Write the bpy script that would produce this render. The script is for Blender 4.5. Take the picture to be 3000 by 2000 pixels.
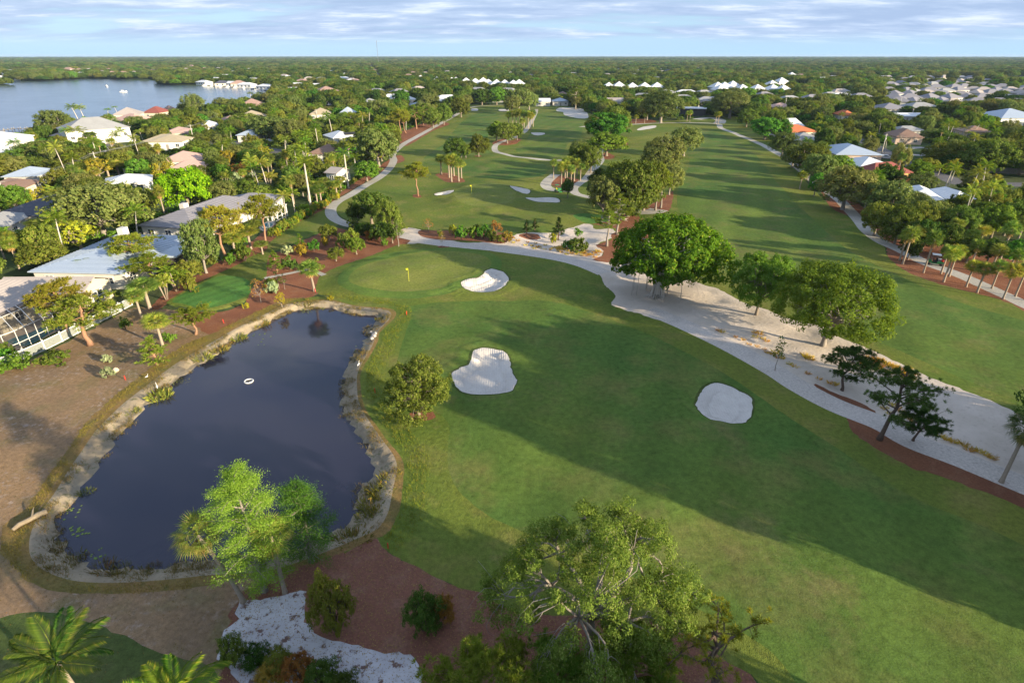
import bpy, math, random
import numpy as np
from math import radians, sin, cos, pi
from mathutils import Vector, Matrix
from mathutils.geometry import delaunay_2d_cdt

# ------------------------------------------------------------------ clean start
for o in list(bpy.data.objects):
    bpy.data.objects.remove(o)
scene = bpy.context.scene
COL = scene.collection

# ------------------------------------------------------------------ camera
CAM_H = 34.0
PITCH = radians(26.69)
cam_d = bpy.data.cameras.new('camera')
cam = bpy.data.objects.new('camera', cam_d)
COL.objects.link(cam)
cam.location = (0, 0, CAM_H)
cam.rotation_euler = (radians(90) - PITCH, 0, 0)
cam_d.sensor_width = 36
cam_d.lens = 20
cam_d.clip_start = 0.5
cam_d.clip_end = 60000
scene.camera = cam

# ------------------------------------------------------------------ light
SUN_EL = radians(13.5)
SUN_DIR = Vector((0.848 * cos(SUN_EL), -0.530 * cos(SUN_EL), sin(SUN_EL)))   # towards the sun
SUN_BEARING = math.atan2(0.848, -0.530)
sd = bpy.data.lights.new('sun', 'SUN')
sd.energy = 5.0
sd.angle = radians(0.6)
sd.color = (1.0, 0.85, 0.60)
sun = bpy.data.objects.new('sun', sd)
COL.objects.link(sun)
sun.rotation_euler = SUN_DIR.to_track_quat('Z', 'Y').to_euler()
sun.location = (0, 0, 300)

world = bpy.data.worlds.new('World')
scene.world = world
world.use_nodes = True
wn = world.node_tree
wn.nodes.clear()


def W(t, **k):
    n = wn.nodes.new(t)
    for a, b in k.items():
        setattr(n, a, b)
    return n


sky = W('ShaderNodeTexSky', sky_type='NISHITA', sun_disc=False)
sky.sun_elevation = SUN_EL
sky.sun_rotation = SUN_BEARING
sky.altitude = 30
sky.air_density = 1.0
sky.dust_density = 0.6
sky.ozone_density = 2.5
tc = W('ShaderNodeTexCoord')
sep = W('ShaderNodeSeparateXYZ')
wn.links.new(tc.outputs['Generated'], sep.inputs[0])


def wmath(op, a, b=None, c=None):
    n = W('ShaderNodeMath', operation=op)
    for i, v in enumerate((a, b, c)):
        if v is None:
            continue
        if isinstance(v, (int, float)):
            n.inputs[i].default_value = v
        else:
            wn.links.new(v, n.inputs[i])
    return n.outputs[0]


# cloud sheet: project the direction on a plane high overhead
zz = wmath('ADD', wmath('MAXIMUM', sep.outputs['Z'], 0.0), 0.10)
px = wmath('DIVIDE', sep.outputs['X'], zz)
py = wmath('DIVIDE', sep.outputs['Y'], zz)
cmb = W('ShaderNodeCombineXYZ')
wn.links.new(px, cmb.inputs[0])
wn.links.new(py, cmb.inputs[1])


def wnoise(scale, detail, rough, off, sx=1.0, sy=1.0):
    mp = W('ShaderNodeMapping')
    mp.inputs['Location'].default_value = off
    mp.inputs['Scale'].default_value = (sx, sy, 1)
    wn.links.new(cmb.outputs[0], mp.inputs[0])
    n = W('ShaderNodeTexNoise')
    n.inputs['Scale'].default_value = scale
    n.inputs['Detail'].default_value = detail
    n.inputs['Roughness'].default_value = rough
    wn.links.new(mp.outputs[0], n.inputs['Vector'])
    return n.outputs['Fac']


def wramp(fac, stops, interp='LINEAR'):
    r = W('ShaderNodeValToRGB')
    r.color_ramp.interpolation = interp
    e = r.color_ramp.elements
    while len(e) < len(stops):
        e.new(0.5)
    for i, (p, c) in enumerate(stops):
        e[i].position = p
        e[i].color = c if len(c) == 4 else (*c, 1)
    wn.links.new(fac, r.inputs[0])
    return r.outputs[0]


def wmix(f, a, b):
    m = W('ShaderNodeMix', data_type='RGBA')
    for k, v in ((0, f), (6, a), (7, b)):
        if isinstance(v, (int, float)):
            m.inputs[k].default_value = v
        elif isinstance(v, tuple):
            m.inputs[k].default_value = (*v, 1)
        else:
            wn.links.new(v, m.inputs[k])
    return m.outputs[2]


n1 = wnoise(0.34, 5, 0.50, (3.1, 0.4, 0), 1.0, 2.6)
n2 = wnoise(0.9, 7, 0.60, (7.3, 2.2, 0), 1.3, 2.2)
n3 = wnoise(0.25, 3, 0.5, (1.0, 9.2, 0))
cov = wmath('ADD', wmath('MULTIPLY', n1, 0.7), wmath('MULTIPLY', n2, 0.3))
cov = wramp(cov, [(0.37, (0, 0, 0)), (0.50, (1, 1, 1))], 'EASE')
# clouds sink into the pale band close to the horizon
hz = wramp(sep.outputs['Z'], [(0.010, (0, 0, 0)), (0.032, (1, 1, 1))], 'EASE')
covh = wmath('MULTIPLY', cov, hz)
covh = wmath('MULTIPLY', covh, 0.88)
ccol = wramp(n2, [(0.40, (2.9, 3.8, 5.6)), (0.54, (3.8, 4.7, 6.4)), (0.66, (6.0, 6.6, 7.6))])
skyb = wmix(0.38, sky.outputs[0], (3.2, 4.9, 7.6))
skyl = wramp(sep.outputs['Z'], [(0.0, (1, 1, 1)), (0.16, (0, 0, 0))])
skyb = wmix(wmath('MULTIPLY', skyl, 0.72), skyb, (3.7, 5.8, 7.9))
full = wmix(covh, skyb, ccol)
bg = W('ShaderNodeBackground')
bg.inputs['Strength'].default_value = 0.063
wn.links.new(full, bg.inputs['Color'])
wo = W('ShaderNodeOutputWorld')
wn.links.new(bg.outputs[0], wo.inputs['Surface'])

scene.view_settings.view_transform = 'Standard'
scene.view_settings.look = 'None'
scene.view_settings.gamma = 1
scene.view_settings.use_curve_mapping = False
scene.view_settings.exposure = 1.28
scene.render.engine = 'CYCLES'
scene.cycles.volume_max_steps = 64
scene.cycles.max_bounces = 6
scene.cycles.transparent_max_bounces = 8

# ------------------------------------------------------------------ pixel of the photograph <-> ground
FPX = 3000 * 20 / 36
CP, SP = cos(PITCH), sin(PITCH)


def gp(x, y, z=0.0):
    """where the photograph's pixel (3000x2000) meets the height z"""
    dx, dy = x - 1500, y - 1000
    down = FPX * SP + dy * CP
    fwd = FPX * CP - dy * SP
    down = max(down, 1.0)
    t = (CAM_H - z) / down
    return (dx * t, fwd * t)


def top_height(Y, ytop):
    dy = ytop - 1000
    a = Y * (dy * CP + FPX * SP) / (CP * FPX - dy * SP)
    return CAM_H - a


def depth_at(Y, h=0.0):
    return Y * CP + (CAM_H - h) * SP


def to_px(X, Y, h=0.0):
    d = depth_at(Y, h)
    return (1500 + FPX * X / d, 1000 + FPX * ((CAM_H - h) * CP - Y * SP) / d)


# ------------------------------------------------------------------ object helpers
def link(name, data, parent=None, loc=None, rotz=None, scale=None):
    o = bpy.data.objects.new(name, data)
    COL.objects.link(o)
    if parent is not None:
        o.parent = parent
    if loc is not None:
        o.location = loc
    if rotz is not None:
        o.rotation_euler = (0, 0, rotz)
    if scale is not None:
        o.scale = scale if isinstance(scale, (tuple, list, Vector)) else (scale, scale, scale)
    return o


def tag(o, label, cat=None, group=None, kind=None):
    if label:
        o['label'] = label
    if cat:
        o['category'] = cat
    if group:
        o['group'] = group
    if kind:
        o['kind'] = kind
    return o


def struct(o):
    o['kind'] = 'structure'
    return o


def thing(name, label, cat, loc=(0, 0, 0), rotz=0.0, group=None, scale=None):
    o = link(name, None, None, loc, rotz, scale)
    o.empty_display_size = 0.5
    return tag(o, label, cat, group)


def mesh_np(name, V, F, mats, midx=None, smooth=False):
    """V (n,3), F (m,k) with one k"""
    V = np.asarray(V, dtype=np.float32)
    F = np.asarray(F, dtype=np.int32)
    me = bpy.data.meshes.new(name)
    m, k = F.shape
    me.vertices.add(len(V))
    me.vertices.foreach_set('co', V.ravel())
    me.loops.add(m * k)
    me.loops.foreach_set('vertex_index', F.ravel())
    me.polygons.add(m)
    me.polygons.foreach_set('loop_start', np.arange(0, m * k, k, dtype=np.int32))
    me.polygons.foreach_set('loop_total', np.full(m, k, dtype=np.int32))
    for mt in (mats if isinstance(mats, (list, tuple)) else [mats]):
        me.materials.append(mt)
    if midx is not None:
        me.polygons.foreach_set('material_index', np.asarray(midx, dtype=np.int32))
    me.polygons.foreach_set('use_smooth', np.full(m, smooth, dtype=bool))
    me.update(calc_edges=True)
    return me


class MB:
    """collects polygons for one mesh"""

    def __init__(self):
        self.v, self.f = [], []

    def poly(self, pts):
        n = len(self.v)
        self.v += [tuple(p) for p in pts]
        self.f.append(list(range(n, n + len(pts))))

    def box(self, cx, cy, cz, sx, sy, sz, rot=0.0):
        c, s = cos(rot), sin(rot)
        n = len(self.v)
        for z in (-1, 1):
            for (a, b) in ((-1, -1), (1, -1), (1, 1), (-1, 1)):
                x, y = a * sx / 2, b * sy / 2
                self.v.append((cx + x * c - y * s, cy + x * s + y * c, cz + z * sz / 2))
        for q in ((3, 2, 1, 0), (4, 5, 6, 7), (0, 1, 5, 4), (1, 2, 6, 5), (2, 3, 7, 6), (3, 0, 4, 7)):
            self.f.append([n + i for i in q])
        return self

    def bar(self, a, b, w, h=None):
        a, b = Vector(a), Vector(b)
        h = h or w
        d = (b - a).normalized()
        u = d.cross(Vector((0, 0, 1)))
        u = u.normalized() if u.length > 1e-4 else Vector((1, 0, 0))
        v = u.cross(d)
        n = len(self.v)
        for p in (a, b):
            for (i, j) in ((-1, -1), (1, -1), (1, 1), (-1, 1)):
                self.v.append(tuple(p + u * i * w / 2 + v * j * h / 2))
        for q in ((3, 2, 1, 0), (4, 5, 6, 7), (0, 1, 5, 4), (1, 2, 6, 5), (2, 3, 7, 6), (3, 0, 4, 7)):
            self.f.append([n + i for i in q])
        return self

    def tube(self, pts, rad, seg=8, cap=True):
        pts = [Vector(p) for p in pts]
        n0 = len(self.v)
        for i, p in enumerate(pts):
            d = (pts[min(i + 1, len(pts) - 1)] - pts[max(i - 1, 0)])
            d = d.normalized() if d.length > 1e-6 else Vector((0, 0, 1))
            u = d.cross(Vector((0.13, 0.97, 0.2))).normalized()
            v = d.cross(u)
            r = rad[i] if isinstance(rad, (list, tuple)) else rad
            for k in range(seg):
                a = 2 * pi * k / seg
                self.v.append(tuple(p + u * cos(a) * r + v * sin(a) * r))
        for i in range(len(pts) - 1):
            for k in range(seg):
                a, b = n0 + i * seg + k, n0 + i * seg + (k + 1) % seg
                self.f.append([a, b, b + seg, a + seg])
        if cap:
            self.f.append([n0 + k for k in range(seg)][::-1])
            e = n0 + (len(pts) - 1) * seg
            self.f.append([e + k for k in range(seg)])
        return self

    def lathe(self, prof, seg=16, c=(0, 0, 0)):
        n0 = len(self.v)
        for (r, z) in prof:
            for k in range(seg):
                a = 2 * pi * k / seg
                self.v.append((c[0] + r * cos(a), c[1] + r * sin(a), c[2] + z))
        for i in range(len(prof) - 1):
            for k in range(seg):
                a, b = n0 + i * seg + k, n0 + i * seg + (k + 1) % seg
                self.f.append([a, b, b + seg, a + seg])
        return self

    def mesh(self, name, mat, smooth=False):
        me = bpy.data.meshes.new(name)
        me.from_pydata(self.v, [], self.f)
        me.materials.append(mat)
        if smooth:
            me.polygons.foreach_set('use_smooth', [True] * len(me.polygons))
        me.update()
        return me

    def build(self, name, mat, parent=None, smooth=False, loc=None, rotz=None):
        return link(name, self.mesh(name, mat, smooth), parent, loc, rotz)


# ------------------------------------------------------------------ materials
def newmat(name):
    m = bpy.data.materials.new(name)
    m.use_nodes = True
    t = m.node_tree
    t.nodes.clear()
    out = t.nodes.new('ShaderNodeOutputMaterial')
    return m, t, out


class NB:
    def __init__(self, t):
        self.t = t

    def n(self, typ, **k):
        n = self.t.nodes.new(typ)
        for a, b in k.items():
            setattr(n, a, b)
        return n

    def lk(self, a, b):
        self.t.links.new(a, b)

    def val(self, sock, v):
        if v is None:
            return
        if isinstance(v, (int, float)):
            sock.default_value = v
        elif isinstance(v, (tuple, list)):
            sock.default_value = tuple(v) if len(v) != 3 or sock.type != 'RGBA' else (*v, 1)
        else:
            self.lk(v, sock)

    def math(self, op, a, b=None, clamp=False):
        n = self.n('ShaderNodeMath', operation=op, use_clamp=clamp)
        self.val(n.inputs[0], a)
        self.val(n.inputs[1], b)
        return n.outputs[0]

    def mix(self, f, a, b, blend='MIX'):
        n = self.n('ShaderNodeMix', data_type='RGBA', blend_type=blend)
        self.val(n.inputs[0], f)
        self.val(n.inputs[6], a)
        self.val(n.inputs[7], b)
        return n.outputs[2]

    def coords(self, obj=False):
        if obj:
            return self.n('ShaderNodeTexCoord').outputs['Object']
        return self.n('ShaderNodeNewGeometry').outputs['Position']

    def noise(self, co, scale, detail=3, rough=0.5, sx=1, sy=1, sz=1, rot=0.0, off=0.0):
        if (sx, sy, sz) != (1, 1, 1) or rot or off:
            mp = self.n('ShaderNodeMapping')
            mp.inputs['Scale'].default_value = (sx, sy, sz)
            mp.inputs['Rotation'].default_value = (0, 0, rot)
            mp.inputs['Location'].default_value = (off, off * 0.7, 0)
            self.lk(co, mp.inputs[0])
            co = mp.outputs[0]
        n = self.n('ShaderNodeTexNoise')
        n.inputs['Scale'].default_value = scale
        n.inputs['Detail'].default_value = detail
        n.inputs['Roughness'].default_value = rough
        self.lk(co, n.inputs['Vector'])
        return n.outputs['Fac']

    def ramp(self, f, stops, interp='LINEAR'):
        r = self.n('ShaderNodeValToRGB')
        r.color_ramp.interpolation = interp
        e = r.color_ramp.elements
        while len(e) < len(stops):
            e.new(0.5)
        for i, (p, c) in enumerate(stops):
            e[i].position = p
            e[i].color = (*c, 1) if not isinstance(c, (int, float)) else (c, c, c, 1)
        self.lk(f, r.inputs[0])
        return r.outputs[0]

    def bump(self, h, strength, dist):
        b = self.n('ShaderNodeBump')
        b.inputs['Strength'].default_value = strength
        b.inputs['Distance'].default_value = dist
        self.lk(h, b.inputs['Height'])
        return b.outputs[0]

    def bsdf(self, col, rough=0.8, normal=None, metal=0.0, spec=0.3):
        b = self.n('ShaderNodeBsdfPrincipled')
        self.val(b.inputs['Base Color'], col)
        self.val(b.inputs['Roughness'], rough)
        self.val(b.inputs['Metallic'], metal)
        self.val(b.inputs['Specular IOR Level'], spec)
        if normal is not None:
            self.lk(normal, b.inputs['Normal'])
        return b.outputs[0]


def ground_mat(name, c1, c2, c3, big=0.05, mid=0.35, fine=3.0, bump=0.5, bdist=0.08, stripes=None, patch=None, spec=0.1):
    """two tone ground with large, middle and fine variation; patch = (colour, threshold, scale)"""
    m, t, out = newmat(name)
    b = NB(t)
    co = b.coords()
    nb = b.noise(co, big, 4, 0.55)
    nm = b.noise(co, mid, 5, 0.6, off=13)
    nf = b.noise(co, fine, 4, 0.65)
    nff = b.noise(co, fine * 5, 2, 0.6)
    col = b.mix(b.ramp(nb, [(0.38, 0.0), (0.62, 1.0)]), c1, c2)
    col = b.mix(b.ramp(nm, [(0.5, 0.0), (0.72, 0.75)]), col, c3)
    if stripes:
        ang, per, amt = stripes
        mp = b.n('ShaderNodeMapping')
        mp.inputs['Rotation'].default_value = (0, 0, ang)
        b.lk(co, mp.inputs[0])
        sx = b.n('ShaderNodeSeparateXYZ')
        b.lk(mp.outputs[0], sx.inputs[0])
        wv = b.math('SINE', b.math('MULTIPLY', b.math('ADD', sx.outputs[0], b.math('MULTIPLY', nm, 1.0)), 2 * pi / per))
        wv = b.math('MULTIPLY', wv, amt)
        col = b.mix(1.0, col, b.mix(0.0, (1, 1, 1), (0, 0, 0)), 'MULTIPLY') if False else col
        hsv = b.n('ShaderNodeHueSaturation')
        b.lk(col, hsv.inputs['Color'])
        b.lk(b.math('ADD', wv, 1.0), hsv.inputs['Value'])
        col = hsv.outputs[0]
    if patch:
        pc, thr, ps, fall = patch
        pn = b.noise(co, ps, 7, 0.7, off=41)
        pf = b.ramp(pn, [(thr, 0.0), (thr + fall, 1.0)])
        if name == 'dry_grass':
            pf = b.math('MULTIPLY', pf, b.ramp(b.noise(co, 0.10, 3, 0.5, off=77), [(0.42, 0.0), (0.58, 0.8)]))
        col = b.mix(pf, col, pc)
    hsv = b.n('ShaderNodeHueSaturation')
    b.lk(col, hsv.inputs['Color'])
    v = b.math('ADD', b.math('MULTIPLY', nf, 1.25), b.math('MULTIPLY', nff, 0.95))
    b.lk(b.math('ADD', v, -0.08), hsv.inputs['Value'])
    hgt = b.math('ADD', nf, b.math('MULTIPLY', nff, 0.5))
    nrm = b.bump(hgt, bump, bdist)
    b.lk(b.bsdf(hsv.outputs[0], 0.95, nrm, spec=spec), out.inputs[0])
    return m


def plain(name, col, rough=0.6, metal=0.0, var=0.0, scale=4.0, bump=0.0, spec=0.4, obj=True):
    m, t, out = newmat(name)
    b = NB(t)
    c = col
    nrm = None
    if var or bump:
        co = b.coords(obj)
        nz = b.noise(co, scale, 4, 0.6)
        if var:
            hsv = b.n('ShaderNodeHueSaturation')
            hsv.inputs['Color'].default_value = (*col, 1)
            b.lk(b.math('ADD', b.math('MULTIPLY', nz, 2 * var), 1 - var), hsv.inputs['Value'])
            c = hsv.outputs[0]
        if bump:
            nrm = b.bump(nz, bump, 0.03)
    b.lk(b.bsdf(c, rough, nrm, metal, spec), out.inputs[0])
    return m


def leaf_mat(name, c1, c2, c3=None, trans=0.35, amt=0.5, objvar=0.25):
    """colour differs from leaf to leaf and from plant to plant"""
    m, t, out = newmat(name)
    b = NB(t)
    geo = b.n('ShaderNodeNewGeometry')
    oi = b.n('ShaderNodeObjectInfo')
    rnd = geo.outputs['Random Per Island']
    k_ = (1.36, 1.42, 0.95)
    c1, c2 = [tuple(min(.8, v * q) for v, q in zip(c, k_)) for c in (c1, c2)]
    c3 = tuple(min(.8, v * q) for v, q in zip(c3, k_)) if c3 else None
    col = b.mix(rnd, c1, c2)
    if c3:
        col = b.mix(b.ramp(rnd, [(0.82, 0.0), (0.95, 1.0)]), col, c3)
    hsv = b.n('ShaderNodeHueSaturation')
    b.lk(col, hsv.inputs['Color'])
    r = oi.outputs['Random']
    b.lk(b.math('ADD', b.math('MULTIPLY', r, 0.06 * objvar / 0.25), 0.5 - 0.03 * objvar / 0.25), hsv.inputs['Hue'])
    b.lk(b.math('ADD', b.math('MULTIPLY', b.math('FRACT', b.math('MULTIPLY', r, 7.3)), 2 * objvar), 1 - objvar), hsv.inputs['Value'])
    d = b.n('ShaderNodeBsdfDiffuse')
    b.lk(hsv.outputs[0], d.inputs[0])
    tr = b.n('ShaderNodeBsdfTranslucent')
    tc2 = b.n('ShaderNodeHueSaturation')
    tc2.inputs['Hue'].default_value = 0.49
    tc2.inputs['Saturation'].default_value = 1.1
    tc2.inputs['Value'].default_value = 1.25
    b.lk(hsv.outputs[0], tc2.inputs['Color'])
    b.lk(tc2.outputs[0], tr.inputs[0])
    mx = b.n('ShaderNodeMixShader')
    mx.inputs[0].default_value = trans
    b.lk(d.outputs[0], mx.inputs[1])
    b.lk(tr.outputs[0], mx.inputs[2])
    b.lk(mx.outputs[0], out.inputs[0])
    return m


M = {}
G_ROT = math.atan2(0.53, -0.848)
M['rough'] = ground_mat('rough_grass', (0.090, 0.134, 0.022), (0.140, 0.158, 0.028), (0.19, 0.166, 0.050), 0.045, 0.22, 2.2, 0.7, 0.12, patch=((0.20, 0.17, 0.06), 0.62, 0.16, 0.16))
M['fairway'] = ground_mat('fairway_grass', (0.064, 0.122, 0.024), (0.104, 0.146, 0.026), (0.165, 0.148, 0.046), 0.030, 0.11, 1.6, 0.5, 0.07, stripes=(0.35, 7.0, 0.06), patch=((0.165, 0.140, 0.055), 0.56, 0.09, 0.2))
M['green'] = ground_mat('putting_grass', (0.125, 0.162, 0.030), (0.165, 0.178, 0.038), (0.17, 0.175, 0.055), 0.09, 0.4, 2.5, 0.15, 0.02, stripes=(0.9, 3.2, 0.03))
M['fringe'] = ground_mat('fringe_grass', (0.084, 0.146, 0.026), (0.108, 0.158, 0.028), (0.12, 0.17, 0.035), 0.09, 0.5, 2.8, 0.3, 0.04)
M['tee'] = ground_mat('tee_grass', (0.060, 0.150, 0.030), (0.082, 0.168, 0.032), (0.09, 0.17, 0.035), 0.09, 0.5, 2.8, 0.3, 0.04, stripes=(0.62, 2.2, 0.10))
M['lawn'] = ground_mat('lawn', (0.050, 0.085, 0.022), (0.080, 0.098, 0.028), (0.14, 0.12, 0.06), 0.04, 0.25, 2.0, 0.7, 0.1, patch=((0.055, 0.05, 0.03), 0.56, 0.09, 0.1))
M['lip'] = ground_mat('shadowed_long_grass', (0.052, 0.082, 0.018), (0.075, 0.098, 0.024), (0.10, 0.10, 0.035), 0.2, 0.9, 4.0, 1.0, 0.15)  # longer grass at bunker rims, darkened to carry the rim's shadow
M['ground'] = ground_mat('ground', (0.040, 0.070, 0.020), (0.065, 0.085, 0.028), (0.10, 0.09, 0.05), 0.006, 0.03, 0.3, 0.7, 0.3)
M['dry'] = ground_mat('dry_grass', (0.19, 0.128, 0.078), (0.27, 0.172, 0.092), (0.145, 0.130, 0.055), 0.09, 0.24, 2.6, 0.35, 0.06, patch=((0.44, 0.38, 0.35), 0.52, 1.6, 0.22))
M['dirt'] = ground_mat('leaf_litter', (0.20, 0.088, 0.060), (0.25, 0.112, 0.076), (0.31, 0.18, 0.125), 0.1, 0.45, 5.0, 1.0, 0.12)
M['mulch'] = ground_mat('pine_straw', (0.19, 0.078, 0.045), (0.24, 0.10, 0.052), (0.25, 0.13, 0.075), 0.15, 0.7, 6.0, 1.0, 0.12)
M['verge'] = ground_mat('verge_grass', (0.17, 0.135, 0.042), (0.25, 0.155, 0.060), (0.10, 0.115, 0.035), 0.2, 0.8, 4.0, 1.0, 0.15)
M['path'] = ground_mat('path_concrete', (0.38, 0.35, 0.30), (0.43, 0.40, 0.35), (0.32, 0.29, 0.25), 0.1, 0.5, 4.0, 0.15, 0.02)
M['asphalt'] = ground_mat('asphalt', (0.115, 0.11, 0.115), (0.14, 0.135, 0.14), (0.17, 0.16, 0.155), 0.06, 0.5, 6.0, 0.2, 0.02)
M['drive'] = ground_mat('driveway_paving', (0.33, 0.31, 0.30), (0.40, 0.37, 0.35), (0.28, 0.25, 0.24), 0.08, 0.5, 4.0, 0.2, 0.02)
M['patio'] = plain('patio_paving', (0.45, 0.38, 0.32), 0.8, var=0.12)


def sand_mat(name, c1, c2, dark, rake=0.0, litter=None):
    m, t, out = newmat(name)
    b = NB(t)
    co = b.coords()
    n1_ = b.noise(co, 0.35, 5, 0.6)
    n2_ = b.noise(co, 2.4, 5, 0.62)
    n3_ = b.noise(co, 14, 3, 0.6)
    col = b.mix(b.ramp(n1_, [(0.36, 0.0), (0.64, 1.0)]), c1, c2)
    col = b.mix(b.ramp(n2_, [(0.55, 0.0), (0.75, 0.6)]), col, dark)
    if litter:
        lc, thr, sc = litter
        ln = b.noise(co, sc, 7, 0.72, off=5)
        col = b.mix(b.ramp(ln, [(thr, 0.0), (thr + 0.05, 0.9)]), col, lc)
    h = b.math('ADD', n2_, b.math('MULTIPLY', n3_, 0.25))
    if name == 'bunker_sand':
        wv = b.n('ShaderNodeTexWave', wave_type='BANDS', bands_direction='X')
        wv.inputs['Scale'].default_value = 1.1
        wv.inputs['Distortion'].default_value = 1.6
        wv.inputs['Detail'].default_value = 2
        b.lk(co, wv.inputs[0])
        h = b.math('ADD', b.math('MULTIPLY', h, .6), b.math('MULTIPLY', wv.outputs['Fac'], 0.18))
        col = b.mix(b.math('MULTIPLY', wv.outputs['Fac'], 0.12), col, dark)
    if rake:
        wv = b.n('ShaderNodeTexWave', wave_type='RINGS', rings_direction='Z')
        wv.inputs['Scale'].default_value = rake
        wv.inputs['Distortion'].default_value = 9
        wv.inputs['Detail'].default_value = 2
        wv.inputs['Detail Scale'].default_value = 0.35
        mp = b.n('ShaderNodeMapping')
        mp.inputs['Location'].default_value = (-52, -62, 0)
        b.lk(co, mp.inputs[0])
        b.lk(mp.outputs[0], wv.inputs[0])
        h = b.math('ADD', h, b.math('MULTIPLY', wv.outputs['Fac'], 0.12))
        col = b.mix(b.math('MULTIPLY', wv.outputs['Fac'], 0.06), col, dark)
    b.lk(b.bsdf(col, 0.9, b.bump(h, 0.8, 0.16), spec=0.1), out.inputs[0])
    return m


M['waste'] = sand_mat('waste_sand', (0.54, 0.46, 0.38), (0.62, 0.53, 0.45), (0.38, 0.31, 0.25), 2.6, litter=((0.17, 0.12, 0.09), 0.70, 1.2))
M['bunker'] = sand_mat('bunker_sand', (0.54, 0.49, 0.44), (0.61, 0.56, 0.50), (0.42, 0.37, 0.32))
M['whitesand'] = sand_mat('loose_sand', (0.46, 0.44, 0.46), (0.58, 0.56, 0.57), (0.30, 0.26, 0.26), litter=((0.13, 0.065, 0.045), 0.55, 1.1))
M['shore'] = sand_mat('shore_sand', (0.25, 0.20, 0.135), (0.33, 0.27, 0.19), (0.15, 0.12, 0.07), litter=((0.16, 0.15, 0.08), 0.56, 1.6))


def water_mat(name, col, rough, bscale, bstr, bdist, sx=1.0):
    m, t, out = newmat(name)
    b = NB(t)
    co = b.coords()
    w1 = b.noise(co, bscale, 4, 0.6, sx=sx, sy=1.0, rot=0.3)
    w2 = b.noise(co, bscale * 0.11, 3, 0.5)
    h = b.math('MULTIPLY', w1, b.ramp(w2, [(0.40, 0.05), (0.65, 1.0)]))
    b.lk(b.bsdf(col, rough, b.bump(h, bstr, bdist), spec=0.5), out.inputs[0])
    return m


M['pond'] = water_mat('pond_water', (0.016, 0.015, 0.032), 0.03, 2.2, 0.35, 0.035, 2.0)
M['lake'] = water_mat('lake_water', (0.05, 0.085, 0.14), 0.16, 0.35, 0.6, 0.35)
M['pool'] = plain('pool_water', (0.04, 0.20, 0.26), 0.05, spec=0.5)

M['leaf_oak'] = leaf_mat('oak_leaves', (0.062, 0.092, 0.022), (0.115, 0.150, 0.038), (0.17, 0.18, 0.07))
M['leaf_oak_grey'] = leaf_mat('grey_oak_leaves', (0.085, 0.105, 0.040), (0.145, 0.160, 0.062), (0.20, 0.19, 0.10))
M['leaf_bright'] = leaf_mat('bright_oak_leaves', (0.060, 0.130, 0.024), (0.120, 0.200, 0.036), (0.15, 0.22, 0.06))
M['leaf_lime'] = leaf_mat('lime_leaves', (0.09, 0.19, 0.010), (0.17, 0.29, 0.014), (0.26, 0.34, 0.02), objvar=0.05)
M['leaf_banyan'] = leaf_mat('fig_leaves', (0.050, 0.105, 0.014), (0.095, 0.160, 0.020), (0.17, 0.20, 0.035), objvar=0.05)
M['leaf_cypress'] = leaf_mat('cypress_leaves', (0.11, 0.20, 0.035), (0.19, 0.30, 0.055), (0.24, 0.32, 0.09), objvar=0.08)
M['leaf_cypress_dark'] = leaf_mat('dark_cypress_leaves', (0.045, 0.115, 0.025), (0.08, 0.165, 0.035), objvar=0.08)
M['leaf_dark'] = leaf_mat('dark_leaves', (0.034, 0.064, 0.016), (0.070, 0.105, 0.028), (0.10, 0.12, 0.04))
M['leaf_olive'] = leaf_mat('olive_leaves', (0.095, 0.125, 0.028), (0.15, 0.175, 0.040), (0.19, 0.17, 0.06))
M['leaf_rust'] = leaf_mat('rust_leaves', (0.20, 0.105, 0.035), (0.28, 0.17, 0.05), (0.14, 0.13, 0.04))
M['leaf_yellow'] = leaf_mat('yellow_leaves', (0.23, 0.21, 0.030), (0.32, 0.26, 0.04), (0.16, 0.19, 0.04))
M['leaf_grey'] = leaf_mat('silvery_leaves', (0.17, 0.20, 0.15), (0.26, 0.30, 0.23), (0.32, 0.34, 0.28))
M['needle'] = leaf_mat('pine_needles', (0.085, 0.135, 0.024), (0.15, 0.195, 0.038), (0.22, 0.21, 0.07))
M['needle_gold'] = leaf_mat('golden_pine_needles', (0.150, 0.170, 0.028), (0.215, 0.22, 0.040), (0.26, 0.20, 0.06))
M['needle_dark'] = leaf_mat('dark_pine_needles', (0.036, 0.064, 0.020), (0.068, 0.095, 0.030), (0.09, 0.10, 0.04))
M['frond'] = leaf_mat('palm_leaves', (0.085, 0.125, 0.030), (0.16, 0.195, 0.055), (0.24, 0.22, 0.08))
M['frond_gold'] = leaf_mat('golden_palm_leaves', (0.12, 0.155, 0.032), (0.20, 0.215, 0.05), (0.34, 0.25, 0.08))
M['frond_coco'] = leaf_mat('coconut_leaves', (0.060, 0.115, 0.018), (0.115, 0.165, 0.028), (0.26, 0.25, 0.05))
M['frond_edge_shade'] = leaf_mat('dark_palm_leaves', (0.035, 0.060, 0.022), (0.07, 0.095, 0.035), (0.13, 0.12, 0.05))  # shade from the edge tree is put into this leaf colour
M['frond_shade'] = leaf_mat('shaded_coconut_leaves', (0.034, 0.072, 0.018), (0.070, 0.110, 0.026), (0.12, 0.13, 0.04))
M['frond_dead'] = leaf_mat('dead_palm_leaves', (0.26, 0.18, 0.09), (0.38, 0.27, 0.14), None, 0.15)
M['tuft'] = leaf_mat('straw_grass', (0.36, 0.22, 0.06), (0.50, 0.32, 0.10), (0.22, 0.20, 0.05), 0.2)
M['reed'] = leaf_mat('reed_leaves', (0.085, 0.085, 0.032), (0.16, 0.11, 0.045), (0.22, 0.13, 0.06), 0.2)
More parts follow.
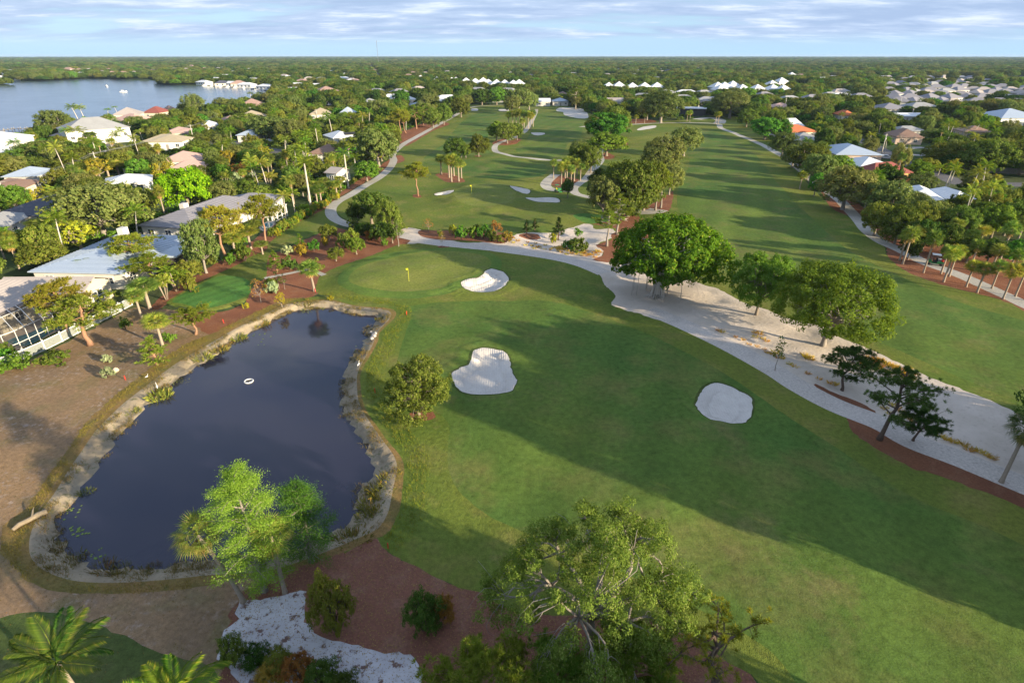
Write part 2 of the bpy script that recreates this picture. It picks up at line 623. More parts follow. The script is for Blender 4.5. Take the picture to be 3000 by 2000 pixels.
M['reed_green'] = leaf_mat('green_reed_leaves', (0.10, 0.11, 0.03), (0.20, 0.18, 0.05), (0.28, 0.18, 0.07), 0.2)
M['vergeblade'] = leaf_mat('verge_blades', (0.15, 0.115, 0.035), (0.24, 0.15, 0.06), (0.08, 0.085, 0.025), 0.2)
M['vergegreen'] = leaf_mat('rough_blades', (0.10, 0.15, 0.025), (0.15, 0.17, 0.035), (0.22, 0.18, 0.05), 0.2)
M['bark'] = plain('oak_bark', (0.21, 0.17, 0.13), 0.9, var=0.3, scale=5, bump=0.6)
M['bark_pale'] = plain('pale_bark', (0.25, 0.215, 0.18), 0.9, var=0.3, scale=5, bump=0.6)
M['bark_pine'] = plain('pine_bark', (0.30, 0.165, 0.10), 0.9, var=0.35, scale=4, bump=0.8)
M['bark_dark'] = plain('dark_bark', (0.11, 0.075, 0.055), 0.9, var=0.35, scale=4, bump=0.8)
M['bark_palm'] = plain('palm_bark', (0.31, 0.25, 0.19), 0.9, var=0.25, scale=6, bump=0.6)
M['bark_white'] = plain('smooth_pale_bark', (0.50, 0.45, 0.39), 0.8, var=0.15, scale=4, bump=0.3)

M['white'] = plain('white_paint', (0.68, 0.67, 0.64), 0.5, var=0.05, scale=1.5)
M['fence'] = plain('fence_paint', (0.50, 0.53, 0.50), 0.6, var=0.05)
M['cream'] = plain('cream_stucco', (0.56, 0.50, 0.39), 0.85, var=0.08, scale=1.5, bump=0.2)
M['stucco'] = plain('white_stucco', (0.58, 0.55, 0.50), 0.85, var=0.08, scale=1.5, bump=0.2)
M['pinkw'] = plain('peach_stucco', (0.62, 0.46, 0.35), 0.85, var=0.08, scale=1.5)
M['orangew'] = plain('orange_stucco', (0.62, 0.36, 0.14), 0.85, var=0.08, scale=1.5)
M['yelloww'] = plain('yellow_stucco', (0.70, 0.62, 0.34), 0.85, var=0.08, scale=1.5)
M['glass'] = plain('window_glass', (0.03, 0.04, 0.055), 0.08, spec=0.6)
M['dark'] = plain('dark_screen', (0.05, 0.045, 0.045), 0.7, var=0.2)
M['wood'] = plain('grey_wood', (0.27, 0.24, 0.21), 0.85, var=0.2, scale=3)
M['polewood'] = plain('pole_wood', (0.50, 0.46, 0.40), 0.85, var=0.15, scale=3)
M['metal'] = plain('grey_metal', (0.35, 0.36, 0.37), 0.4, metal=0.6)
M['rubber'] = plain('black_rubber', (0.02, 0.02, 0.02), 0.8)
M['red'] = plain('red_paint', (0.65, 0.03, 0.02), 0.5)
M['yellow'] = plain('yellow_paint', (0.75, 0.70, 0.03), 0.5)
M['deere'] = plain('green_paint', (0.015, 0.17, 0.045), 0.4)
M['rock'] = plain('grey_rock', (0.42, 0.38, 0.35), 0.9, var=0.25, scale=2, bump=0.8)
M['tanrock'] = plain('tan_rock', (0.62, 0.48, 0.34), 0.9, var=0.15, scale=2, bump=0.6)
M['log'] = plain('weathered_log', (0.22, 0.175, 0.12), 0.95, var=0.4, scale=4, bump=1.0)
M['lily'] = leaf_mat('lily_pads', (0.10, 0.16, 0.06), (0.17, 0.22, 0.09), None, 0.1)


def roof_mat(name, col, per=0.35, amt=0.12, metal=0.0, rough=0.8, stain=0.3):
    m, t, out = newmat(name)
    b = NB(t)
    co = b.coords(True)
    sx = b.n('ShaderNodeSeparateXYZ')
    b.lk(co, sx.inputs[0])
    w1 = b.math('SINE', b.math('MULTIPLY', sx.outputs[0], 2 * pi / per))
    w2 = b.math('SINE', b.math('MULTIPLY', sx.outputs[1], 2 * pi / per))
    w3 = b.math('SINE', b.math('MULTIPLY', sx.outputs[2], 2 * pi / (per * 0.5)))
    h = b.math('ADD', b.math('MULTIPLY', b.math('ADD', w1, w2), 0.3), w3)
    nz = b.noise(co, 0.35, 5, 0.65)
    nf = b.noise(co, 4.0, 3, 0.6)
    hsv = b.n('ShaderNodeHueSaturation')
    hsv.inputs['Color'].default_value = (*col, 1)
    v = b.math('ADD', b.math('MULTIPLY', nz, 2 * stain), 1 - stain)
    v = b.math('ADD', v, b.math('MULTIPLY', b.math('SUBTRACT', nf, 0.5), 0.35))
    v = b.math('ADD', v, b.math('MULTIPLY', h, amt * 0.3))
    b.lk(v, hsv.inputs['Value'])
    b.lk(b.bsdf(hsv.outputs[0], rough, b.bump(h, 0.35, 0.03), metal, 0.3), out.inputs[0])
    return m


M['r_beige'] = roof_mat('beige_tile_roof', (0.38, 0.33, 0.30), stain=0.12)
M['r_blue'] = roof_mat('pale_metal_roof', (0.36, 0.42, 0.50), 0.6, 0.02, rough=0.35, stain=0.07)
M['r_lilac'] = roof_mat('grey_tile_roof', (0.23, 0.22, 0.24), 0.5, 0.2, stain=0.14)
M['r_dark'] = roof_mat('dark_shingle_roof', (0.075, 0.08, 0.105), 0.3, 0.1, stain=0.25)
M['r_grey'] = roof_mat('grey_shingle_roof', (0.30, 0.30, 0.30), 0.3, 0.1, stain=0.2)
M['r_brown'] = roof_mat('brown_shingle_roof', (0.24, 0.15, 0.11), 0.3, 0.1, stain=0.25)
M['r_white'] = roof_mat('white_roof', (0.66, 0.67, 0.68), 0.5, 0.05, stain=0.06)
M['r_tan'] = roof_mat('tan_shingle_roof', (0.40, 0.33, 0.22), 0.3, 0.1, stain=0.18)
M['r_pink'] = roof_mat('pink_tile_roof', (0.52, 0.34, 0.28), 0.35, 0.15, stain=0.15)
M['r_red'] = roof_mat('red_roof', (0.24, 0.07, 0.055), 0.35, 0.1, stain=0.2)
M['r_orange'] = roof_mat('orange_tile_roof', (0.50, 0.15, 0.06), 0.35, 0.15, stain=0.2)
M['r_terra'] = roof_mat('terracotta_roof', (0.34, 0.22, 0.175), 0.35, 0.15, stain=0.2)

# ================================================================== THE GROUND
def c1(pts, ox=900, oy=500, s=2.24):
    return [(ox + x / s, oy + y / s) for x, y in pts]


rng = np.random.default_rng(11)


def smooth_poly(pts, step=0.5, jit=0.0, closed=True, z=0.0, world=False, freq=2.2):
    """photo pixels -> ground outline: a rounded curve, then a little natural raggedness"""
    P = np.array([p if world else gp(p[0], p[1], z) for p in pts], dtype=float)
    n = len(P)
    out = []
    rngc = range(n) if closed else range(n - 1)
    for i in rngc:
        p0 = P[(i - 1) % n] if closed or i > 0 else P[0]
        p1, p2 = P[i], P[(i + 1) % n]
        p3 = P[(i + 2) % n] if closed or i + 2 < n else P[n - 1]
        L = np.linalg.norm(p2 - p1)
        dist = max(20.0, np.linalg.norm(p1))
        k = int(max(1, min(40, round(L / max(step, dist * 0.008)))))
        for j in range(k):
            t = j / k
            t2, t3 = t * t, t * t * t
            q = 0.5 * ((2 * p1) + (-p0 + p2) * t + (2 * p0 - 5 * p1 + 4 * p2 - p3) * t2 + (-p0 + 3 * p1 - 3 * p2 + p3) * t3)
            out.append(q)
    if not closed:
        out.append(P[-1])
    out = np.array(out)
    if jit:
        ang = np.sin(out[:, 0] * freq + 1.3 * out[:, 1]) + np.sin(out[:, 1] * freq * 1.7 - out[:, 0] * 0.9 + 2) + rng.normal(0, 0.5, len(out))
        ang2 = np.sin(out[:, 1] * freq * 1.1 + 4) + rng.normal(0, 0.5, len(out))
        out = out + np.stack([ang * jit * 0.5, ang2 * jit * 0.5], 1)
    return out


def strip(center, width, step=0.8):
    """a path: outline polygon from its centre line"""
    C = smooth_poly(center, step, closed=False)
    T = np.gradient(C, axis=0)
    T /= np.linalg.norm(T, axis=1)[:, None] + 1e-9
    N = np.stack([-T[:, 1], T[:, 0]], 1) * width / 2
    return np.concatenate([C + N, (C - N)[::-1]])


WATER_Z = -0.58
water_px = [(914, 899), (967, 897), (1047, 915), (1112, 924), (1114, 946), (1087, 964), (1083, 987), (1065, 1027), (1033, 1076),
            (1020, 1127), (1023, 1198), (1071, 1274), (1119, 1357), (1108, 1390), (1075, 1430), (1060, 1523), (1000, 1560),
            (925, 1593), (829, 1644), (720, 1660), (612, 1663), (446, 1680), (330, 1688), (250, 1675), (190, 1640), (150, 1600),
            (134, 1523), (180, 1480), (240, 1400), (290, 1330), (330, 1275), (357, 1249), (403, 1195), (472, 1140), (523, 1098),
            (600, 1050), (640, 1020), (701, 980), (786, 938), (850, 908)]
bank_px = [(900, 880), (967, 877), (1047, 896), (1114, 900), (1152, 906), (1160, 924), (1132, 955), (1112, 975), (1107, 1000),
           (1080, 1049), (1058, 1089), (1057, 1134), (1068, 1191), (1122, 1274), (1177, 1344), (1182, 1408), (1168, 1497),
           (1135, 1561), (1084, 1582), (1008, 1615), (893, 1655), (760, 1690), (625, 1695), (510, 1710), (383, 1719), (236, 1719),
           (147, 1702), (70, 1663), (62, 1600), (80, 1553), (112, 1500), (155, 1434), (180, 1383), (223, 1320), (272, 1250),
           (344, 1184), (418, 1127), (520, 1052), (630, 992), (697, 954), (765, 922), (829, 890)]
P_WATER = smooth_poly(water_px, 0.5, 0.08, z=WATER_Z, freq=1.1)
P_BANK = smooth_poly(bank_px, 0.5, 0.05)
P_BANK0 = P_BANK.copy()
_d = ((P_BANK[:, None, :] - P_WATER[None, :, :]) ** 2).sum(2)
P_BANK = P_BANK + 0.28 * (P_WATER[_d.argmin(1)] - P_BANK)
for _ in range(6):
    P_BANK = .5 * P_BANK + .25 * (np.roll(P_BANK, 1, 0) + np.roll(P_BANK, -1, 0))

rough_near = [(927, 842), (936, 812), (980, 786), (1079, 752), (1190, 712), (1302, 723), (1391, 732), (1503, 741), (1614, 754),
              (1704, 777), (1748, 795), (1775, 830), (1802, 862), (1790, 888), (1838, 906), (1900, 928), (1994, 958), (2110, 1003),
              (2195, 1047), (2232, 1066), (2262, 1092), (2307, 1113), (2368, 1169), (2402, 1180), (2473, 1212), (2522, 1257),
              (2580, 1302), (2670, 1351), (2759, 1387), (2848, 1418), (2920, 1448), (3000, 1480), (3300, 1600), (3800, 2500),
              (2400, 2600), (2260, 2050), (2120, 1930), (2000, 1860), (1880, 1810), (1700, 1800), (1500, 1790), (1417, 1740),
              (1327, 1711), (1238, 1669), (1137, 1615), (1100, 1570), (1128, 1561), (1160, 1530), (1185, 1450), (1196, 1400), (1188, 1340), (1132, 1265), (1078, 1190), (1066, 1134),
              (1066, 1092), (1090, 1049), (1117, 1002), (1124, 975), (1168, 932), (1163, 900), (1114, 890), (1047, 885), (967, 866), (935, 862)]
P_ROUGH = smooth_poly(rough_near, 0.6, 0.14)
fair_px = [(1196, 900), (1202, 935), (1188, 975), (1168, 1040), (1160, 1100), (1200, 1160), (1290, 1210), (1318, 1250), (1312, 1300),
           (1315, 1377), (1345, 1437), (1417, 1496), (1494, 1538), (1700, 1620), (2000, 1760), (2250, 1900), (2600, 2200),
           (3500, 2000), (3000, 1600), (2650, 1440), (2420, 1290), (2250, 1180), (2060, 1060), (1850, 960), (1640, 890), (1450, 880), (1300, 885)]
P_FAIR = smooth_poly(fair_px, 0.6, 0.05)
green_px = [(1022, 828), (1050, 792), (1130, 765), (1240, 743), (1350, 745), (1420, 757), (1440, 780), (1410, 805), (1340, 828),
            (1290, 848), (1200, 860), (1110, 857), (1050, 846)]
P_GREEN = smooth_poly(green_px, 0.5)
fr_px = [(990, 830), (1020, 785), (1110, 750), (1240, 728), (1370, 730), (1450, 748), (1470, 785), (1435, 818), (1360, 843),
         (1300, 865), (1200, 878), (1090, 872), (1020, 855)]
P_FRINGE = smooth_poly(fr_px, 0.5)
B_NEAR = [c1([(1015, 740), (1060, 720), (1110, 715), (1150, 700), (1170, 672), (1210, 656), (1270, 665), (1310, 690), (1320, 715),
              (1300, 750), (1250, 780), (1180, 793), (1100, 795), (1040, 780), (1013, 757)]),
          c1([(950, 1335), (1010, 1300), (1070, 1270), (1085, 1200), (1130, 1170), (1220, 1170), (1300, 1190), (1330, 1230),
              (1345, 1320), (1372, 1370), (1360, 1420), (1330, 1450), (1220, 1465), (1060, 1460), (990, 1430), (955, 1380)]),
          c1([(90, 630), (120, 560), (160, 520), (230, 505), (320, 530), (400, 570), (450, 600), (457, 660), (450, 710), (410, 750),
              (340, 768), (250, 755), (160, 735), (108, 690)], 2000, 900)]
B_FAR = [c1(q, 1000, 150, 2.352) for q in (
    [(640, 985), (700, 976), (775, 975), (750, 992), (660, 999)],
    [(1160, 950), (1200, 948), (1280, 955), (1302, 965), (1280, 992), (1220, 986), (1180, 970)],
    [(1268, 1022), (1340, 1018), (1400, 1008), (1480, 1013), (1507, 1032), (1480, 1044), (1330, 1040)],
    [(1310, 563), (1400, 565), (1380, 580), (1330, 580)],
    [(893, 400), (915, 394), (942, 399), (935, 412), (900, 412)],
    [(1083, 404), (1110, 400), (1152, 403), (1150, 413), (1095, 414)],
    [(1480, 404), (1510, 390), (1580, 390), (1650, 396), (1690, 420), (1700, 460), (1640, 464), (1590, 455), (1535, 440), (1528, 420), (1490, 416)],
    [(2040, 540), (2090, 520), (2165, 513), (2155, 530), (2050, 548)])]
P_BUNK = [smooth_poly(q, 0.4, 0.10, freq=5) for q in B_NEAR + B_FAR]

waste_px = [(1186, 668), (1232, 674), (1236, 688), (1290, 698), (1365, 712), (1480, 705), (1507, 690), (1545, 680), (1610, 680),
            (1660, 670), (1712, 655), (1735, 660), (1745, 672), (1790, 672), (1802, 682), (1788, 700), (1750, 715), (1766, 735),
            (1760, 752), (1738, 762), (1780, 768), (1815, 755), (1880, 735), (1950, 772), (2050, 830), (2106, 846), (2181, 888), (2251, 907),
            (2288, 926), (2414, 958), (2452, 984), (2531, 1014), (2602, 1047), (2672, 1080), (2742, 1113), (2859, 1155),
            (2952, 1197), (3000, 1221), (3200, 1310), (3600, 1500), (3300, 1640), (3000, 1490), (2700, 1380), (2500, 1290), (2300, 1150),
            (2100, 1030), (1800, 940), (1720, 850), (1500, 765), (1200, 730), (1150, 700)]
P_WASTE = smooth_poly(waste_px, 0.6, 0.22)
r1 = lambda q: c1(q, 1550, 450, 3.485)
r2 = lambda q: c1(q, 2000, 900, 2.24)
r5 = lambda q: c1(q, 2400, 550, 3.92)
MULCH = [r1([(650, 1082), (750, 1040), (750, 980), (690, 930), (840, 880), (830, 840), (900, 800), (860, 760), (760, 740), (650, 710),
             (640, 670), (760, 640), (900, 640), (1000, 600), (1060, 610), (1200, 700), (1300, 1000), (1200, 1100), (940, 1090), (800, 1112)]),
         r1([(1150, 560), (1250, 510), (1380, 440), (1470, 380), (1460, 500), (1420, 590), (1300, 610)]),
         r2([(515, 366), (560, 375), (620, 405), (692, 470), (640, 462), (580, 430)]),
         r2([(868, 500), (960, 545), (1100, 590), (1200, 640), (1292, 718), (1200, 705), (1100, 668), (1000, 625), (920, 560)]),
         r2([(1080, 722), (1200, 760), (1400, 838), (1600, 915), (1800, 990), (2000, 1075), (2240, 1205), (2450, 1310), (2300, 1330),
             (2050, 1240), (1700, 1108), (1500, 1046), (1290, 935), (1120, 815)]),
         c1([(735, 392), (850, 398), (930, 396), (1080, 392), (1240, 400), (1350, 430), (1330, 462), (1240, 480), (1130, 470), (1050, 466), (850, 452), (755, 432)]),
         c1([(1390, 420), (1450, 408), (1525, 418), (1510, 434), (1430, 436), (1395, 430)]),
         c1([(858, 496), (920, 494), (925, 508), (870, 512)]),
         [(1205, 1212), (1235, 1200), (1270, 1205), (1275, 1218), (1240, 1230), (1208, 1225)],
         # by the pond's far end and round the tee
         [(640, 990), (697, 950), (765, 918), (829, 886), (893, 874), (935, 858), (927, 842), (936, 812), (980, 786), (1079, 752), (1195, 712),
          (1186, 690), (1120, 690), (1060, 690), (1040, 680), (985, 668), (950, 680), (905, 697), (823, 735), (790, 745), (775, 775), (777, 812), (745, 835),
          (730, 868), (715, 890), (680, 905), (640, 915), (600, 915), (540, 925)],
         # strip between hedge and tee
         [(470, 905), (489, 893), (523, 866), (600, 822), (700, 775), (734, 751), (779, 733), (790, 711), (823, 684), (868, 653), (912, 633),
          (953, 612), (975, 590), (1060, 540), (1150, 486), (1185, 470), (1165, 455), (1090, 500), (960, 590), (900, 620), (800, 660), (720, 720), (600, 790), (500, 850), (440, 900)],
         # right hand tree line
         r5([(770, 690), (790, 790), (950, 930), (1150, 1022), (1400, 1110), (1700, 1190), (2000, 1260), (2200, 1330), (2352, 1412), (2900, 1640),
             (2900, 900), (2200, 820), (1500, 620), (1000, 560), (700, 380), (450, 180), (350, 60), (250, -60), (100, -250), (-100, -300), (-260, -280),
             (-150, -150), (30, 60), (120, 210), (240, 290), (340, 325), (520, 470), (700, 620)]),
         c1([(390, 560), (470, 540), (560, 500), (700, 490), (745, 505), (640, 545), (480, 640), (430, 650), (400, 620)], 1000, 150, 2.352),
         c1([(1040, 640), (1060, 620), (1140, 600), (1220, 600), (1240, 610), (1200, 640), (1130, 650), (1070, 650)], 1000, 150, 2.352),
         c1([(1790, 710), (1830, 700), (1880, 720), (1860, 745), (1800, 740)], 1000, 150, 2.352),
         c1([(1900, 630), (1930, 615), (1975, 630), (1960, 650), (1910, 650)], 1000, 150, 2.352),
         c1([(1450, 880), (1500, 860), (1640, 880), (1600, 940), (1540, 935), (1460, 925)], 1000, 150, 2.352),
         c1([(650, 850), (740, 840), (850, 880), (830, 905), (720, 900)], 1000, 150, 2.352),
         c1([(495, 985), (525, 980), (555, 995), (530, 1010), (495, 1005)], 1000, 150, 2.352),
         c1([(915, 718), (940, 714), (970, 722), (945, 732), (920, 728)], 1000, 150, 2.352),
         c1([(1930, 500), (1990, 470), (2120, 470), (2170, 490), (2000, 500)], 1000, 150, 2.352)]
P_MULCH = [smooth_poly(q, 0.6, 0.22) for q in MULCH]
litter_px = [(829, 1640), (1008, 1612), (1095, 1575), (1137, 1612), (1238, 1666), (1327, 1708), (1417, 1737), (1500, 1787), (1700, 1797),
             (1880, 1807), (2000, 1857), (2120, 1927), (2260, 2047), (2400, 2600), (600, 2600), (620, 2080), (700, 1750), (790, 1690)]
P_LITTER = smooth_poly(litter_px, 0.6, 0.3)
P_WSAND = smooth_poly(c1([(1090, 1190), (1180, 1195), (1280, 1170), (1380, 1140), (1415, 1170), (1400, 1250), (1440, 1330), (1560, 1378),
                          (1700, 1398), (1780, 1415), (1900, 1440), (1950, 1568), (1900, 1700), (1200, 1760), (1100, 1560), (1010, 1480),
                          (1000, 1400), (1030, 1330), (1100, 1270)], 0, 1000, 1.568), 0.5, 0.30)
tee_strip = [(489, 893), (523, 866), (600, 820), (700, 773), (734, 751), (779, 733), (790, 711), (823, 684), (868, 653), (912, 633),
             (953, 612), (985, 600), (975, 620), (990, 645), (1000, 652), (957, 675), (908, 693), (823, 729), (792, 742), (783, 773), (779, 811),
             (745, 829), (734, 862), (725, 880), (680, 898), (612, 912), (553, 905)]
P_TSTRIP = smooth_poly(tee_strip, 0.6, 0.12)
P_TEE = smooth_poly(c1([(1480, 745), (1620, 735), (1720, 770), (1725, 850), (1640, 900), (1430, 955), (1260, 925), (1200, 895)], 0, 500, 2.352), 0.6)
P_TEE2 = smooth_poly(c1([(1600, 1130), (1720, 1118), (1860, 1130), (1850, 1165), (1720, 1185), (1640, 1165)], 1000, 150, 2.352), 0.8)
verge_px = bank_px[28:] + [(893, 872), (829, 878), (765, 908), (697, 940), (625, 975), (560, 1000), (500, 1035), (418, 1095), (330, 1165),
                           (255, 1235), (205, 1305), (160, 1370), (110, 1440), (60, 1500), (20, 1530), (0, 1600), (30, 1650), (60, 1680), (140, 1725), (236, 1738), (383, 1738), (510, 1727), (640, 1705), (625, 1690), (510, 1706), (383, 1714), (236, 1714), (147, 1698), (72, 1660)]
_c = P_BANK0.copy()
_t = np.roll(_c, -3, 0) - np.roll(_c, 3, 0)
_t /= np.linalg.norm(_t, axis=1)[:, None] + 1e-9
_a = np.sum(_c[:, 0] * np.roll(_c[:, 1], -1) - np.roll(_c[:, 0], -1) * _c[:, 1])
P_BANKBIG = _c + np.stack([_t[:, 1], -_t[:, 0]], 1) * (1.2 if _a > 0 else -1.2)
P_VERGE = smooth_poly(verge_px, 0.5, 0.15)
dry_px = [(-700, 1240), (-200, 1120), (0, 1078), (82, 1056), (153, 1024), (255, 970), (332, 932), (388, 902), (470, 905), (540, 912), (610, 920), (700, 925),
          (800, 900), (800, 960), (600, 1060), (300, 1400), (180, 1640), (300, 1690), (640, 1690), (800, 1680), (720, 1900), (640, 2100), (560, 2700), (-900, 2700)]
P_DRY = smooth_poly(dry_px, 0.8, 0.3)
P_GOLFLAWN = smooth_poly([(-300, 2050), (-50, 1830), (150, 1790), (330, 1850), (450, 1900), (620, 1960), (650, 2100), (560, 2700), (-900, 2700)], 0.8, 0.15)
golf_px = [(1190, 680), (1100, 660), (1010, 640), (985, 615), (1000, 590), (1068, 548), (1140, 498), (1160, 460), (1190, 425),
           (1300, 362), (1349, 333), (1383, 312), (1476, 307), (1580, 308), (1660, 312), (1720, 330), (1800, 355), (1900, 357), (2000, 352), (2110, 345),
           (2180, 345), (2240, 395), (2300, 450), (2360, 530), (2430, 598), (2492, 640), (2550, 688), (2590, 722), (2604, 755), (2700, 810), (2850, 855), (3000, 900),
           (3400, 1080), (3600, 1500), (3200, 1330), (2964, 1215), (2700, 1110), (2450, 1000), (2250, 925), (2100, 870), (1990, 800), (1850, 740), (1700, 740),
           (1400, 740), (1240, 720)]
P_GOLF = smooth_poly(golf_px, 1.0, 0.1)
P_GREEN2 = smooth_poly([(1335, 565), (1400, 548), (1460, 547), (1500, 562), (1512, 582), (1490, 600), (1420, 610), (1350, 600)], 0.8)
P_FAIR2 = [smooth_poly(q, 1.2) for q in (
    c1([(700, 640), (620, 700), (560, 760), (700, 800), (900, 860), (1100, 880), (1380, 860), (1400, 780), (1200, 750), (1050, 710), (1000, 640), (1020, 560), (1060, 480), (1110, 430), (1000, 420), (880, 450), (800, 520)], 1000, 150, 2.352),
    c1([(1360, 430), (1320, 520), (1280, 600), (1200, 680), (1300, 720), (1500, 730), (1560, 640), (1640, 600), (1660, 520), (1640, 470), (1500, 430)], 1000, 150, 2.352),
    [(1990, 390), (2080, 385), (2150, 410), (2220, 460), (2280, 540), (2380, 640), (2480, 730), (2620, 800), (2800, 880), (3050, 960), (3500, 1200), (3300, 1280), (2900, 1140), (2600, 1010), (2420, 930), (2200, 850), (2130, 800), (2080, 700), (1990, 620), (1990, 540), (2020, 470)])]

p3 = lambda q: c1(q, 1000, 150, 2.352)
PATHS = [strip([(1540, 309), (1476, 308), (1425, 310), (1383, 314), (1349, 329), (1336, 337), (1298, 358), (1255, 382), (1213, 405), (1183, 422), (1157, 443),
                (1149, 456), (1153, 471), (1140, 494), (1111, 520), (1068, 545), (1026, 571), (990, 590), (970, 610), (975, 635), (1010, 655), (1060, 666),
                (1120, 674), (1190, 688)], 2.7),
         strip(p3([(1345, 400), (1338, 430), (1290, 520), (1240, 570), (1180, 600), (1110, 625), (1060, 655), (1068, 690), (1150, 715), (1250, 733), (1370, 743), (1500, 748), (1600, 752)]), 2.4),
         strip(p3([(1790, 640), (1780, 700), (1785, 760), (1730, 820), (1680, 880), (1620, 925), (1598, 950), (1620, 980), (1700, 1000), (1850, 1040)]), 2.7),
         strip(p3([(1480, 850), (1440, 880), (1408, 915), (1430, 940), (1500, 955), (1600, 962)]), 3.2),
         strip(p3([(1900, 1090), (2000, 1100), (2130, 1105), (2190, 1090)]), 5.0),
         strip([(1700, 372), (1760, 366), (1820, 366), (1900, 362), (2000, 360), (2070, 361), (2106, 364), (2113, 376), (2170, 397), (2213, 416), (2251, 434), (2300, 462), (2345, 497), (2400, 545),
                (2456, 583), (2482, 609), (2515, 644), (2543, 678), (2584, 708), (2642, 734), (2706, 767), (2770, 790), (2834, 815), (2885, 838),
                (2961, 872), (3040, 908), (3300, 1010)], 2.9),
         strip([(2040, 350), (2080, 345), (2110, 352), (2106, 362)], 6.0),
         strip([(1180, 690), (1235, 702), (1346, 720), (1480, 733), (1614, 752), (1700, 772), (1770, 800)], 3.0),
         strip([(1900, 908), (2000, 949), (2134, 1012), (2268, 1085), (2339, 1130), (2446, 1186), (2580, 1239), (2670, 1290), (2804, 1340), (3000, 1420), (3300, 1540)], 3.2),
         strip([(775, 815), (850, 800), (905, 790), (950, 806)], 1.0)]
ROADS = [strip([(2380, 370), (2440, 385), (2485, 399), (2533, 415), (2588, 443), (2627, 463), (2680, 487), (2766, 518), (2799, 533), (2850, 545), (2930, 541), (3050, 541), (3500, 545)], 6.0),
         strip([(2930, 378), (3000, 377), (3200, 376)], 8),
         strip([(-100, 700), (20, 690), (60, 670), (0, 640)], 9),
         strip([(460, 575), (500, 580), (500, 600)], 9),
         strip([(750, 440), (800, 440), (850, 470), (845, 480)], 7),
         strip([(280, 412), (330, 428), (400, 425), (460, 435), (520, 440), (640, 415), (720, 420)], 6),
         strip([(1090, 205), (1104, 220), (1115, 238)], 14),
         strip([(1085, 190), (1095, 208)], 18)]
DRIVES = [strip([(2660, 452), (2700, 455), (2730, 450), (2740, 440), (2700, 432), (2650, 436)], 4),
          strip([(300, 425), (310, 450), (340, 440)], 5),
          strip([(2420, 430), (2480, 420)], 6),
          strip([(2550, 500), (2590, 480)], 6),
          strip([(1740, 225), (1900, 222)], 8)]
lake_px = [(-3500, 700), (-700, 560), (-200, 470), (0, 425), (60, 405), (130, 388), (250, 366), (330, 350), (450, 332), (560, 322), (650, 315), (720, 303), (770, 288),
           (812, 272), (791, 264), (740, 259), (680, 254), (595, 251), (531, 249), (472, 248), (468, 240), (520, 238), (540, 233), (500, 231), (468, 235), (383, 234), (300, 231),
           (238, 232), (180, 234), (106, 238), (60, 238), (30, 233), (20, 228), (-10, 222), (-300, 222), (-1500, 240), (-3500, 300)]
P_LAKE = smooth_poly(lake_px, 2.0)
P_LAKE2 = smooth_poly([(505, 216), (560, 211), (590, 209), (585, 213), (540, 217)], 4)
P_LAKE3 = smooth_poly([(2925, 231), (2960, 227), (3050, 226), (3300, 224), (3300, 240), (3050, 246), (2970, 248), (2930, 242)], 3)
P_ISLE = smooth_poly([(-40, 246), (0, 244), (26, 247), (24, 251), (0, 251), (-40, 252)], 2)

# priority: later wins
REG = [('ground', None, 'ground')]
for p in DRIVES:
    REG.append(('driveway', p, 'drive'))
for p in ROADS:
    REG.append(('road', p, 'asphalt'))
REG += [('lake', P_LAKE, 'lake'), ('lake', P_LAKE2, 'lake'), ('lake', P_LAKE3, 'lake'), ('ground', P_ISLE, 'ground'),
        ('bank_verge', P_BANKBIG, 'rough'), ('dry_ground', P_DRY, 'dry'), ('lawn', P_GOLFLAWN, 'lawn'), ('golf_rough', P_GOLF, 'rough')]
for p in P_FAIR2:
    REG.append(('fairway', p, 'fairway'))
REG += [('putting_green', P_GREEN2, 'green'), ('waste_sand', P_WASTE, 'waste')]
for p in P_MULCH:
    REG.append(('mulch', p, 'mulch'))
REG += [('leaf_litter', P_LITTER, 'dirt'), ('sand_patch', P_WSAND, 'whitesand'), ('golf_rough', P_TSTRIP, 'rough'),
        ('tee', P_TEE, 'tee'), ('tee', P_TEE2, 'tee'), ('golf_rough', P_ROUGH, 'rough'), ('fairway', P_FAIR, 'fairway'),
        ('mulch', P_MULCH[7], 'mulch'), ('mulch', P_MULCH[8], 'mulch'), ('mulch', P_MULCH[4], 'mulch'), ('mulch', P_MULCH[2], 'mulch'), ('green_fringe', P_FRINGE, 'fringe'), ('putting_green', P_GREEN, 'green')]
for p in PATHS[:-1]:
    REG.append(('cart_path', p, 'path'))
for p in PATHS[-1:]:
    REG.append(('footpath', p, 'path'))
REG += [('bank_verge', P_BANK0, 'verge'), ('bank_verge', P_VERGE, 'verge')]
for p in P_BUNK[:7]:  # ring of grass whose dark colour stands in for rim shadow
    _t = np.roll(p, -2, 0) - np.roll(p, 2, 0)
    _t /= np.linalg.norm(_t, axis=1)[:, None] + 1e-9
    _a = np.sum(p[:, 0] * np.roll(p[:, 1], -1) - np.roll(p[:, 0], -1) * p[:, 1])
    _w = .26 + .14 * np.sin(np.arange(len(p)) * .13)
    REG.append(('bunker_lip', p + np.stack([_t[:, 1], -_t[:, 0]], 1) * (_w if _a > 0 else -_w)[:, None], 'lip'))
for p in P_BUNK:
    REG.append(('sand_bunker', p, 'bunker'))
REG += [('pond_bank', P_BANK, 'shore')]
# the cart road through the waste sand is packed sand, not concrete
M['pathsand'] = ground_mat('packed_sand', (0.46, 0.41, 0.36), (0.52, 0.46, 0.41), (0.40, 0.35, 0.31), 0.1, 0.5, 4.0, 0.25, 0.03)
SANDPATH = PATHS[7:9]


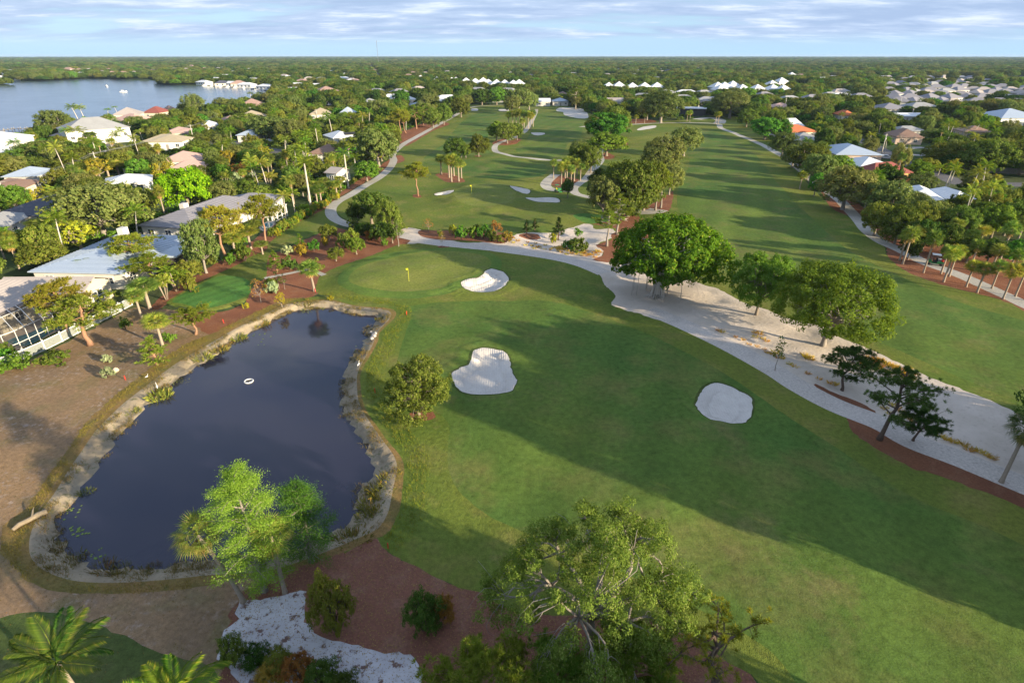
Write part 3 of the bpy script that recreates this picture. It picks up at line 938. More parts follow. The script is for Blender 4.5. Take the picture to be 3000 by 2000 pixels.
def inside(P, X, Y):
    x1, y1 = P[:, 0], P[:, 1]
    x2, y2 = np.roll(x1, -1), np.roll(y1, -1)
    r = np.zeros(len(X), dtype=bool)
    sel = np.where((X > x1.min()) & (X < x1.max()) & (Y > y1.min()) & (Y < y1.max()))[0]
    if len(sel) == 0:
        return r
    xs, ys = X[sel], Y[sel]
    c = np.zeros(len(sel), dtype=bool)
    for a, b, d, e in zip(x1, y1, x2, y2):
        if b == e:
            continue
        k = ((b > ys) != (e > ys))
        if k.any():
            c ^= k & (xs < (d - a) * (ys - b) / (e - b) + a)
    r[sel] = c
    return r


def sdist(P, X, Y, maxd=12.0):
    """signed distance to an outline, positive inside, clipped at maxd"""
    d = np.full(len(X), maxd)
    sel = np.where((X > P[:, 0].min() - maxd) & (X < P[:, 0].max() + maxd) & (Y > P[:, 1].min() - maxd) & (Y < P[:, 1].max() + maxd))[0]
    if len(sel):
        xs, ys = X[sel], Y[sel]
        best = np.full(len(sel), maxd)
        Q = np.roll(P, -1, axis=0)
        for a, b in zip(P, Q):
            e = b - a
            L = (e ** 2).sum()
            if L < 1e-9:
                continue
            t = np.clip(((xs - a[0]) * e[0] + (ys - a[1]) * e[1]) / L, 0, 1)
            best = np.minimum(best, np.hypot(xs - a[0] - t * e[0], ys - a[1] - t * e[1]))
        d[sel] = best
    return np.where(inside(P, X, Y), d, -d)


def sstep(a, b, x):
    t = np.clip((x - a) / (b - a), 0, 1)
    return t * t * (3 - 2 * t)


def height(X, Y):
    X, Y = np.asarray(X, float), np.asarray(Y, float)
    r = np.hypot(X, Y)
    g = np.maximum(sdist(P_ROUGH, X, Y, 14), sdist(P_GOLF, X, Y, 14))
    g = sstep(0, 9, g) * (1 - sstep(260, 380, r))
    z = g * (0.20 * np.sin(X * 0.16 + 0.7 * np.sin(Y * 0.11)) * np.cos(Y * 0.13 + 1.0) + 0.10 * np.sin(X * 0.33 - Y * 0.27 + 2) + 0.05 * np.sin(X * 0.8 + Y * 0.6))
    # raised greens and the hollow between green and path
    z += 0.55 * sstep(-5, 1.5, sdist(P_GREEN, X, Y, 12))
    z += 0.8 * sstep(-7, 2, sdist(P_GREEN2, X, Y, 12))
    z += 0.35 * sstep(-1.5, 1.0, sdist(P_TEE, X, Y, 12))
    # rough mounds in the waste sand
    w = sstep(0, 3, sdist(P_WASTE, X, Y, 6)) * (1 - sstep(200, 300, r))
    path = np.maximum(sdist(PATHS[7], X, Y, 5), sdist(PATHS[8], X, Y, 5))
    w = w * (1 - sstep(-2.0, -0.2, path))
    z += w * (-0.35 + 0.16 * np.sin(X * 0.7) * np.sin(Y * 0.8 + X * 0.3))
    for i, P in enumerate(P_BUNK):
        d = sdist(P, X, Y, 6)
        z += 0.10 * np.exp(-((d + 0.5) / 0.9) ** 2) * (d > -3) - (0.62 if i < 3 else 0.5) * (.55 * sstep(-0.1, .45, d) + .45 * sstep(0, 2.2, d))
    db = sdist(P_BANK, X, Y, 8)
    dw = sdist(P_WATER, X, Y, 8)
    m = db > 0
    t = np.clip(db / (db + np.maximum(-dw, 0) + 1e-6), 0, 1)
    zb = np.where(dw > 0, WATER_Z - 1.0 * np.clip(dw / 2.0, 0, 1), WATER_Z * t)
    z = z * (1 - sstep(-3, 0, db))
    z = np.where(m, zb, z)
    # shoreline of the lake
    dl = np.maximum(np.maximum(sdist(P_LAKE, X, Y, 12), sdist(P_LAKE2, X, Y, 12)), sdist(P_LAKE3, X, Y, 12))
    di = sdist(P_ISLE, X, Y, 12)
    dl = np.where(di > 0, -di, dl)
    z = np.where(dl > 0.01, -0.5, z)
    z = np.where((dl <= 0.01) & (dl > -6), z * 0.3 - 0.5 * (1 - np.clip(-dl / 5, 0, 1)), z)
    return z


GKD, GZ = [], []


def hz1(x, y):
    return GKD[0].find((x, y, 0))[0].z if False else GZ[GKD[0].find((x, y, 0))[1]]


def build_ground():
    pts, edges = [], []
    for name, P, mk in REG:
        if P is None:
            continue
        n0 = len(pts)
        pts += [tuple(p) for p in P]
        edges += [(n0 + i, n0 + (i + 1) % len(P)) for i in range(len(P))]
    n0 = len(pts)
    pts += [tuple(p) for p in P_WATER]
    edges += [(n0 + i, n0 + (i + 1) % len(P_WATER)) for i in range(len(P_WATER))]
    for P, st, md in [(P_BANK, 0.7, 'bank'), (P_BUNK[0], 0.32, 'b'), (P_BUNK[1], 0.3, 'b'), (P_BUNK[2], 0.3, 'b')] + [(q, 1.0, 'b') for q in P_BUNK[3:7]]:
        gx, gy = np.meshgrid(np.arange(P[:, 0].min() - 2.5, P[:, 0].max() + 2.5, st), np.arange(P[:, 1].min() - 2.5, P[:, 1].max() + 2.5, st))
        gx = gx.ravel() + rng.uniform(-.12, .12, gx.size)
        gy = gy.ravel() + rng.uniform(-.12, .12, gy.size)
        d = sdist(P, gx, gy, 6)
        k_ = (d > -2.4) & (np.abs(d) > 0.15)
        if md == 'bank':
            dw = sdist(P_WATER, gx, gy, 6)
            k_ = (d > 0.15) & (dw < 1.6)
        pts += [(float(u), float(v)) for u, v in zip(gx[k_], gy[k_])]
    # rings of points round the camera, closer together where the photograph is near
    r, k = 4.0, 0
    while r < 14000:
        f = 0.026 if r < 160 else (0.034 if r < 500 else 0.07)
        na = int(2 * pi / f)
        a = np.arange(na) * 2 * pi / na + (k % 2) * pi / na
        x, y = np.sin(a) * r, np.cos(a) * r
        front = y > -0.3 * r if r > 30 else np.ones(na, bool)
        coarse = np.arange(na) % 4 == 0
        keep = front | coarse
        pts += [(float(u) + random.uniform(-.02, .02), float(v) + random.uniform(-.02, .02)) for u, v in zip(x[keep], y[keep])]
        r *= 1 + f
        k += 1
    pts += [(-14500, -14500), (14500, -14500), (14500, 14500), (-14500, 14500)]
    res = delaunay_2d_cdt([Vector(p) for p in pts], edges, [], 0, 1e-4, False)
    V = np.array([(v.x, v.y) for v in res[0]])
    F = np.array([f for f in res[2] if len(f) == 3], dtype=np.int32)
    a, b, c = V[F[:, 0]], V[F[:, 1]], V[F[:, 2]]
    flip = ((b[:, 0] - a[:, 0]) * (c[:, 1] - a[:, 1]) - (b[:, 1] - a[:, 1]) * (c[:, 0] - a[:, 0])) < 0
    F[flip] = F[flip][:, ::-1]
    cen = V[F].mean(axis=1)
    reg = np.zeros(len(F), dtype=np.int32)
    for i, (name, P, mk) in enumerate(REG):
        if P is not None:
            reg[inside(P, cen[:, 0], cen[:, 1])] = i
    Z = height(V[:, 0], V[:, 1])
    # make vertices touched by lake faces lie at the water level
    lake = np.zeros(len(V), bool)
    for i, (name, P, mk) in enumerate(REG):
        if name == 'lake':
            lake[F[reg == i].ravel()] = True
    Z[lake] = -0.5
    e = 0.4
    gx = (height(V[:, 0] + e, V[:, 1]) - height(V[:, 0] - e, V[:, 1])) / (2 * e)
    gy = (height(V[:, 0], V[:, 1] + e) - height(V[:, 0], V[:, 1] - e)) / (2 * e)
    gx[lake] = 0
    gy[lake] = 0
    far = np.hypot(V[:, 0], V[:, 1]) > 400
    gx[far] = 0
    gy[far] = 0
    N = np.stack([-gx, -gy, np.ones(len(V))], 1)
    N /= np.linalg.norm(N, axis=1)[:, None]
    V3 = np.column_stack([V, Z])
    from mathutils.kdtree import KDTree
    near = np.where(np.hypot(V[:, 0], V[:, 1]) < 520)[0]
    kd = KDTree(len(near))
    for j, q in enumerate(near):
        kd.insert((V[q, 0], V[q, 1], 0), j)
        GZ.append(float(Z[q]))
    kd.balance()
    GKD.append(kd)
    for i, (name, P, mk) in enumerate(REG):
        sel = F[reg == i]
        if len(sel) == 0:
            continue
        ids, inv = np.unique(sel, return_inverse=True)
        mat = M['pathsand'] if any(P is q for q in SANDPATH) else M[mk]
        me = mesh_np(name, V3[ids], inv.reshape(sel.shape), mat, smooth=True)
        me.normals_split_custom_set_from_vertices([tuple(n) for n in N[ids]])
        o = struct(link(name, me))
        if P is not None and name == 'sand_bunker':
            pass
    # pond surface
    mb = MB()
    Wp = P_BANK
    area = 0.5 * np.sum(Wp[:, 0] * np.roll(Wp[:, 1], -1) - np.roll(Wp[:, 0], -1) * Wp[:, 1])
    pl = [(float(x), float(y), WATER_Z - .004) for x, y in Wp]
    mb.poly(pl if area > 0 else pl[::-1])
    struct(mb.build('pond_water', M['pond']))


build_ground()

# ================================================================== PLANTS
def rs(seed):
    return np.random.default_rng(seed)


def unit(v):
    return v / (np.linalg.norm(v, axis=-1, keepdims=True) + 1e-9)


def leaf_quads(C, Nn, size, aspect, g, align=None):
    """diamond leaves: centres, normals"""
    n = len(C)
    t = g.normal(size=(n, 3))
    if align is not None:
        t = align + 0.35 * t
    t = unit(t - (t * Nn).sum(1, keepdims=True) * Nn)
    bvec = np.cross(Nn, t)
    s = (size * g.uniform(0.65, 1.35, n))[:, None]
    V = np.stack([C + t * s, C + bvec * s * aspect, C - t * s, C - bvec * s * aspect], 1).reshape(-1, 3)
    F = np.arange(4 * n).reshape(-1, 4)
    return V, F


def crown_points(seed, lobes, n, sub=14, subr=0.28, shell=(0.78, 1.06), up=0.25):
    """lobes: (x,y,z,r,rz) blobs; leaves gather in clumps on their outer skins"""
    g = rs(seed)
    L = np.array(lobes, float)
    w = L[:, 3] ** 2
    k = sub * len(L)
    li = g.choice(len(L), k, p=w / w.sum())
    d = g.normal(size=(k, 3))
    d[:, 2] += up
    d = unit(d)
    sc = np.stack([L[li, 3], L[li, 3], L[li, 4]], 1)
    cl = L[li, :3] + d * sc * g.uniform(shell[0], shell[1], k)[:, None]
    # drop clumps buried in a neighbour
    keep = np.ones(k, bool)
    for j in range(len(L)):
        q = (cl - L[j, :3]) / np.array([L[j, 3], L[j, 3], L[j, 4]])
        keep &= ~((np.linalg.norm(q, axis=1) < 0.66) & (li != j))
    cl, d, li = cl[keep], d[keep], li[keep]
    # a sparse filling behind the outer clumps
    k2 = max(6, len(cl) // 5)
    l2 = g.choice(len(L), k2)
    c2 = L[l2, :3] + g.normal(size=(k2, 3)) * (L[l2, 3] * .3)[:, None]
    cl, d, li = np.concatenate([cl, c2]), np.concatenate([d, unit(g.normal(size=(k2, 3)) + (0, 0, .6))]), np.concatenate([li, l2])
    m = len(cl)
    ci = g.integers(0, m, n)
    r = L[li[ci], 3] * subr
    e = unit(g.normal(size=(n, 3)))
    rad = g.uniform(0.35, 1.0, n) ** 0.7
    P = cl[ci] + e * np.stack([r, r, r * 0.8], 1) * rad[:, None]
    N = unit(d[ci] * 0.75 + e * 0.6 + g.normal(size=(n, 3)) * 0.45 + np.array([0, 0, .25]))
    return P, N


def make_lobes(seed, n, R, Rz, cz, flat=0.0, rmin=0.34, rmax=0.5):
    g = rs(seed)
    out = []
    for i in range(n):
        t = (i + 0.5) / n
        z = 1 - 1.72 * t
        a = i * 2.39996 + g.uniform(-.4, .4)
        h = math.sqrt(max(0, 1 - z * z)) if z > 0 else 1.0
        q = g.uniform(0.5, 0.74)
        r = R * g.uniform(rmin, rmax)
        out.append((cos(a) * h * R * q, sin(a) * h * R * q, cz + z * Rz * 0.55 + g.uniform(-.1, .1) * Rz, r, r * g.uniform(0.62, 0.85)))
    return out


def branch_curve(a, b, g, sag=0.12, n=6):
    a, b = np.array(a, float), np.array(b, float)
    L = np.linalg.norm(b - a)
    off = g.normal(size=3) * L * sag
    pts = []
    for i in range(n + 1):
        t = i / n
        p = a + (b - a) * t + off * math.sin(pi * t) + np.array([0, 0, 0.10 * L * math.sin(pi * t)])
        pts.append(tuple(p))
    return pts


def limbs(mb, seed, fork, tips, r0, twig=2, seg=6):
    g = rs(seed)
    for t in tips:
        c = branch_curve(fork, t, g)
        k = len(c)
        mb.tube(c, [r0 * (1 - 0.78 * i / (k - 1)) for i in range(k)], seg)
        for j in range(twig):
            s = c[g.integers(2, k - 1)]
            e = np.array(t) + g.normal(size=3) * 0.15 * np.linalg.norm(np.array(t) - np.array(fork))
            cc = branch_curve(s, e, g, 0.15, 4)
            mb.tube(cc, [r0 * 0.34 * (1 - 0.75 * i / 4) for i in range(5)], 4)


def tree_proto(name, seed, H, R, nl, leaf, bark, n=2600, ls=0.34, asp=0.55, th=None, tr=None, cz=None, Rz=None, limb=True, sub=14, subr=0.28, rmin=0.34, rmax=0.5, lean=(0, 0), twig=1):
    """-> (trunk mesh, crown mesh); H is the full height, R the crown radius"""
    g = rs(seed + 500)
    Rz = Rz or (H * 0.47)
    cz = cz if cz is not None else H - Rz * 1.02
    th = th if th is not None else H * 0.26
    tr = tr or 0.035 * H + 0.04
    lob = make_lobes(seed, nl, R, Rz, cz, rmin=rmin, rmax=rmax)
    top = max(l[2] + l[4] for l in lob)
    f = H / top
    lob = [(a + lean[0], b_ + lean[1], c * f, r, rz) for a, b_, c, r, rz in lob]
    P, N = crown_points(seed + 1, lob, n, sub, subr)
    V, F = leaf_quads(P, N, ls, asp, rs(seed + 2))
    crown = mesh_np(name + '_crown', V, F, leaf)
    mb = MB()
    fork = (lean[0] * 0.4 + g.normal() * 0.1, lean[1] * 0.4 + g.normal() * .1, th)
    pts = [(0, 0, -0.3), (g.normal() * .05, g.normal() * .05, th * 0.35), fork]
    mb.tube([pts[0], (0, 0, 0.05), pts[1], pts[2]], [tr * 1.9, tr * 1.35, tr, tr * 0.85], 8)
    if limb:
        limbs(mb, seed + 3, fork, [(a * 0.95, b_ * 0.95, c - rz * 0.2) for a, b_, c, r, rz in lob], tr * 0.55, twig)
    trunk = mb.mesh(name + '_trunk', bark, True)
    return trunk, crown


def tufts(C, D, length, width, per, g, spread=0.9, droop=0.0):
    """bursts of thin needles at points C with main directions D"""
    n = len(C) * per
    c = np.repeat(C, per, 0)
    d = np.repeat(D, per, 0)
    a = unit(d + g.normal(size=(n, 3)) * spread)
    a[:, 2] -= droop
    a = unit(a)
    L = (length * g.uniform(0.7, 1.2, n))[:, None]
    s = unit(np.cross(a, g.normal(size=(n, 3))))
    w = width
    V = np.stack([c, c + a * L * 0.5 + s * w, c + a * L, c + a * L * 0.5 - s * w], 1).reshape(-1, 3)
    return V, np.arange(4 * n).reshape(-1, 4)


def pine_proto(name, seed, H, R, leaf, bark, nb=16, start=0.45, per=16, tuft=11, ln=0.42, w=0.035, flat=True, lean=(0, 0), tr=None, kink=0.25):
    g = rs(seed)
    tr = tr or 0.022 * H + 0.05
    mb = MB()
    npt = 9
    spine = []
    ox, oy = 0.0, 0.0
    for i in range(npt):
        t = i / (npt - 1)
        spine.append((lean[0] * t ** 1.4 + ox, lean[1] * t ** 1.4 + oy, -0.2 + (H * 0.93 + .2) * t))
        ox += g.normal() * kink * 0.5
        oy += g.normal() * kink * 0.5
    mb.tube(spine, [tr * (1.5 if i == 0 else 1.0) * (1 - 0.72 * i / (npt - 1)) for i in range(npt)], 7)
    S = np.array(spine)
    tc, td = [], []
    for i in range(nb):
        t = start + (1 - start) * (i + 0.5) / nb
        p = np.array([np.interp(t, np.linspace(0, 1, npt), S[:, k]) for k in range(3)])
        a = i * 2.4 + g.uniform(-.5, .5)
        prof = math.sin(pi * min(1, (t - start) / (1 - start) * 0.75 + 0.25)) if flat else (1 - (t - start) / (1 - start)) * 0.9 + 0.12
        L = R * prof * g.uniform(0.75, 1.15)
        rise = g.uniform(0.05, 0.45) * L
        e = p + np.array([cos(a) * L, sin(a) * L, rise])
        c = branch_curve(p, e, g, 0.14, 5)
        mb.tube(c, [tr * 0.34 * (1 - 0.8 * k / 5) for k in range(6)], 5)
        c = np.array(c)
        m = max(4, int(tuft * (0.4 + L / R * 0.8)))
        for j in range(m):
            u = g.uniform(0.45, 1.0)
            q = np.array([np.interp(u, np.linspace(0, 1, 6), c[:, k]) for k in range(3)])
            side = unit(g.normal(size=3) * np.array([1, 1, 0.25])) * L * 0.30 * g.uniform(0.1, 1)
            q2 = q + side + np.array([0, 0, g.uniform(0, .25)])
            tc.append(q2)
            td.append(unit(side + np.array([0, 0, 0.55])))
            if j % 3 == 0:
                mb.tube([tuple(q), tuple(q2)], [tr * 0.09, tr * 0.04], 3, cap=False)
    tc.append(S[-1])
    td.append(np.array([0, 0, 1.0]))
    V, F = tufts(np.array(tc), np.array(td), ln, w, per, g)
    return mb.mesh(name + '_trunk', bark, True), mesh_np(name + '_crown', V, F, leaf)


def fan_frond(g, pet, fan, nleaf, w, droop=0.5):
    """one fan leaf pointing along +X, in its own frame"""
    V, F = [], []

    def q(a, b_, c, d):
        n = len(V)
        V.extend([a, b_, c, d])
        F.append([n, n + 1, n + 2, n + 3])
    q((0, -.02, 0), (0, .02, 0), (pet, .015, -0.08 * pet), (pet, -.015, -0.08 * pet))
    for i in range(nleaf):
        a = (i / (nleaf - 1) - 0.5) * radians(230)
        L = fan * (1 - 0.28 * abs(a) / 2.0) * g.uniform(.88, 1.1)
        x, y = cos(a), sin(a)
        z0 = -0.08 * pet
        mz = z0 + 0.05
        p0 = (pet, 0, z0)
        p1 = (pet + x * L * .55 - y * w, y * L * .55 + x * w, mz)
        p3 = (pet + x * L * .55 + y * w, y * L * .55 - x * w, mz)
        p2 = (pet + x * L * .97, y * L * .97, mz - droop * L * g.uniform(.4, 1))
        q(p0, p3, p2, p1)
    return np.array(V), np.array(F)


def feather_frond(g, L, pairs, ll, w, arch=0.9, hang=0.55, seg=8):
    """one feather leaf along +X, arching down; leaflets hang both sides"""
    V, F = [], []

    def sp(t):
        return np.array([L * (t - 0.16 * t ** 3 * arch), 0, L * (0.34 * t - 0.62 * arch * t * t)])
    for i in range(seg):
        a, b_ = sp(i / seg), sp((i + 1) / seg)
        r = 0.03 * (1 - i / seg) + 0.008
        n = len(V)
        V.extend([a + (0, -r, 0), a + (0, r, 0), b_ + (0, r * .8, 0), b_ + (0, -r * .8, 0)])
        F.append([n, n + 1, n + 2, n + 3])
    for i in range(pairs):
        t = 0.12 + 0.87 * (i + 0.5) / pairs
        p = sp(t)
        d = sp(min(1, t + 0.02)) - p
        d = d / np.linalg.norm(d)
        l = ll * (math.sin(pi * (0.12 + 0.83 * t)) ** 0.6) * g.uniform(.85, 1.1)
        for s in (-1, 1):
            e = p + d * l * 0.55 + np.array([0, s * l * 0.75, -hang * l * g.uniform(.6, 1.2)])
            m = p + d * l * 0.3 + np.array([0, s * l * 0.45, -hang * l * 0.12])
            n = len(V)
            u = np.array([w, 0, 0])
            V.extend([p, m + u, e, m - u])
            F.append([n, n + 1, n + 2, n + 3])
    return np.array(V), np.array(F)


def frond_dirs(seed, n, lo=-0.5, hi=1.3):
    g = rs(seed)
    out = []
    for i in range(n):
        t = (i + .5) / n
        el = hi + (lo - hi) * t ** 0.8 + g.uniform(-.12, .12)
        az = i * 2.39996 + g.uniform(-.25, .25)
        out.append((az, el, g.uniform(-.5, .5)))
    return out


def place_frond(V, az, el, roll, o=(0, 0, 0), s=1.0):
    R = Matrix.Rotation(az, 3, 'Z') @ Matrix.Rotation(-el, 3, 'Y') @ Matrix.Rotation(roll, 3, 'X')
    return (V * s) @ np.array(R).T + np.array(o)


def palm_proto(name, seed, H, leaf, kind='fan', n=30, tr=0.16, dead=6, size=1.0, lean=(0, 0), bulge=0.0, nl=14):
    g = rs(seed)
    mb = MB()
    k = 8
    sp = [(lean[0] * (i / k) ** 1.6, lean[1] * (i / k) ** 1.6, -0.2 + (H + .2) * i / k) for i in range(k + 1)]
    mb.tube(sp, [tr * (1.5 if i == 0 else 1.0) * (1 + bulge * math.sin(pi * i / k)) * (1 - 0.25 * i / k) for i in range(k + 1)], 8)
    top = sp[-1]
    Vs, Fs, off = [], [], 0
    if kind == 'fan':
        dirs = frond_dirs(seed, n, -0.55, 1.35)
        vari = [fan_frond(g, 0.85 * size, 0.92 * size, nl, 0.055 * size) for _ in range(3)]
    else:
        dirs = frond_dirs(seed, n, -0.35, 1.25)
        vari = [feather_frond(g, 2.6 * size, 20, 0.72 * size, 0.045 * size) for _ in range(3)]
    for i, (az, el, ro) in enumerate(dirs):
        V, F = vari[i % 3]
        Vs.append(place_frond(V, az, el, ro, top, g.uniform(.85, 1.1)))
        Fs.append(F + off)
        off += len(V)
    crown = mesh_np(name + '_crown', np.concatenate(Vs), np.concatenate(Fs), leaf)
    skirt = None
    if dead:
        Vs, Fs, off = [], [], 0
        for i in range(dead):
            V, F = (fan_frond(g, 0.7 * size, 0.8 * size, 8, 0.06 * size, 0.8) if kind == 'fan' else feather_frond(g, 2.0 * size, 12, 0.5 * size, 0.05))
            Vs.append(place_frond(V, i * 2.4, g.uniform(-1.45, -0.8), g.uniform(-.5, .5), (top[0], top[1], top[2] - 0.15), 1))
            Fs.append(F + off)
            off += len(V)
        skirt = mesh_np(name + '_dead_fronds', np.concatenate(Vs), np.concatenate(Fs), M['frond_dead'])
    return mb.mesh(name + '_trunk', M['bark_palm'] if kind == 'fan' else M['bark_white'], True), crown, skirt


def clump_proto(name, seed, leaf, n=5, h=4.0, spread=1.2, size=0.8):
    """many stemmed feather palm"""
    g = rs(seed)
    mb = MB()
    Vs, Fs, off = [], [], 0
    for s in range(n):
        a = s * 2.4
        hh = h * g.uniform(.55, 1)
        top = (cos(a) * spread * g.uniform(.5, 1), sin(a) * spread * g.uniform(.5, 1), hh)
        mb.tube([(top[0] * .2, top[1] * .2, -0.1), (top[0] * .6, top[1] * .6, hh * .5), top], [.09, .07, .06], 5)
        V0, F0 = feather_frond(g, 2.2 * size, 15, 0.6 * size, 0.05 * size)
        for i, (az, el, ro) in enumerate(frond_dirs(seed + s, 10, -0.1, 1.35)):
            Vs.append(place_frond(V0, az, el, ro, top, g.uniform(.8, 1.15)))
            Fs.append(F0 + off)
            off += len(V0)
    return mb.mesh(name + '_stems', M['bark_palm'], True), mesh_np(name + '_crown', np.concatenate(Vs), np.concatenate(Fs), leaf)


def shrub_proto(name, seed, leaf, H=1.0, R=0.9, n=700, ls=0.11, nl=6, asp=0.5, sub=10):
    lob = [(a, b_, max(c, rz * 0.75), r, rz) for a, b_, c, r, rz in make_lobes(seed, nl, R, H * .5, H * 0.52, rmin=.38, rmax=.55)]
    P, N = crown_points(seed + 1, lob, n, sub, 0.34, (0.55, 1.02))
    P[:, 2] = np.abs(P[:, 2])
    V, F = leaf_quads(P, N, ls, asp, rs(seed + 2))
    mb = MB()
    limbs(mb, seed + 3, (0, 0, 0), [(l[0] * .8, l[1] * .8, l[2]) for l in lob], 0.035, 0, 4)
    return mb.mesh(name + '_stems', M['bark_dark'], True), mesh_np(name + '_leaves', V, F, leaf)


def blades(name, seed, mat, n=60, h=0.6, r=0.25, w=0.02, out=0.5):
    g = rs(seed)
    a = g.uniform(0, 2 * pi, n)
    rr = r * np.sqrt(g.uniform(0, 1, n))
    C = np.stack([np.cos(a) * rr, np.sin(a) * rr, np.zeros(n)], 1)
    D = unit(np.stack([np.cos(a) * out * rr / r, np.sin(a) * out * rr / r, np.ones(n)], 1) + g.normal(size=(n, 3)) * 0.22)
    L = (h * g.uniform(.55, 1.1, n))[:, None]
    s = unit(np.cross(D, g.normal(size=(n, 3))))
    tip = C + D * L
    tip[:, 2] -= (0.18 * L[:, 0])
    V = np.stack([C - s * w, C + s * w, C + D * L * .6 + s * w * .8, tip], 1).reshape(-1, 3)
    return mesh_np(name, V, np.arange(4 * n).reshape(-1, 4), mat)


# ------------------------------------------------------------------ kinds of plants (real size, scaled when set out)
KIND = {}


def reg(key, H, R, parts):
    KIND[key] = (H, R, parts)


def add_tree(key, H, R, *a, **k):
    tm, cm = tree_proto(key, *a, **k)
    reg(key, H, R, [('trunk', tm), ('crown', cm)])


T_ = tree_proto
for i in range(3):
    add_tree('oak%d' % i, 9, 5.5, 100 + 17 * i, 9, 5.5, 20, M['leaf_oak'], M['bark'], 9000, 0.25, sub=17, subr=.34)
    add_tree('oakg%d' % i, 9, 5.5, 200 + 17 * i, 9, 5.5, 20, M['leaf_oak_grey'], M['bark_pale'], 9000, 0.24, sub=17, subr=.34, rmin=.3, rmax=.46)
add_tree('bright0', 8, 4.2, 311, 8, 4.2, 14, M['leaf_bright'], M['bark'], 7000, 0.24, sub=17, subr=.34)
add_tree('bright1', 8, 4.2, 322, 8, 4.2, 13, M['leaf_bright'], M['bark'], 7000, 0.24, sub=17, subr=.34)
add_tree('dark0', 8, 4.6, 331, 8, 4.6, 13, M['leaf_dark'], M['bark'], 7000, 0.25, sub=17, subr=.34)
add_tree('dark1', 8, 4.6, 342, 8, 4.6, 13, M['leaf_dark'], M['bark'], 7000, 0.25, sub=17, subr=.34)
add_tree('olive0', 7, 3.8, 351, 7, 3.8, 13, M['leaf_olive'], M['bark'], 5600, 0.21, sub=17, subr=.34)
add_tree('lime0', 9, 6, 361, 9, 6, 16, M['leaf_lime'], M['bark'], 11000, 0.24, asp=0.7, subr=.36)
add_tree('yellow0', 5, 2.4, 371, 5, 2.4, 9, M['leaf_yellow'], M['bark'], 1200, 0.16)
add_tree('rust0', 5, 2.2, 381, 5, 2.2, 8, M['leaf_rust'], M['bark_dark'], 900, 0.15)
tm, cm = tree_proto('fine', 391, 13, 7, 17, M['leaf_oak_grey'], M['bark_pale'], 14000, 0.24, Rz=6.4, sub=24, subr=0.30)
reg('casuarina', 13, 7, [('trunk', tm), ('crown', cm)])
# a thin young tree, a bare tree
tm, cm = tree_proto('young', 401, 5, 1.3, 7, M['leaf_oak'], M['bark_pale'], 420, 0.12, th=2.2, tr=0.06)
reg('sapling', 5, 1.3, [('trunk', tm), ('crown', cm)])
tm, cm = tree_proto('sparse', 407, 4, 1.8, 9, M['leaf_rust'], M['bark_pale'], 380, 0.10, th=1.2, tr=0.06, twig=4)
reg('sparse', 4, 1.8, [('trunk', tm), ('crown', cm)])
g_ = rs(5)
mb = MB()
mb.tube([(0, 0, -.2), (0, 0, .5), (0.05, 0, 1.9)], [.42, .26, .2], 8)
for i in range(12):
    a = i * 2.4
    e = (cos(a) * g_.uniform(1.6, 3.4), sin(a) * g_.uniform(1.6, 3.4), g_.uniform(3.4, 6))
    limbs(mb, 60 + i, (0.05, 0, 1.8), [e], 0.12, 9, 5)
reg('bare', 6, 3.4, [('trunk', mb.mesh('bare_trunk', M['bark_pale'], True))])

for i in range(3):
    tm, cm = pine_proto('pine%d' % i, 420 + i, 9, 3.2, M['needle'], M['bark_pine'], nb=20, start=.42, tuft=28, per=15, w=.042)
    reg('pine%d' % i, 9, 3.2, [('trunk', tm), ('crown', cm)])
for i in range(2):
    tm, cm = pine_proto('goldpine%d' % i, 430 + i, 9, 4.0, M['needle_gold'], M['bark_pine'], nb=24, start=.5, tuft=36, per=16, kink=.5, w=.045)
    reg('goldpine%d' % i, 9, 4.0, [('trunk', tm), ('crown', cm)])
for i in range(2):
    tm, cm = pine_proto('tallpine%d' % i, 440 + i, 11, 3.0, M['needle'], M['bark_pale'], nb=18, start=.5, tuft=28, per=15, kink=.25, w=.042)
    reg('tallpine%d' % i, 11, 3.0, [('trunk', tm), ('crown', cm)])
for i in range(2):
    tm, cm = pine_proto('youngpine%d' % i, 450 + i, 4, 1.3, M['needle' if i else 'needle_dark'], M['bark_pine'], nb=20, start=.12, tuft=8, per=14, flat=False, kink=.06, ln=.35)
    reg('youngpine%d' % i, 4, 1.3, [('trunk', tm), ('crown', cm)])
for i in range(4):
    tm, cm, sk = palm_proto('sabal%d' % i, 460 + i, 5.2, M['frond' if i % 2 == 0 else 'frond_gold'], 'fan', 42, .17, 7 if i % 2 else 4)
    reg('sabal%d' % i, 6.6, 1.6, [('trunk', tm), ('crown', cm)] + ([('dead_fronds', sk)]))
tm, cm, sk = palm_proto('sabalL', 470, 4.6, M['frond'], 'fan', 34, .17, 9, lean=(-1.8, 0.4))
reg('sabal_lean', 6.0, 1.6, [('trunk', tm), ('crown', cm), ('dead_fronds', sk)])
for i in range(3):
    tm, cm, sk = palm_proto('coco%d' % i, 480 + i, 7.4, M['frond_coco' if i != 1 else 'frond_gold'], 'feather', 19, .13, 0, lean=((0.9, .3), (-.6, .2), (0.2, -.5))[i])
    reg('coco%d' % i, 8.8, 2.6, [('trunk', tm), ('crown', cm)])
tm, cm, sk = palm_proto('royal', 490, 9.5, M['frond_coco'], 'feather', 18, .22, 0, size=1.15, bulge=.12)
reg('royal', 11.2, 3.0, [('trunk', tm), ('crown', cm)])
for i in range(2):
    tm, cm = clump_proto('areca%d' % i, 500 + i * 7, M['frond_gold' if i == 0 else 'frond_coco'], 6, 3.4)
    reg('areca%d' % i, 4.6, 2.6, [('stems', tm), ('crown', cm)])
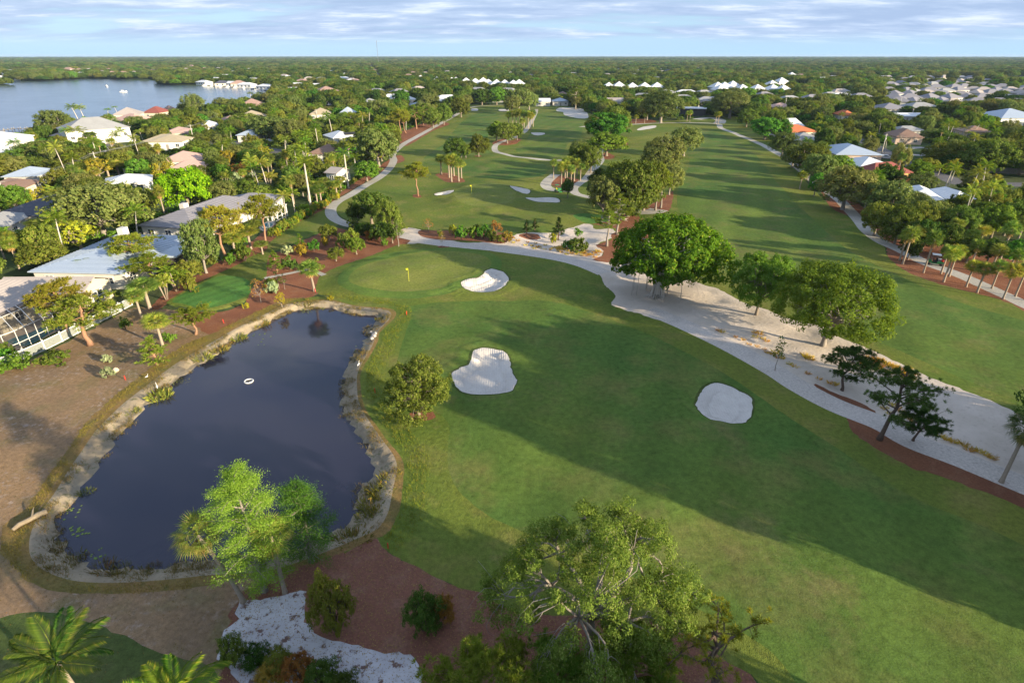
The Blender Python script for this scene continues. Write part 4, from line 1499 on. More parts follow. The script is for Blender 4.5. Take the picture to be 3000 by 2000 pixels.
for i, (lm, n) in enumerate((('leaf_oak', 900), ('leaf_olive', 900), ('leaf_dark', 1000), ('leaf_bright', 900), ('leaf_rust', 800), ('leaf_grey', 500), ('leaf_yellow', 700))):
    tm, cm = shrub_proto('shrub%d' % i, 520 + i * 9, M[lm], n=n, ls=.095 if i != 5 else .12, asp=.5 if i != 5 else .75)
    reg('shrub%d' % i, 1.1, 1.1, [('stems', tm), ('leaves', cm)])


# dense bushes seen close
for i, (lm, sd_) in enumerate((('leaf_olive', 701), ('leaf_dark', 702), ('leaf_oak', 703), ('leaf_rust', 704))):
    lob = [(a, b_, max(c, rz * .7), r, rz) for a, b_, c, r, rz in make_lobes(sd_, 16, 1.05, .62, .62, rmin=.3, rmax=.46)]
    P_, N_ = crown_points(sd_ + 1, lob, 9000, 20, .32, (.6, 1.06))
    P_[:, 2] = np.abs(P_[:, 2])
    V_, F_ = leaf_quads(P_, N_, .042, .45, rs(sd_ + 2))
    mb = MB()
    limbs(mb, sd_ + 3, (0, 0, 0), [(l[0] * .8, l[1] * .8, l[2]) for l in lob], .04, 2, 4)
    KIND['bush%d' % i] = (1.25, 1.1, [('stems', mb.mesh('bush_stems', M['bark_dark'], True)), ('leaves', mesh_np('bush%d_leaves' % i, V_, F_, M[lm]))])


# ------------------------------------------------------------------ setting plants out
WORDS = {}
PLACED = []          # every tall thing: (x, y, r)
NAMES = {'oak': ('oak_tree', 'tree'), 'oakg': ('oak_tree', 'tree'), 'bright': ('broadleaf_tree', 'tree'), 'dark': ('broadleaf_tree', 'tree'),
         'olive': ('broadleaf_tree', 'tree'), 'lime': ('lime_green_tree', 'tree'), 'yellow': ('small_tree', 'tree'), 'rust': ('small_tree', 'tree'),
         'casuarina': ('feathery_tree', 'tree'), 'sapling': ('young_tree', 'tree'), 'sparse': ('small_tree', 'tree'), 'bare': ('bare_tree', 'tree'),
         'pine': ('pine_tree', 'tree'), 'goldpine': ('pine_tree', 'tree'), 'tallpine': ('pine_tree', 'tree'), 'youngpine': ('young_pine', 'tree'),
         'sabal': ('sabal_palm', 'palm'), 'sabal_lean': ('sabal_palm', 'palm'), 'coco': ('coconut_palm', 'palm'), 'royal': ('royal_palm', 'palm'),
         'areca': ('clumping_palm', 'palm'), 'shrub': ('shrub', 'shrub'), 'bush': ('shrub', 'shrub')}
LOOK = {'oak': 'rounded green oak tree', 'oakg': 'greyish green oak tree', 'bright': 'fresh green leafy tree', 'dark': 'dark green dense tree',
        'olive': 'olive green bushy tree', 'lime': 'lime green tree', 'yellow': 'small yellow tree', 'rust': 'small rust coloured tree',
        'casuarina': 'tall feathery grey green tree', 'sapling': 'thin young tree', 'sparse': 'small thinly leaved tree', 'bare': 'leafless pale tree',
        'pine': 'crooked green pine', 'goldpine': 'golden green umbrella pine', 'tallpine': 'tall slender pine', 'youngpine': 'young cone shaped pine',
        'sabal': 'fan palm with round head', 'sabal_lean': 'leaning fan palm', 'coco': 'coconut palm with arching fronds', 'royal': 'tall pale trunked palm',
        'areca': 'clump of feathery palms', 'shrub': 'shrub', 'bush': 'bush'}
SHRUBLOOK = ['green shrub', 'olive green shrub', 'dark green shrub', 'fresh green shrub', 'rust tinged shrub', 'silvery green shrub', 'yellowish shrub']
GROUPS = {'oak': 'oak trees', 'oakg': 'oak trees', 'bright': 'leafy trees', 'dark': 'leafy trees', 'olive': 'leafy trees', 'pine': 'pines', 'goldpine': 'pines',
          'tallpine': 'pines', 'youngpine': 'young pines', 'sabal': 'fan palms', 'sabal_lean': 'fan palms', 'coco': 'coconut palms', 'royal': 'tall pale trunked palms',
          'areca': 'clumping palms', 'shrub': 'shrubs', 'bush': 'shrubs', 'casuarina': 'feathery trees', 'bare': 'leafless trees', 'yellow': 'small coloured trees', 'rust': 'small coloured trees',
          'sapling': 'thin young trees', 'sparse': 'small thinly leaved trees', 'lime': 'lime trees'}
TOLABEL = []         # (object, look, x, y) to be given a place in words at the end


def base_of(key):
    return key.rstrip('0123456789')


def put(key, x, y, H, R, rot=None, label=None, group=True, z=None, reserve=True, look=None):
    h0, r0, parts = KIND[key]
    b = base_of(key)
    nm, cat = NAMES[b]
    z = hz1(x, y) - 0.03 if z is None else z
    rot = random.uniform(0, 2 * pi) if rot is None else rot
    o = link(nm, None, None, (x, y, z), rot, (R / r0, R / r0, H / h0))
    o.empty_display_size = 0.5
    o['category'] = cat
    for pn, me in parts:
        link(pn, me, o)
    lk = look or (SHRUBLOOK[int(key[-1])] if b == 'shrub' else LOOK[b])
    if group:
        o['group'] = GROUPS.get(b, 'trees')
    if label:
        o['label'] = label
    else:
        TOLABEL.append((o, lk, x, y))
    if reserve:
        PLACED.append((x, y, R))
    return o


def pt(key, bx, by, ytop, wpx, **k):
    """a plant from its foot, top and width in the photograph"""
    X, Y = gp(bx, by)
    H = top_height(Y, ytop)
    H = max(0.4, H)
    R = max(0.3, wpx / 2 * depth_at(Y, H * .6) / FPX)
    return put(key, X, Y, H, R, **k)

# ================================================================== HOUSES
BLOCKS = []          # ground boxes where nothing grows: (cx, cy, ux, uy, half length, half depth)
LANDMARKS = []       # (phrase, x, y)


def roof_mesh(L, D, z, rise, kind, over=0.5, th=0.18):
    mb = MB()
    x0, x1, y0, y1 = -over, L + over, -over, D + over
    if kind == 'flat':
        mb.box(L / 2, D / 2, z + 0.15, L + 2 * over, D + 2 * over, 0.3)
        return mb
    LL, DD = x1 - x0, y1 - y0
    if kind == 'gable':
        r0, r1 = (x0, (y0 + y1) / 2), (x1, (y0 + y1) / 2)
    elif kind == 'pyramid':
        r0 = r1 = ((x0 + x1) / 2, (y0 + y1) / 2)
    elif LL >= DD:
        h = DD / 2
        r0, r1 = (x0 + h, y0 + h), (x1 - h, y0 + h)
    else:
        h = LL / 2
        r0, r1 = (x0 + h, y0 + h), (x0 + h, y1 - h)
    zt = z + rise
    e = [(x0, y0, z), (x1, y0, z), (x1, y1, z), (x0, y1, z)]
    A, B = (*r0, zt), (*r1, zt)
    if kind == 'gable':
        mb.poly([e[0], e[1], B, A])
        mb.poly([e[2], e[3], A, B])
        lo = [(p[0], p[1], p[2] - th) for p in (e[0], e[1], B, A, e[2], e[3])]
        mb.poly([lo[0], lo[3], lo[2], lo[1]])
        mb.poly([lo[4], lo[2], lo[3], lo[5]])
        mb.poly([e[1], e[0], lo[0], lo[1]])
        mb.poly([e[3], e[2], lo[4], lo[5]])
        mb.poly([e[0], A, lo[3], lo[0]])
        mb.poly([A, e[3], lo[5], lo[3]])
        mb.poly([B, e[1], lo[1], lo[2]])
        mb.poly([e[2], B, lo[2], lo[4]])
        return mb
    if r0 == r1:
        for i in range(4):
            mb.poly([e[i], e[(i + 1) % 4], A])
    elif LL >= DD:
        mb.poly([e[0], e[1], B, A])
        mb.poly([e[1], e[2], B])
        mb.poly([e[2], e[3], A, B])
        mb.poly([e[3], e[0], A])
    else:
        mb.poly([e[0], e[1], A])
        mb.poly([e[1], e[2], B, A])
        mb.poly([e[2], e[3], B])
        mb.poly([e[3], e[0], A, B])
    for i in range(4):
        a, b_ = e[i], e[(i + 1) % 4]
        mb.poly([b_, a, (a[0], a[1], a[2] - th), (b_[0], b_[1], b_[2] - th)])
    mb.poly([(p[0], p[1], p[2] - th) for p in e[::-1]])
    return mb


_fr = MB()
for (cx, cz, sx, sz) in ((0, -.62, 1.5, .1), (0, .62, 1.5, .1), (-.7, 0, .1, 1.14), (.7, 0, .1, 1.14), (0, 0, .06, 1.14), (0, 0.0, 1.3, .05)):
    _fr.box(cx, -0.04 if sz != .05 else -.035, cz, sx, .10 if sz != .05 else .06, sz)
WIN_FRAME = _fr.mesh('window_frame', M['white'])
WIN_PANE = MB().box(0, -0.01, 0, 1.34, .03, 1.18).mesh('window_pane', M['glass'])
DOOR = MB().box(0, -0.03, 0, 1.0, .08, 2.1).mesh('door_leaf', M['wood'])


def add_window(par, x, y, z, rot, s=1.0):
    w = link('window', WIN_PANE, par, (x, y, z), rot, (s, 1, 1))
    link('frame', WIN_FRAME, w)
    return w


def house(label, A, B, depth, z=3.0, roof='hip', rmat='r_grey', wmat='stucco', rise=None, win=True, block=None, chimney=None, seams=None,
          parent=None, group=None, over=0.5, cat='house', lm=None, world=None):
    if world:
        (ax, ay), (bx, by) = world
    else:
        ax, ay = gp(*A, z)
        bx, by = gp(*B, z)
    L = math.hypot(bx - ax, by - ay)
    rot = math.atan2(by - ay, bx - ax)
    if parent is None:
        o = thing('house', label, cat, (ax, ay, 0), rot, group)
    else:
        o = parent
    off = Matrix.Identity(4)
    if parent is not None:
        bpy.context.view_layer.update() if False else None
        pm = Matrix.Translation(parent.location) @ Matrix.Rotation(parent.rotation_euler[2], 4, 'Z')
        off = pm.inverted() @ (Matrix.Translation((ax, ay, 0)) @ Matrix.Rotation(rot, 4, 'Z'))
    rise = rise if rise is not None else min(depth, L) * 0.5 * 0.33

    def place(ob):
        ob.matrix_basis = off @ ob.matrix_basis
        return ob
    mb = MB()
    mb.box(L / 2, depth / 2, z / 2 - 0.25, L - 2 * over * 0, depth, z + 0.14)
    if roof == 'gable':
        rr = rise * (depth) / (depth + 2 * over)
        for x in (0.0, L):
            mb.poly([(x, 0, z - .2), (x, depth, z - .2), (x, depth / 2, z + rr - .12)] if x else [(x, depth, z - .2), (x, 0, z - .2), (x, depth / 2, z + rr - .12)])
    place(mb.build('wall', M[wmat], o))
    place(roof_mesh(L, depth, z, rise, roof, over).build('roof', M[rmat], o))
    if win:
        n = max(1, int(L / 3.6))
        for i in range(n):
            x = L * (i + .5) / n
            if i == n // 2 and n > 2:
                place(link('door', DOOR, o, (x, 0, 1.02), 0))
            else:
                place_w = link('window', WIN_PANE, o, (x, 0, z * .52), 0)
                link('frame', WIN_FRAME, place_w)
                place(place_w)
        n = max(1, int(depth / 4))
        for i in range(n):
            for (x, r) in ((L, pi / 2), (0, -pi / 2)):
                w = link('window', WIN_PANE, o, (x, depth * (i + .5) / n, z * .52), r)
                link('frame', WIN_FRAME, w)
                place(w)
    if chimney:
        for (u, v, h) in [chimney]:
            place(MB().box(L * u, depth * v, z + h / 2 + .2, 1.5, 1.1, h + .6).build('chimney', M['stucco'], o))
    if seams:
        over_ = over
        W_, DD = L + 2 * over_, depth + 2 * over_
        half = DD / 2
        n = int(W_ / seams)
        for i in range(1, n):
            u = i * W_ / n
            run = half if roof == 'gable' else min(u, W_ - u, half)
            if run < 0.4:
                continue
            for sgn in (0, 1):
                y0 = -over_ if sgn == 0 else depth + over_
                y1 = y0 + (run if sgn == 0 else -run)
                s = MB().bar((0, y0, z + .03), (0, y1, z + .03 + rise * run / half), .09, .07).mesh('seam', M[rmat])
                place(link('roof_seam', s, o, (u - over_, 0, 0)))
    cx, cy = ax + cos(rot) * L / 2 - sin(rot) * depth / 2, ay + sin(rot) * L / 2 + cos(rot) * depth / 2
    BLOCKS.append((cx, cy, cos(rot), sin(rot), L / 2 + 1.2, depth / 2 + 1.2, z))
    if lm:
        LANDMARKS.append((lm, cx, cy))
    return o


H_ = house
h1 = H_('beige tile roofed house with a dark screened pool, lower left by the white fence', 0, 0, 11.5, 3.0, 'hip', 'r_beige', 'cream', lm='the beige tiled house', rise=2.5, over=.6, world=((-68.6, 55), (-68.6, 82)))
H_('', 0, 0, 6.4, 3.1, 'gable', 'r_beige', 'cream', parent=h1, rise=1.5, over=.45, win=False, world=((-75, 76.6), (-62.6, 76.9)))
h2 = H_('long low house with pale blue metal roof and brick chimney behind the beige house', 0, 0, 15, 2.9, 'hip', 'r_blue', 'stucco', seams=0.75, lm='the pale metal roofed house', rise=1.7, chimney=(.72, .62, 2.6), world=((-62.6, 86.5), (-61.4, 107)))
H_('', 0, 0, 5.5, 2.7, 'flat', 'r_blue', 'dark', parent=h2, win=False, over=.3, world=((-61.9, 94.6), (-58.3, 94.8)))
h3 = H_('grey tiled house with white block chimney beyond the pale metal roof', 0, 0, 12, 3.0, 'hip', 'r_lilac', 'stucco', lm='the grey tiled house', rise=2.2, chimney=(.30, .6, 2.4), seams=1.1, world=((-64.2, 112.5), (-59.5, 137)))
H_('', 0, 0, 10, 3.0, 'hip', 'r_lilac', 'stucco', parent=h3, rise=1.8, world=((-67, 131), (-55.8, 132.5)))
H_('dark slate roofed house with cream walls, left edge behind the fan palms', (-10, 628), (178, 632), 15, 3.0, 'hip', 'r_dark', 'stucco', lm='the dark slate roofed house', rise=2.9)
H_('low grey house corner below the dark roofed house at the left edge', (-90, 668), (20, 662), 10, 2.8, 'hip', 'r_grey', 'stucco', rise=1.6)
H_('brown shingle roofed white house at the left edge', (-60, 556), (66, 550), 10, 3.0, 'hip', 'r_brown', 'stucco', lm='the brown roofed white house', rise=1.8)
H_('small light grey roofed house behind the brown roofed one', (10, 517), (105, 515), 10, 3.0, 'hip', 'r_blue', 'stucco', lm='the light grey roofed house', rise=1.8)
h7 = H_('white two storey house at the left edge beside the lake', (-160, 416), (44, 410), 14, 6.0, 'hip', 'r_white', 'white', lm='the white house at the left edge', rise=2.4)
H_('', (-60, 447), (60, 445), 6, 2.9, 'hip', 'r_white', 'white', parent=h7, rise=.7)
h8 = H_('large white villa with a broad grey hip roof on the lake shore', (190, 385), (378, 372), 17, 6.0, 'hip', 'r_grey', 'white', lm='the large lakeside villa', rise=4.2)
H_('', (150, 397), (240, 403), 9, 3.2, 'hip', 'r_beige', 'pinkw', parent=h8, rise=2)
H_('pink tile roofed house right of the large lakeside villa', (322, 352), (388, 356), 14, 3.5, 'hip', 'r_pink', 'cream', rise=3, lm='the pink tiled lakeside house')
H_('light beige roofed house on the lake shore', (330, 337), (405, 335), 14, 4.0, 'hip', 'r_beige', 'stucco', rise=3.4)
H_('long tan roofed white bungalow with a car in front', (412, 416), (532, 414), 12, 3.2, 'hip', 'r_tan', 'white', lm='the tan roofed bungalow', rise=2.2)
H_('pale pink roofed house behind the tan roofed bungalow', (480, 391), (560, 388), 12, 3.2, 'hip', 'r_pink', 'stucco', rise=2)
h11 = H_('pink tiled house between palms left of the bright green tree', (470, 474), (582, 470), 12, 3.0, 'hip', 'r_pink', 'stucco', lm='the pink tiled house', rise=2.4)
H_('', (498, 494), (596, 490), 8, 3.0, 'hip', 'r_pink', 'stucco', parent=h11, rise=1.7)
H_('white flat roofed house with pointed gable above the cypress driveway', (306, 541), (440, 530), 10, 2.8, 'hip', 'r_white', 'white', lm='the white gabled house', rise=1.6)
H_('red roofed house among trees by the lake', (420, 330), (466, 330), 12, 3.5, 'hip', 'r_red', 'cream', rise=3)
H_('red tiled house at the waterside right of the red roof', (474, 324), (510, 323), 10, 3.5, 'hip', 'r_terra', 'cream', rise=2.5)
H_('orange tan hipped roof house beside the lake inlet', (700, 311), (778, 309), 16, 3.5, 'hip', 'r_terra', 'cream', lm='the orange tan roofed house', rise=4)
H_('grey brown hipped roof house in front of the orange tan one', (698, 344), (774, 342), 13, 3.2, 'hip', 'r_tan', 'stucco', rise=3)
H_('terracotta roofed long house behind green trees', (652, 352), (702, 350), 10, 3.0, 'hip', 'r_terra', 'cream', rise=1.8)
H_('white roofed small house near the light poles', (594, 367), (636, 365), 10, 3.0, 'hip', 'r_white', 'white', rise=1.6)
H_('blue grey roofed bungalow under a wide tree', (694, 396), (752, 396), 10, 3.0, 'hip', 'r_blue', 'stucco', rise=2, lm='the blue grey roofed bungalow')
H_('brown roofed house left of the golf path', (903, 450), (995, 450), 12, 3.4, 'hip', 'r_brown', 'stucco', lm='the brown house by the path', rise=2.4)
H_('small white house end below the brown roof', (955, 505), (985, 508), 6, 3.0, 'gable', 'r_beige', 'white', rise=1.2)
h20 = H_('white roofed house with a black solar panel by the golf path', (977, 405), (1045, 400), 13, 3.2, 'hip', 'r_white', 'white', lm='the white house with the solar panel', rise=2)
H_('tan hipped roof house in the trees left of the golf path', (908, 335), (965, 334), 13, 3.2, 'hip', 'r_tan', 'stucco', rise=3)
H_('pale roofed house behind grey green trees', (945, 308), (985, 307), 12, 3.2, 'hip', 'r_beige', 'stucco', rise=2.5)
H_('blue white gabled house with a porch facing the camera', (995, 332), (1030, 332), 10, 3.6, 'hip', 'r_blue', 'white', rise=3)
H_('large terracotta roofed house with white walls near the lake end', (928, 270), (1000, 268), 20, 6, 'hip', 'r_terra', 'white', rise=4, lm='the large terracotta roofed house')
H_('grey roofed house left of the first far green', (1060, 301), (1110, 300), 14, 3.2, 'hip', 'r_grey', 'stucco', rise=2.5)
H_('grey roofed house with gable between trees', (1135, 297), (1180, 296), 14, 3.2, 'hip', 'r_blue', 'stucco', rise=2.5)
H_('pale blue roofed house above the golf path', (1238, 312), (1265, 309), 14, 3.2, 'hip', 'r_blue', 'stucco', rise=2.2)
H_('pale roof corner beyond the path trees', (1303, 300), (1325, 298), 12, 3.2, 'hip', 'r_white', 'stucco', rise=2.2)

# right hand side
R1 = H_('long white and pale blue metal roofed house right of the fairway', (2455, 470), (2520, 490), 11, 3.2, 'hip', 'r_white', 'pinkw', lm='the long white metal roofed house', rise=2.2, world=None)
H_('', (2393, 430), (2452, 452), 15, 3.2, 'hip', 'r_blue', 'pinkw', parent=R1, rise=2.4)
R2 = H_('deep red roofed house with a bright orange wall', (2495, 498), (2560, 512), 14, 3.0, 'hip', 'r_red', 'orangew', lm='the deep red roofed house', rise=2.6)
H_('', (2590, 520), (2664, 524), 9, 2.9, 'hip', 'r_red', 'orangew', parent=R2, rise=1.7)
H_('grey roofed house with yellow walls right of the fairway', (2325, 411), (2420, 411), 13, 3.0, 'hip', 'r_grey', 'yelloww', lm='the grey roofed yellow house', rise=2.3)
H_('orange tile roofed house behind the grey roofed yellow house', (2297, 387), (2392, 385), 12, 3.0, 'hip', 'r_orange', 'cream', lm='the orange tiled house', rise=2.5)
H_('white metal roofed house behind the orange tiled one', (2300, 371), (2354, 369), 14, 3.0, 'gable', 'r_white', 'white', rise=3)
H_('white flat roofed bungalow, long and low, in the right hand trees', (2609, 341), (2712, 341), 12, 3.0, 'gable', 'r_white', 'stucco', rise=1.4, lm='the white flat bungalow')
H_('brown red hipped roof house across the street', (2627, 401), (2704, 403), 14, 3.0, 'hip', 'r_brown', 'pinkw', lm='the brown red roofed house', rise=2.8)
H_('long grey roofed house behind the brown red one', (2630, 384), (2714, 384), 9, 3.2, 'hip', 'r_grey', 'stucco', rise=1.8)
H_('terracotta red roofed house in the far right trees', (2828, 386), (2910, 388), 12, 3.0, 'hip', 'r_terra', 'pinkw', lm='the terracotta red roofed house', rise=2.2)
H_('pale blue white roofed large house at the right edge', (2935, 346), (3060, 346), 22, 4.0, 'hip', 'r_blue', 'white', lm='the pale roofed house at the right edge', rise=4)
H_('grey hipped roof house far right behind trees', (2665, 318), (2770, 318), 18, 3.5, 'hip', 'r_grey', 'stucco', rise=3.2)
H_('grey roofed house left of the grey hipped one', (2585, 320), (2668, 320), 18, 3.5, 'hip', 'r_lilac', 'stucco', rise=3.2)
H_('white tile roofed house just behind the right hand path trees', (2655, 582), (2768, 590), 13, 3.0, 'hip', 'r_white', 'white', lm='the white tiled house', rise=1.9)
H_('white house half hidden by trees right of the white tiled one', (2795, 588), (2865, 588), 11, 3.0, 'hip', 'r_white', 'white', rise=1.7)
H_('small orange roofed house behind the right hand oaks', (2470, 338), (2508, 338), 12, 3.0, 'hip', 'r_orange', 'stucco', rise=2.4)
H_('long white flat roofed building with dark front by the far green', (1984, 318), (2068, 320), 12, 4.2, 'flat', 'r_white', 'dark', lm='the long white flat roofed building', win=False)
H_('dull pink roofed house at the far end of the right fairway', (2250, 314), (2324, 316), 14, 3.2, 'hip', 'r_pink', 'stucco', rise=2.4, lm='the dull pink roofed house')
H_('dark grey roofed white house behind the long white building', (2043, 303), (2100, 303), 14, 3.2, 'hip', 'r_dark', 'stucco', rise=1.8)
H_('pale roofed house with dark annex behind the middle trees', (1783, 298), (1830, 298), 16, 3.5, 'gable', 'r_beige', 'stucco', rise=2.2, lm='the pale roofed clubhouse')
H_('white roofed low building beyond the sand at the far green', (1570, 298), (1612, 298), 13, 3.2, 'gable', 'r_white', 'stucco', rise=2)
H_('slate blue roofed long house beyond the sand at the far green', (1620, 297), (1665, 297), 13, 3.2, 'hip', 'r_blue', 'stucco', rise=2)
H_('brown roofed house in trees beyond the far green', (1630, 281), (1672, 281), 16, 3.2, 'hip', 'r_brown', 'stucco', rise=3)

# the broad window in the gable end of the beige house
pm_ = Matrix.Translation(h1.location) @ Matrix.Rotation(h1.rotation_euler[2], 4, 'Z')
w_ = link('window', WIN_PANE, h1)
w_.matrix_basis = pm_.inverted() @ Matrix.Translation((-62.58, 79.9, 1.55)) @ Matrix.Rotation(pi / 2, 4, 'Z') @ Matrix.Diagonal((1.7, 1, 1.35, 1))
link('frame', WIN_FRAME, w_)
MB().box(0, -.05, 0, .05, .06, 1.1).build('mullion', M['white'], w_)
# solar panel on its house
sp = MB()
sp.box(0, 0, 0, 5.0, 2.6, 0.08)
q = sp.build('solar_panel', M['rubber'], h20, loc=(8.0, 2.2, 4.4))
q.rotation_euler = (math.atan2(2.0, 7.0), 0, 0)

# window wall, fascia and screened pool of the beige house
x_, y_ = gp(324, 862, 1.6)
wall_dir = None

# ---------------------------------------------------------------- condominiums and far houses, copied from a few kinds
def far_kind(L, D, z, roof, rise, rmat, wmat):
    parts = []
    parts.append(('wall', MB().box(0, 0, z / 2 - .2, L, D, z + .3).mesh('far_wall', M[wmat]), (0, 0, 0)))
    rm = roof_mesh(L, D, z, rise, roof, .6)
    rm.v = [(a - L / 2, b_ - D / 2, c) for a, b_, c in rm.v]
    parts.append(('roof', rm.mesh('far_roof', M[rmat]), (0, 0, 0)))
    wm = MB().box(0, 0, 0, 1.8, .12, 1.4).mesh('far_window', M['glass'])
    for i in range(max(2, int(L / 5))):
        n = max(2, int(L / 5))
        parts.append(('window', wm, (L * ((i + .5) / n - .5), -D / 2 - .03, z * .5)))
    return parts


FAR = {'condo': far_kind(13.5, 13.5, 5.2, 'pyramid', 5.0, 'r_white', 'white'),
       'lilac': far_kind(19, 14, 3.4, 'hip', 3.6, 'r_lilac', 'stucco'),
       'beige': far_kind(18, 13, 3.4, 'hip', 3.2, 'r_beige', 'cream'),
       'white': far_kind(20, 11, 3.2, 'hip', 2.2, 'r_white', 'white'),
       'terra': far_kind(18, 14, 3.6, 'hip', 3.4, 'r_terra', 'cream'),
       'grey': far_kind(19, 12, 3.2, 'hip', 2.8, 'r_grey', 'stucco'),
       'dark': far_kind(18, 12, 3.2, 'hip', 2.8, 'r_dark', 'stucco'),
       'villa': far_kind(22, 14, 6.0, 'hip', 4.0, 'r_terra', 'white')}
FARLABEL = {'condo': 'white pyramid roofed building', 'lilac': 'grey tiled house', 'beige': 'pale beige roofed house', 'white': 'white roofed house',
            'terra': 'terracotta roofed house', 'grey': 'light grey roofed house', 'dark': 'dark roofed house', 'villa': 'two storey villa with reddish roof'}
FARLIST = []


def far_house(kind, px_, py_, rot=0.0, zone='', s=1.0, z=3.4):
    X, Y = gp(px_, py_, z)
    o = link('building' if kind == 'condo' else 'house', None, None, (X, Y, 0), rot, s)
    o['category'] = 'building' if kind == 'condo' else 'house'
    o['group'] = ('white pyramid roofed buildings' if kind == 'condo' else 'far houses among the trees')
    for pn, me, lc in FAR[kind]:
        link(pn, me, o, lc)
    BLOCKS.append((X, Y, cos(rot), sin(rot), 11 * s, 9 * s, z))
    FARLIST.append((o, kind, zone, px_))
    return o


for x, y in ((1366, 241), (1393, 243), (1416, 240), (1431, 246), (1455, 247), (1479, 248), (1504, 249), (1521, 247)):
    far_house('condo', x, y, 0.1, 'in the row behind the left fairway', z=5.2)
for x, y in ((1273, 239), (1272 - 40, 227), (1280, 232), (1324, 234), (1336, 233)):
    far_house('condo', x, y, 0.3, 'beyond the trees left of the row', s=.8, z=5.2)
for x, y in ((1783, 257), (1813, 254), (1852, 258), (1888, 257), (1924, 257)):
    far_house('condo', x, y, 0.0, 'in the row behind the middle trees', z=5.2)
for x, y in ((2101, 256), (2111, 263), (2121, 256), (2145, 252), (2173, 264), (2217, 264), (2262, 264), (2293, 266), (2260, 250), (2288, 240), (2318, 222)):
    far_house('condo', x, y, 0.2, 'in the group behind the right fairway', z=5.2)
g_ = rs(77)
# beyond the lake
for x, y, k in ((28, 208, 'grey'), (50, 206, 'white'), (152, 201, 'white'), (180, 198, 'white'), (202, 207, 'villa'), (232, 206, 'terra'), (262, 205, 'beige'), (318, 205, 'terra'),
                (340, 200, 'beige'), (330, 215, 'terra'), (362, 215, 'terra'), (395, 214, 'beige'), (430, 200, 'villa'), (448, 209, 'terra'), (466, 199, 'white'), (530, 200, 'villa'),
                (545, 204, 'beige'), (562, 198, 'villa'), (600, 202, 'terra'), (640, 202, 'beige'), (655, 199, 'white'), (692, 196, 'terra'), (685, 211, 'white'), (590, 195, 'beige'), (510, 203, 'beige'),
                (65, 203, 'beige'), (215, 213, 'white'), (240, 215, 'white'), (300, 212, 'beige'), (420, 219, 'white')):
    far_house(k, x, y, g_.uniform(-.6, .6), 'on the far side of the lake')
for x, y, k in ((632, 231, 'white'), (598, 240, 'white'), (652, 243, 'dark'), (678, 243, 'white'), (700, 245, 'terra'), (722, 247, 'white'), (660, 222, 'white'), (742, 233, 'white'), (870, 248, 'white'), (858, 262, 'white'),
                (885, 240, 'terra'), (930, 250, 'white'), (1042, 240, 'terra'), (1035, 236, 'white'), (780, 252, 'white'), (905, 232, 'beige')):
    far_house(k, x, y, g_.uniform(-.6, .6), 'on the point at the lake end')
# right hand estate of grey tiled roofs
cnt = 0
for row, (yy, n) in enumerate(((226, 9), (234, 9), (243, 11), (252, 12), (262, 11), (272, 9), (284, 8), (297, 7))):
    for i in range(n):
        x = 2590 + (430 * (i + .5) / n) + g_.uniform(-13, 13)
        y = yy + g_.uniform(-2.5, 2.5)
        if 2910 < x and y < 252:
            continue
        far_house(('lilac', 'beige', 'lilac', 'grey', 'lilac', 'lilac', 'lilac')[int(g_.integers(0, 7))], x, y, g_.uniform(-.9, .9), 'in the far right estate', s=.85)
for i in range(52):
    x = g_.uniform(1240, 2600)
    y = 181 + 52 * g_.uniform(0, 1) ** 1.2
    far_house(('white', 'white', 'grey', 'beige', 'white', 'dark', 'terra')[int(g_.integers(0, 7))], x, y, g_.uniform(-.9, .9), 'scattered in the far woods')
for i in range(26):
    x = g_.uniform(700, 1300)
    y = 183 + 55 * g_.uniform(0, 1)
    far_house(('white', 'grey', 'beige', 'terra', 'white')[int(g_.integers(0, 5))], x, y, g_.uniform(-.9, .9), 'scattered in the woods left of centre')
for i in range(64):
    x = g_.uniform(-60, 3060)
    y = g_.uniform(173, 190)
    if x < 700 and y > 186:
        continue
    far_house(('white', 'white', 'beige', 'white', 'grey')[int(g_.integers(0, 5))], x, y, g_.uniform(-.6, .6), 'near the horizon', s=g_.uniform(1.2, 2.0))
for i in range(16):
    x = g_.uniform(1850, 2560)
    y = g_.uniform(268, 300)
    if 2080 < x < 2215:
        continue
    far_house(('white', 'grey', 'lilac', 'beige', 'grey')[int(g_.integers(0, 5))], x, y, g_.uniform(-.6, .6), 'under trees behind the right fairway')
for i in range(14):
    x = g_.uniform(1050, 1560)
    y = g_.uniform(258, 292)
    far_house(('white', 'grey', 'lilac', 'beige', 'grey')[int(g_.integers(0, 5))], x, y, g_.uniform(-.6, .6), 'under trees behind the left fairway')
ORD = ['first', 'second', 'third', 'fourth', 'fifth', 'sixth', 'seventh', 'eighth', 'ninth', 'tenth', 'eleventh', 'twelfth', 'thirteenth', 'fourteenth', 'fifteenth',
       'sixteenth', 'seventeenth', 'eighteenth', 'nineteenth', 'twentieth', 'twenty-first', 'twenty-second', 'twenty-third', 'twenty-fourth', 'twenty-fifth',
       'twenty-sixth', 'twenty-seventh', 'twenty-eighth', 'twenty-ninth', 'thirtieth']
from collections import defaultdict


def ORDW(i):
    if i < 20:
        return ORD[i]
    t = {2: 'twenty', 3: 'thirty', 4: 'forty', 5: 'fifty', 6: 'sixty', 7: 'seventy'}[(i + 1) // 10]
    return t + '-' + ORD[(i + 1) % 10 - 1] if (i + 1) % 10 else t[:-1] + 'ieth'


dd = defaultdict(list)
for o, k, zn, x in FARLIST:
    dd[(k, zn)].append((x, o))
for (k, zn), L in dd.items():
    L.sort(key=lambda t: t[0])
    for i, (x, o) in enumerate(L):
        o['label'] = (FARLABEL[k] + ' ' + zn) if len(L) == 1 else '%s %s from left %s' % (FARLABEL[k], ORDW(i), zn)

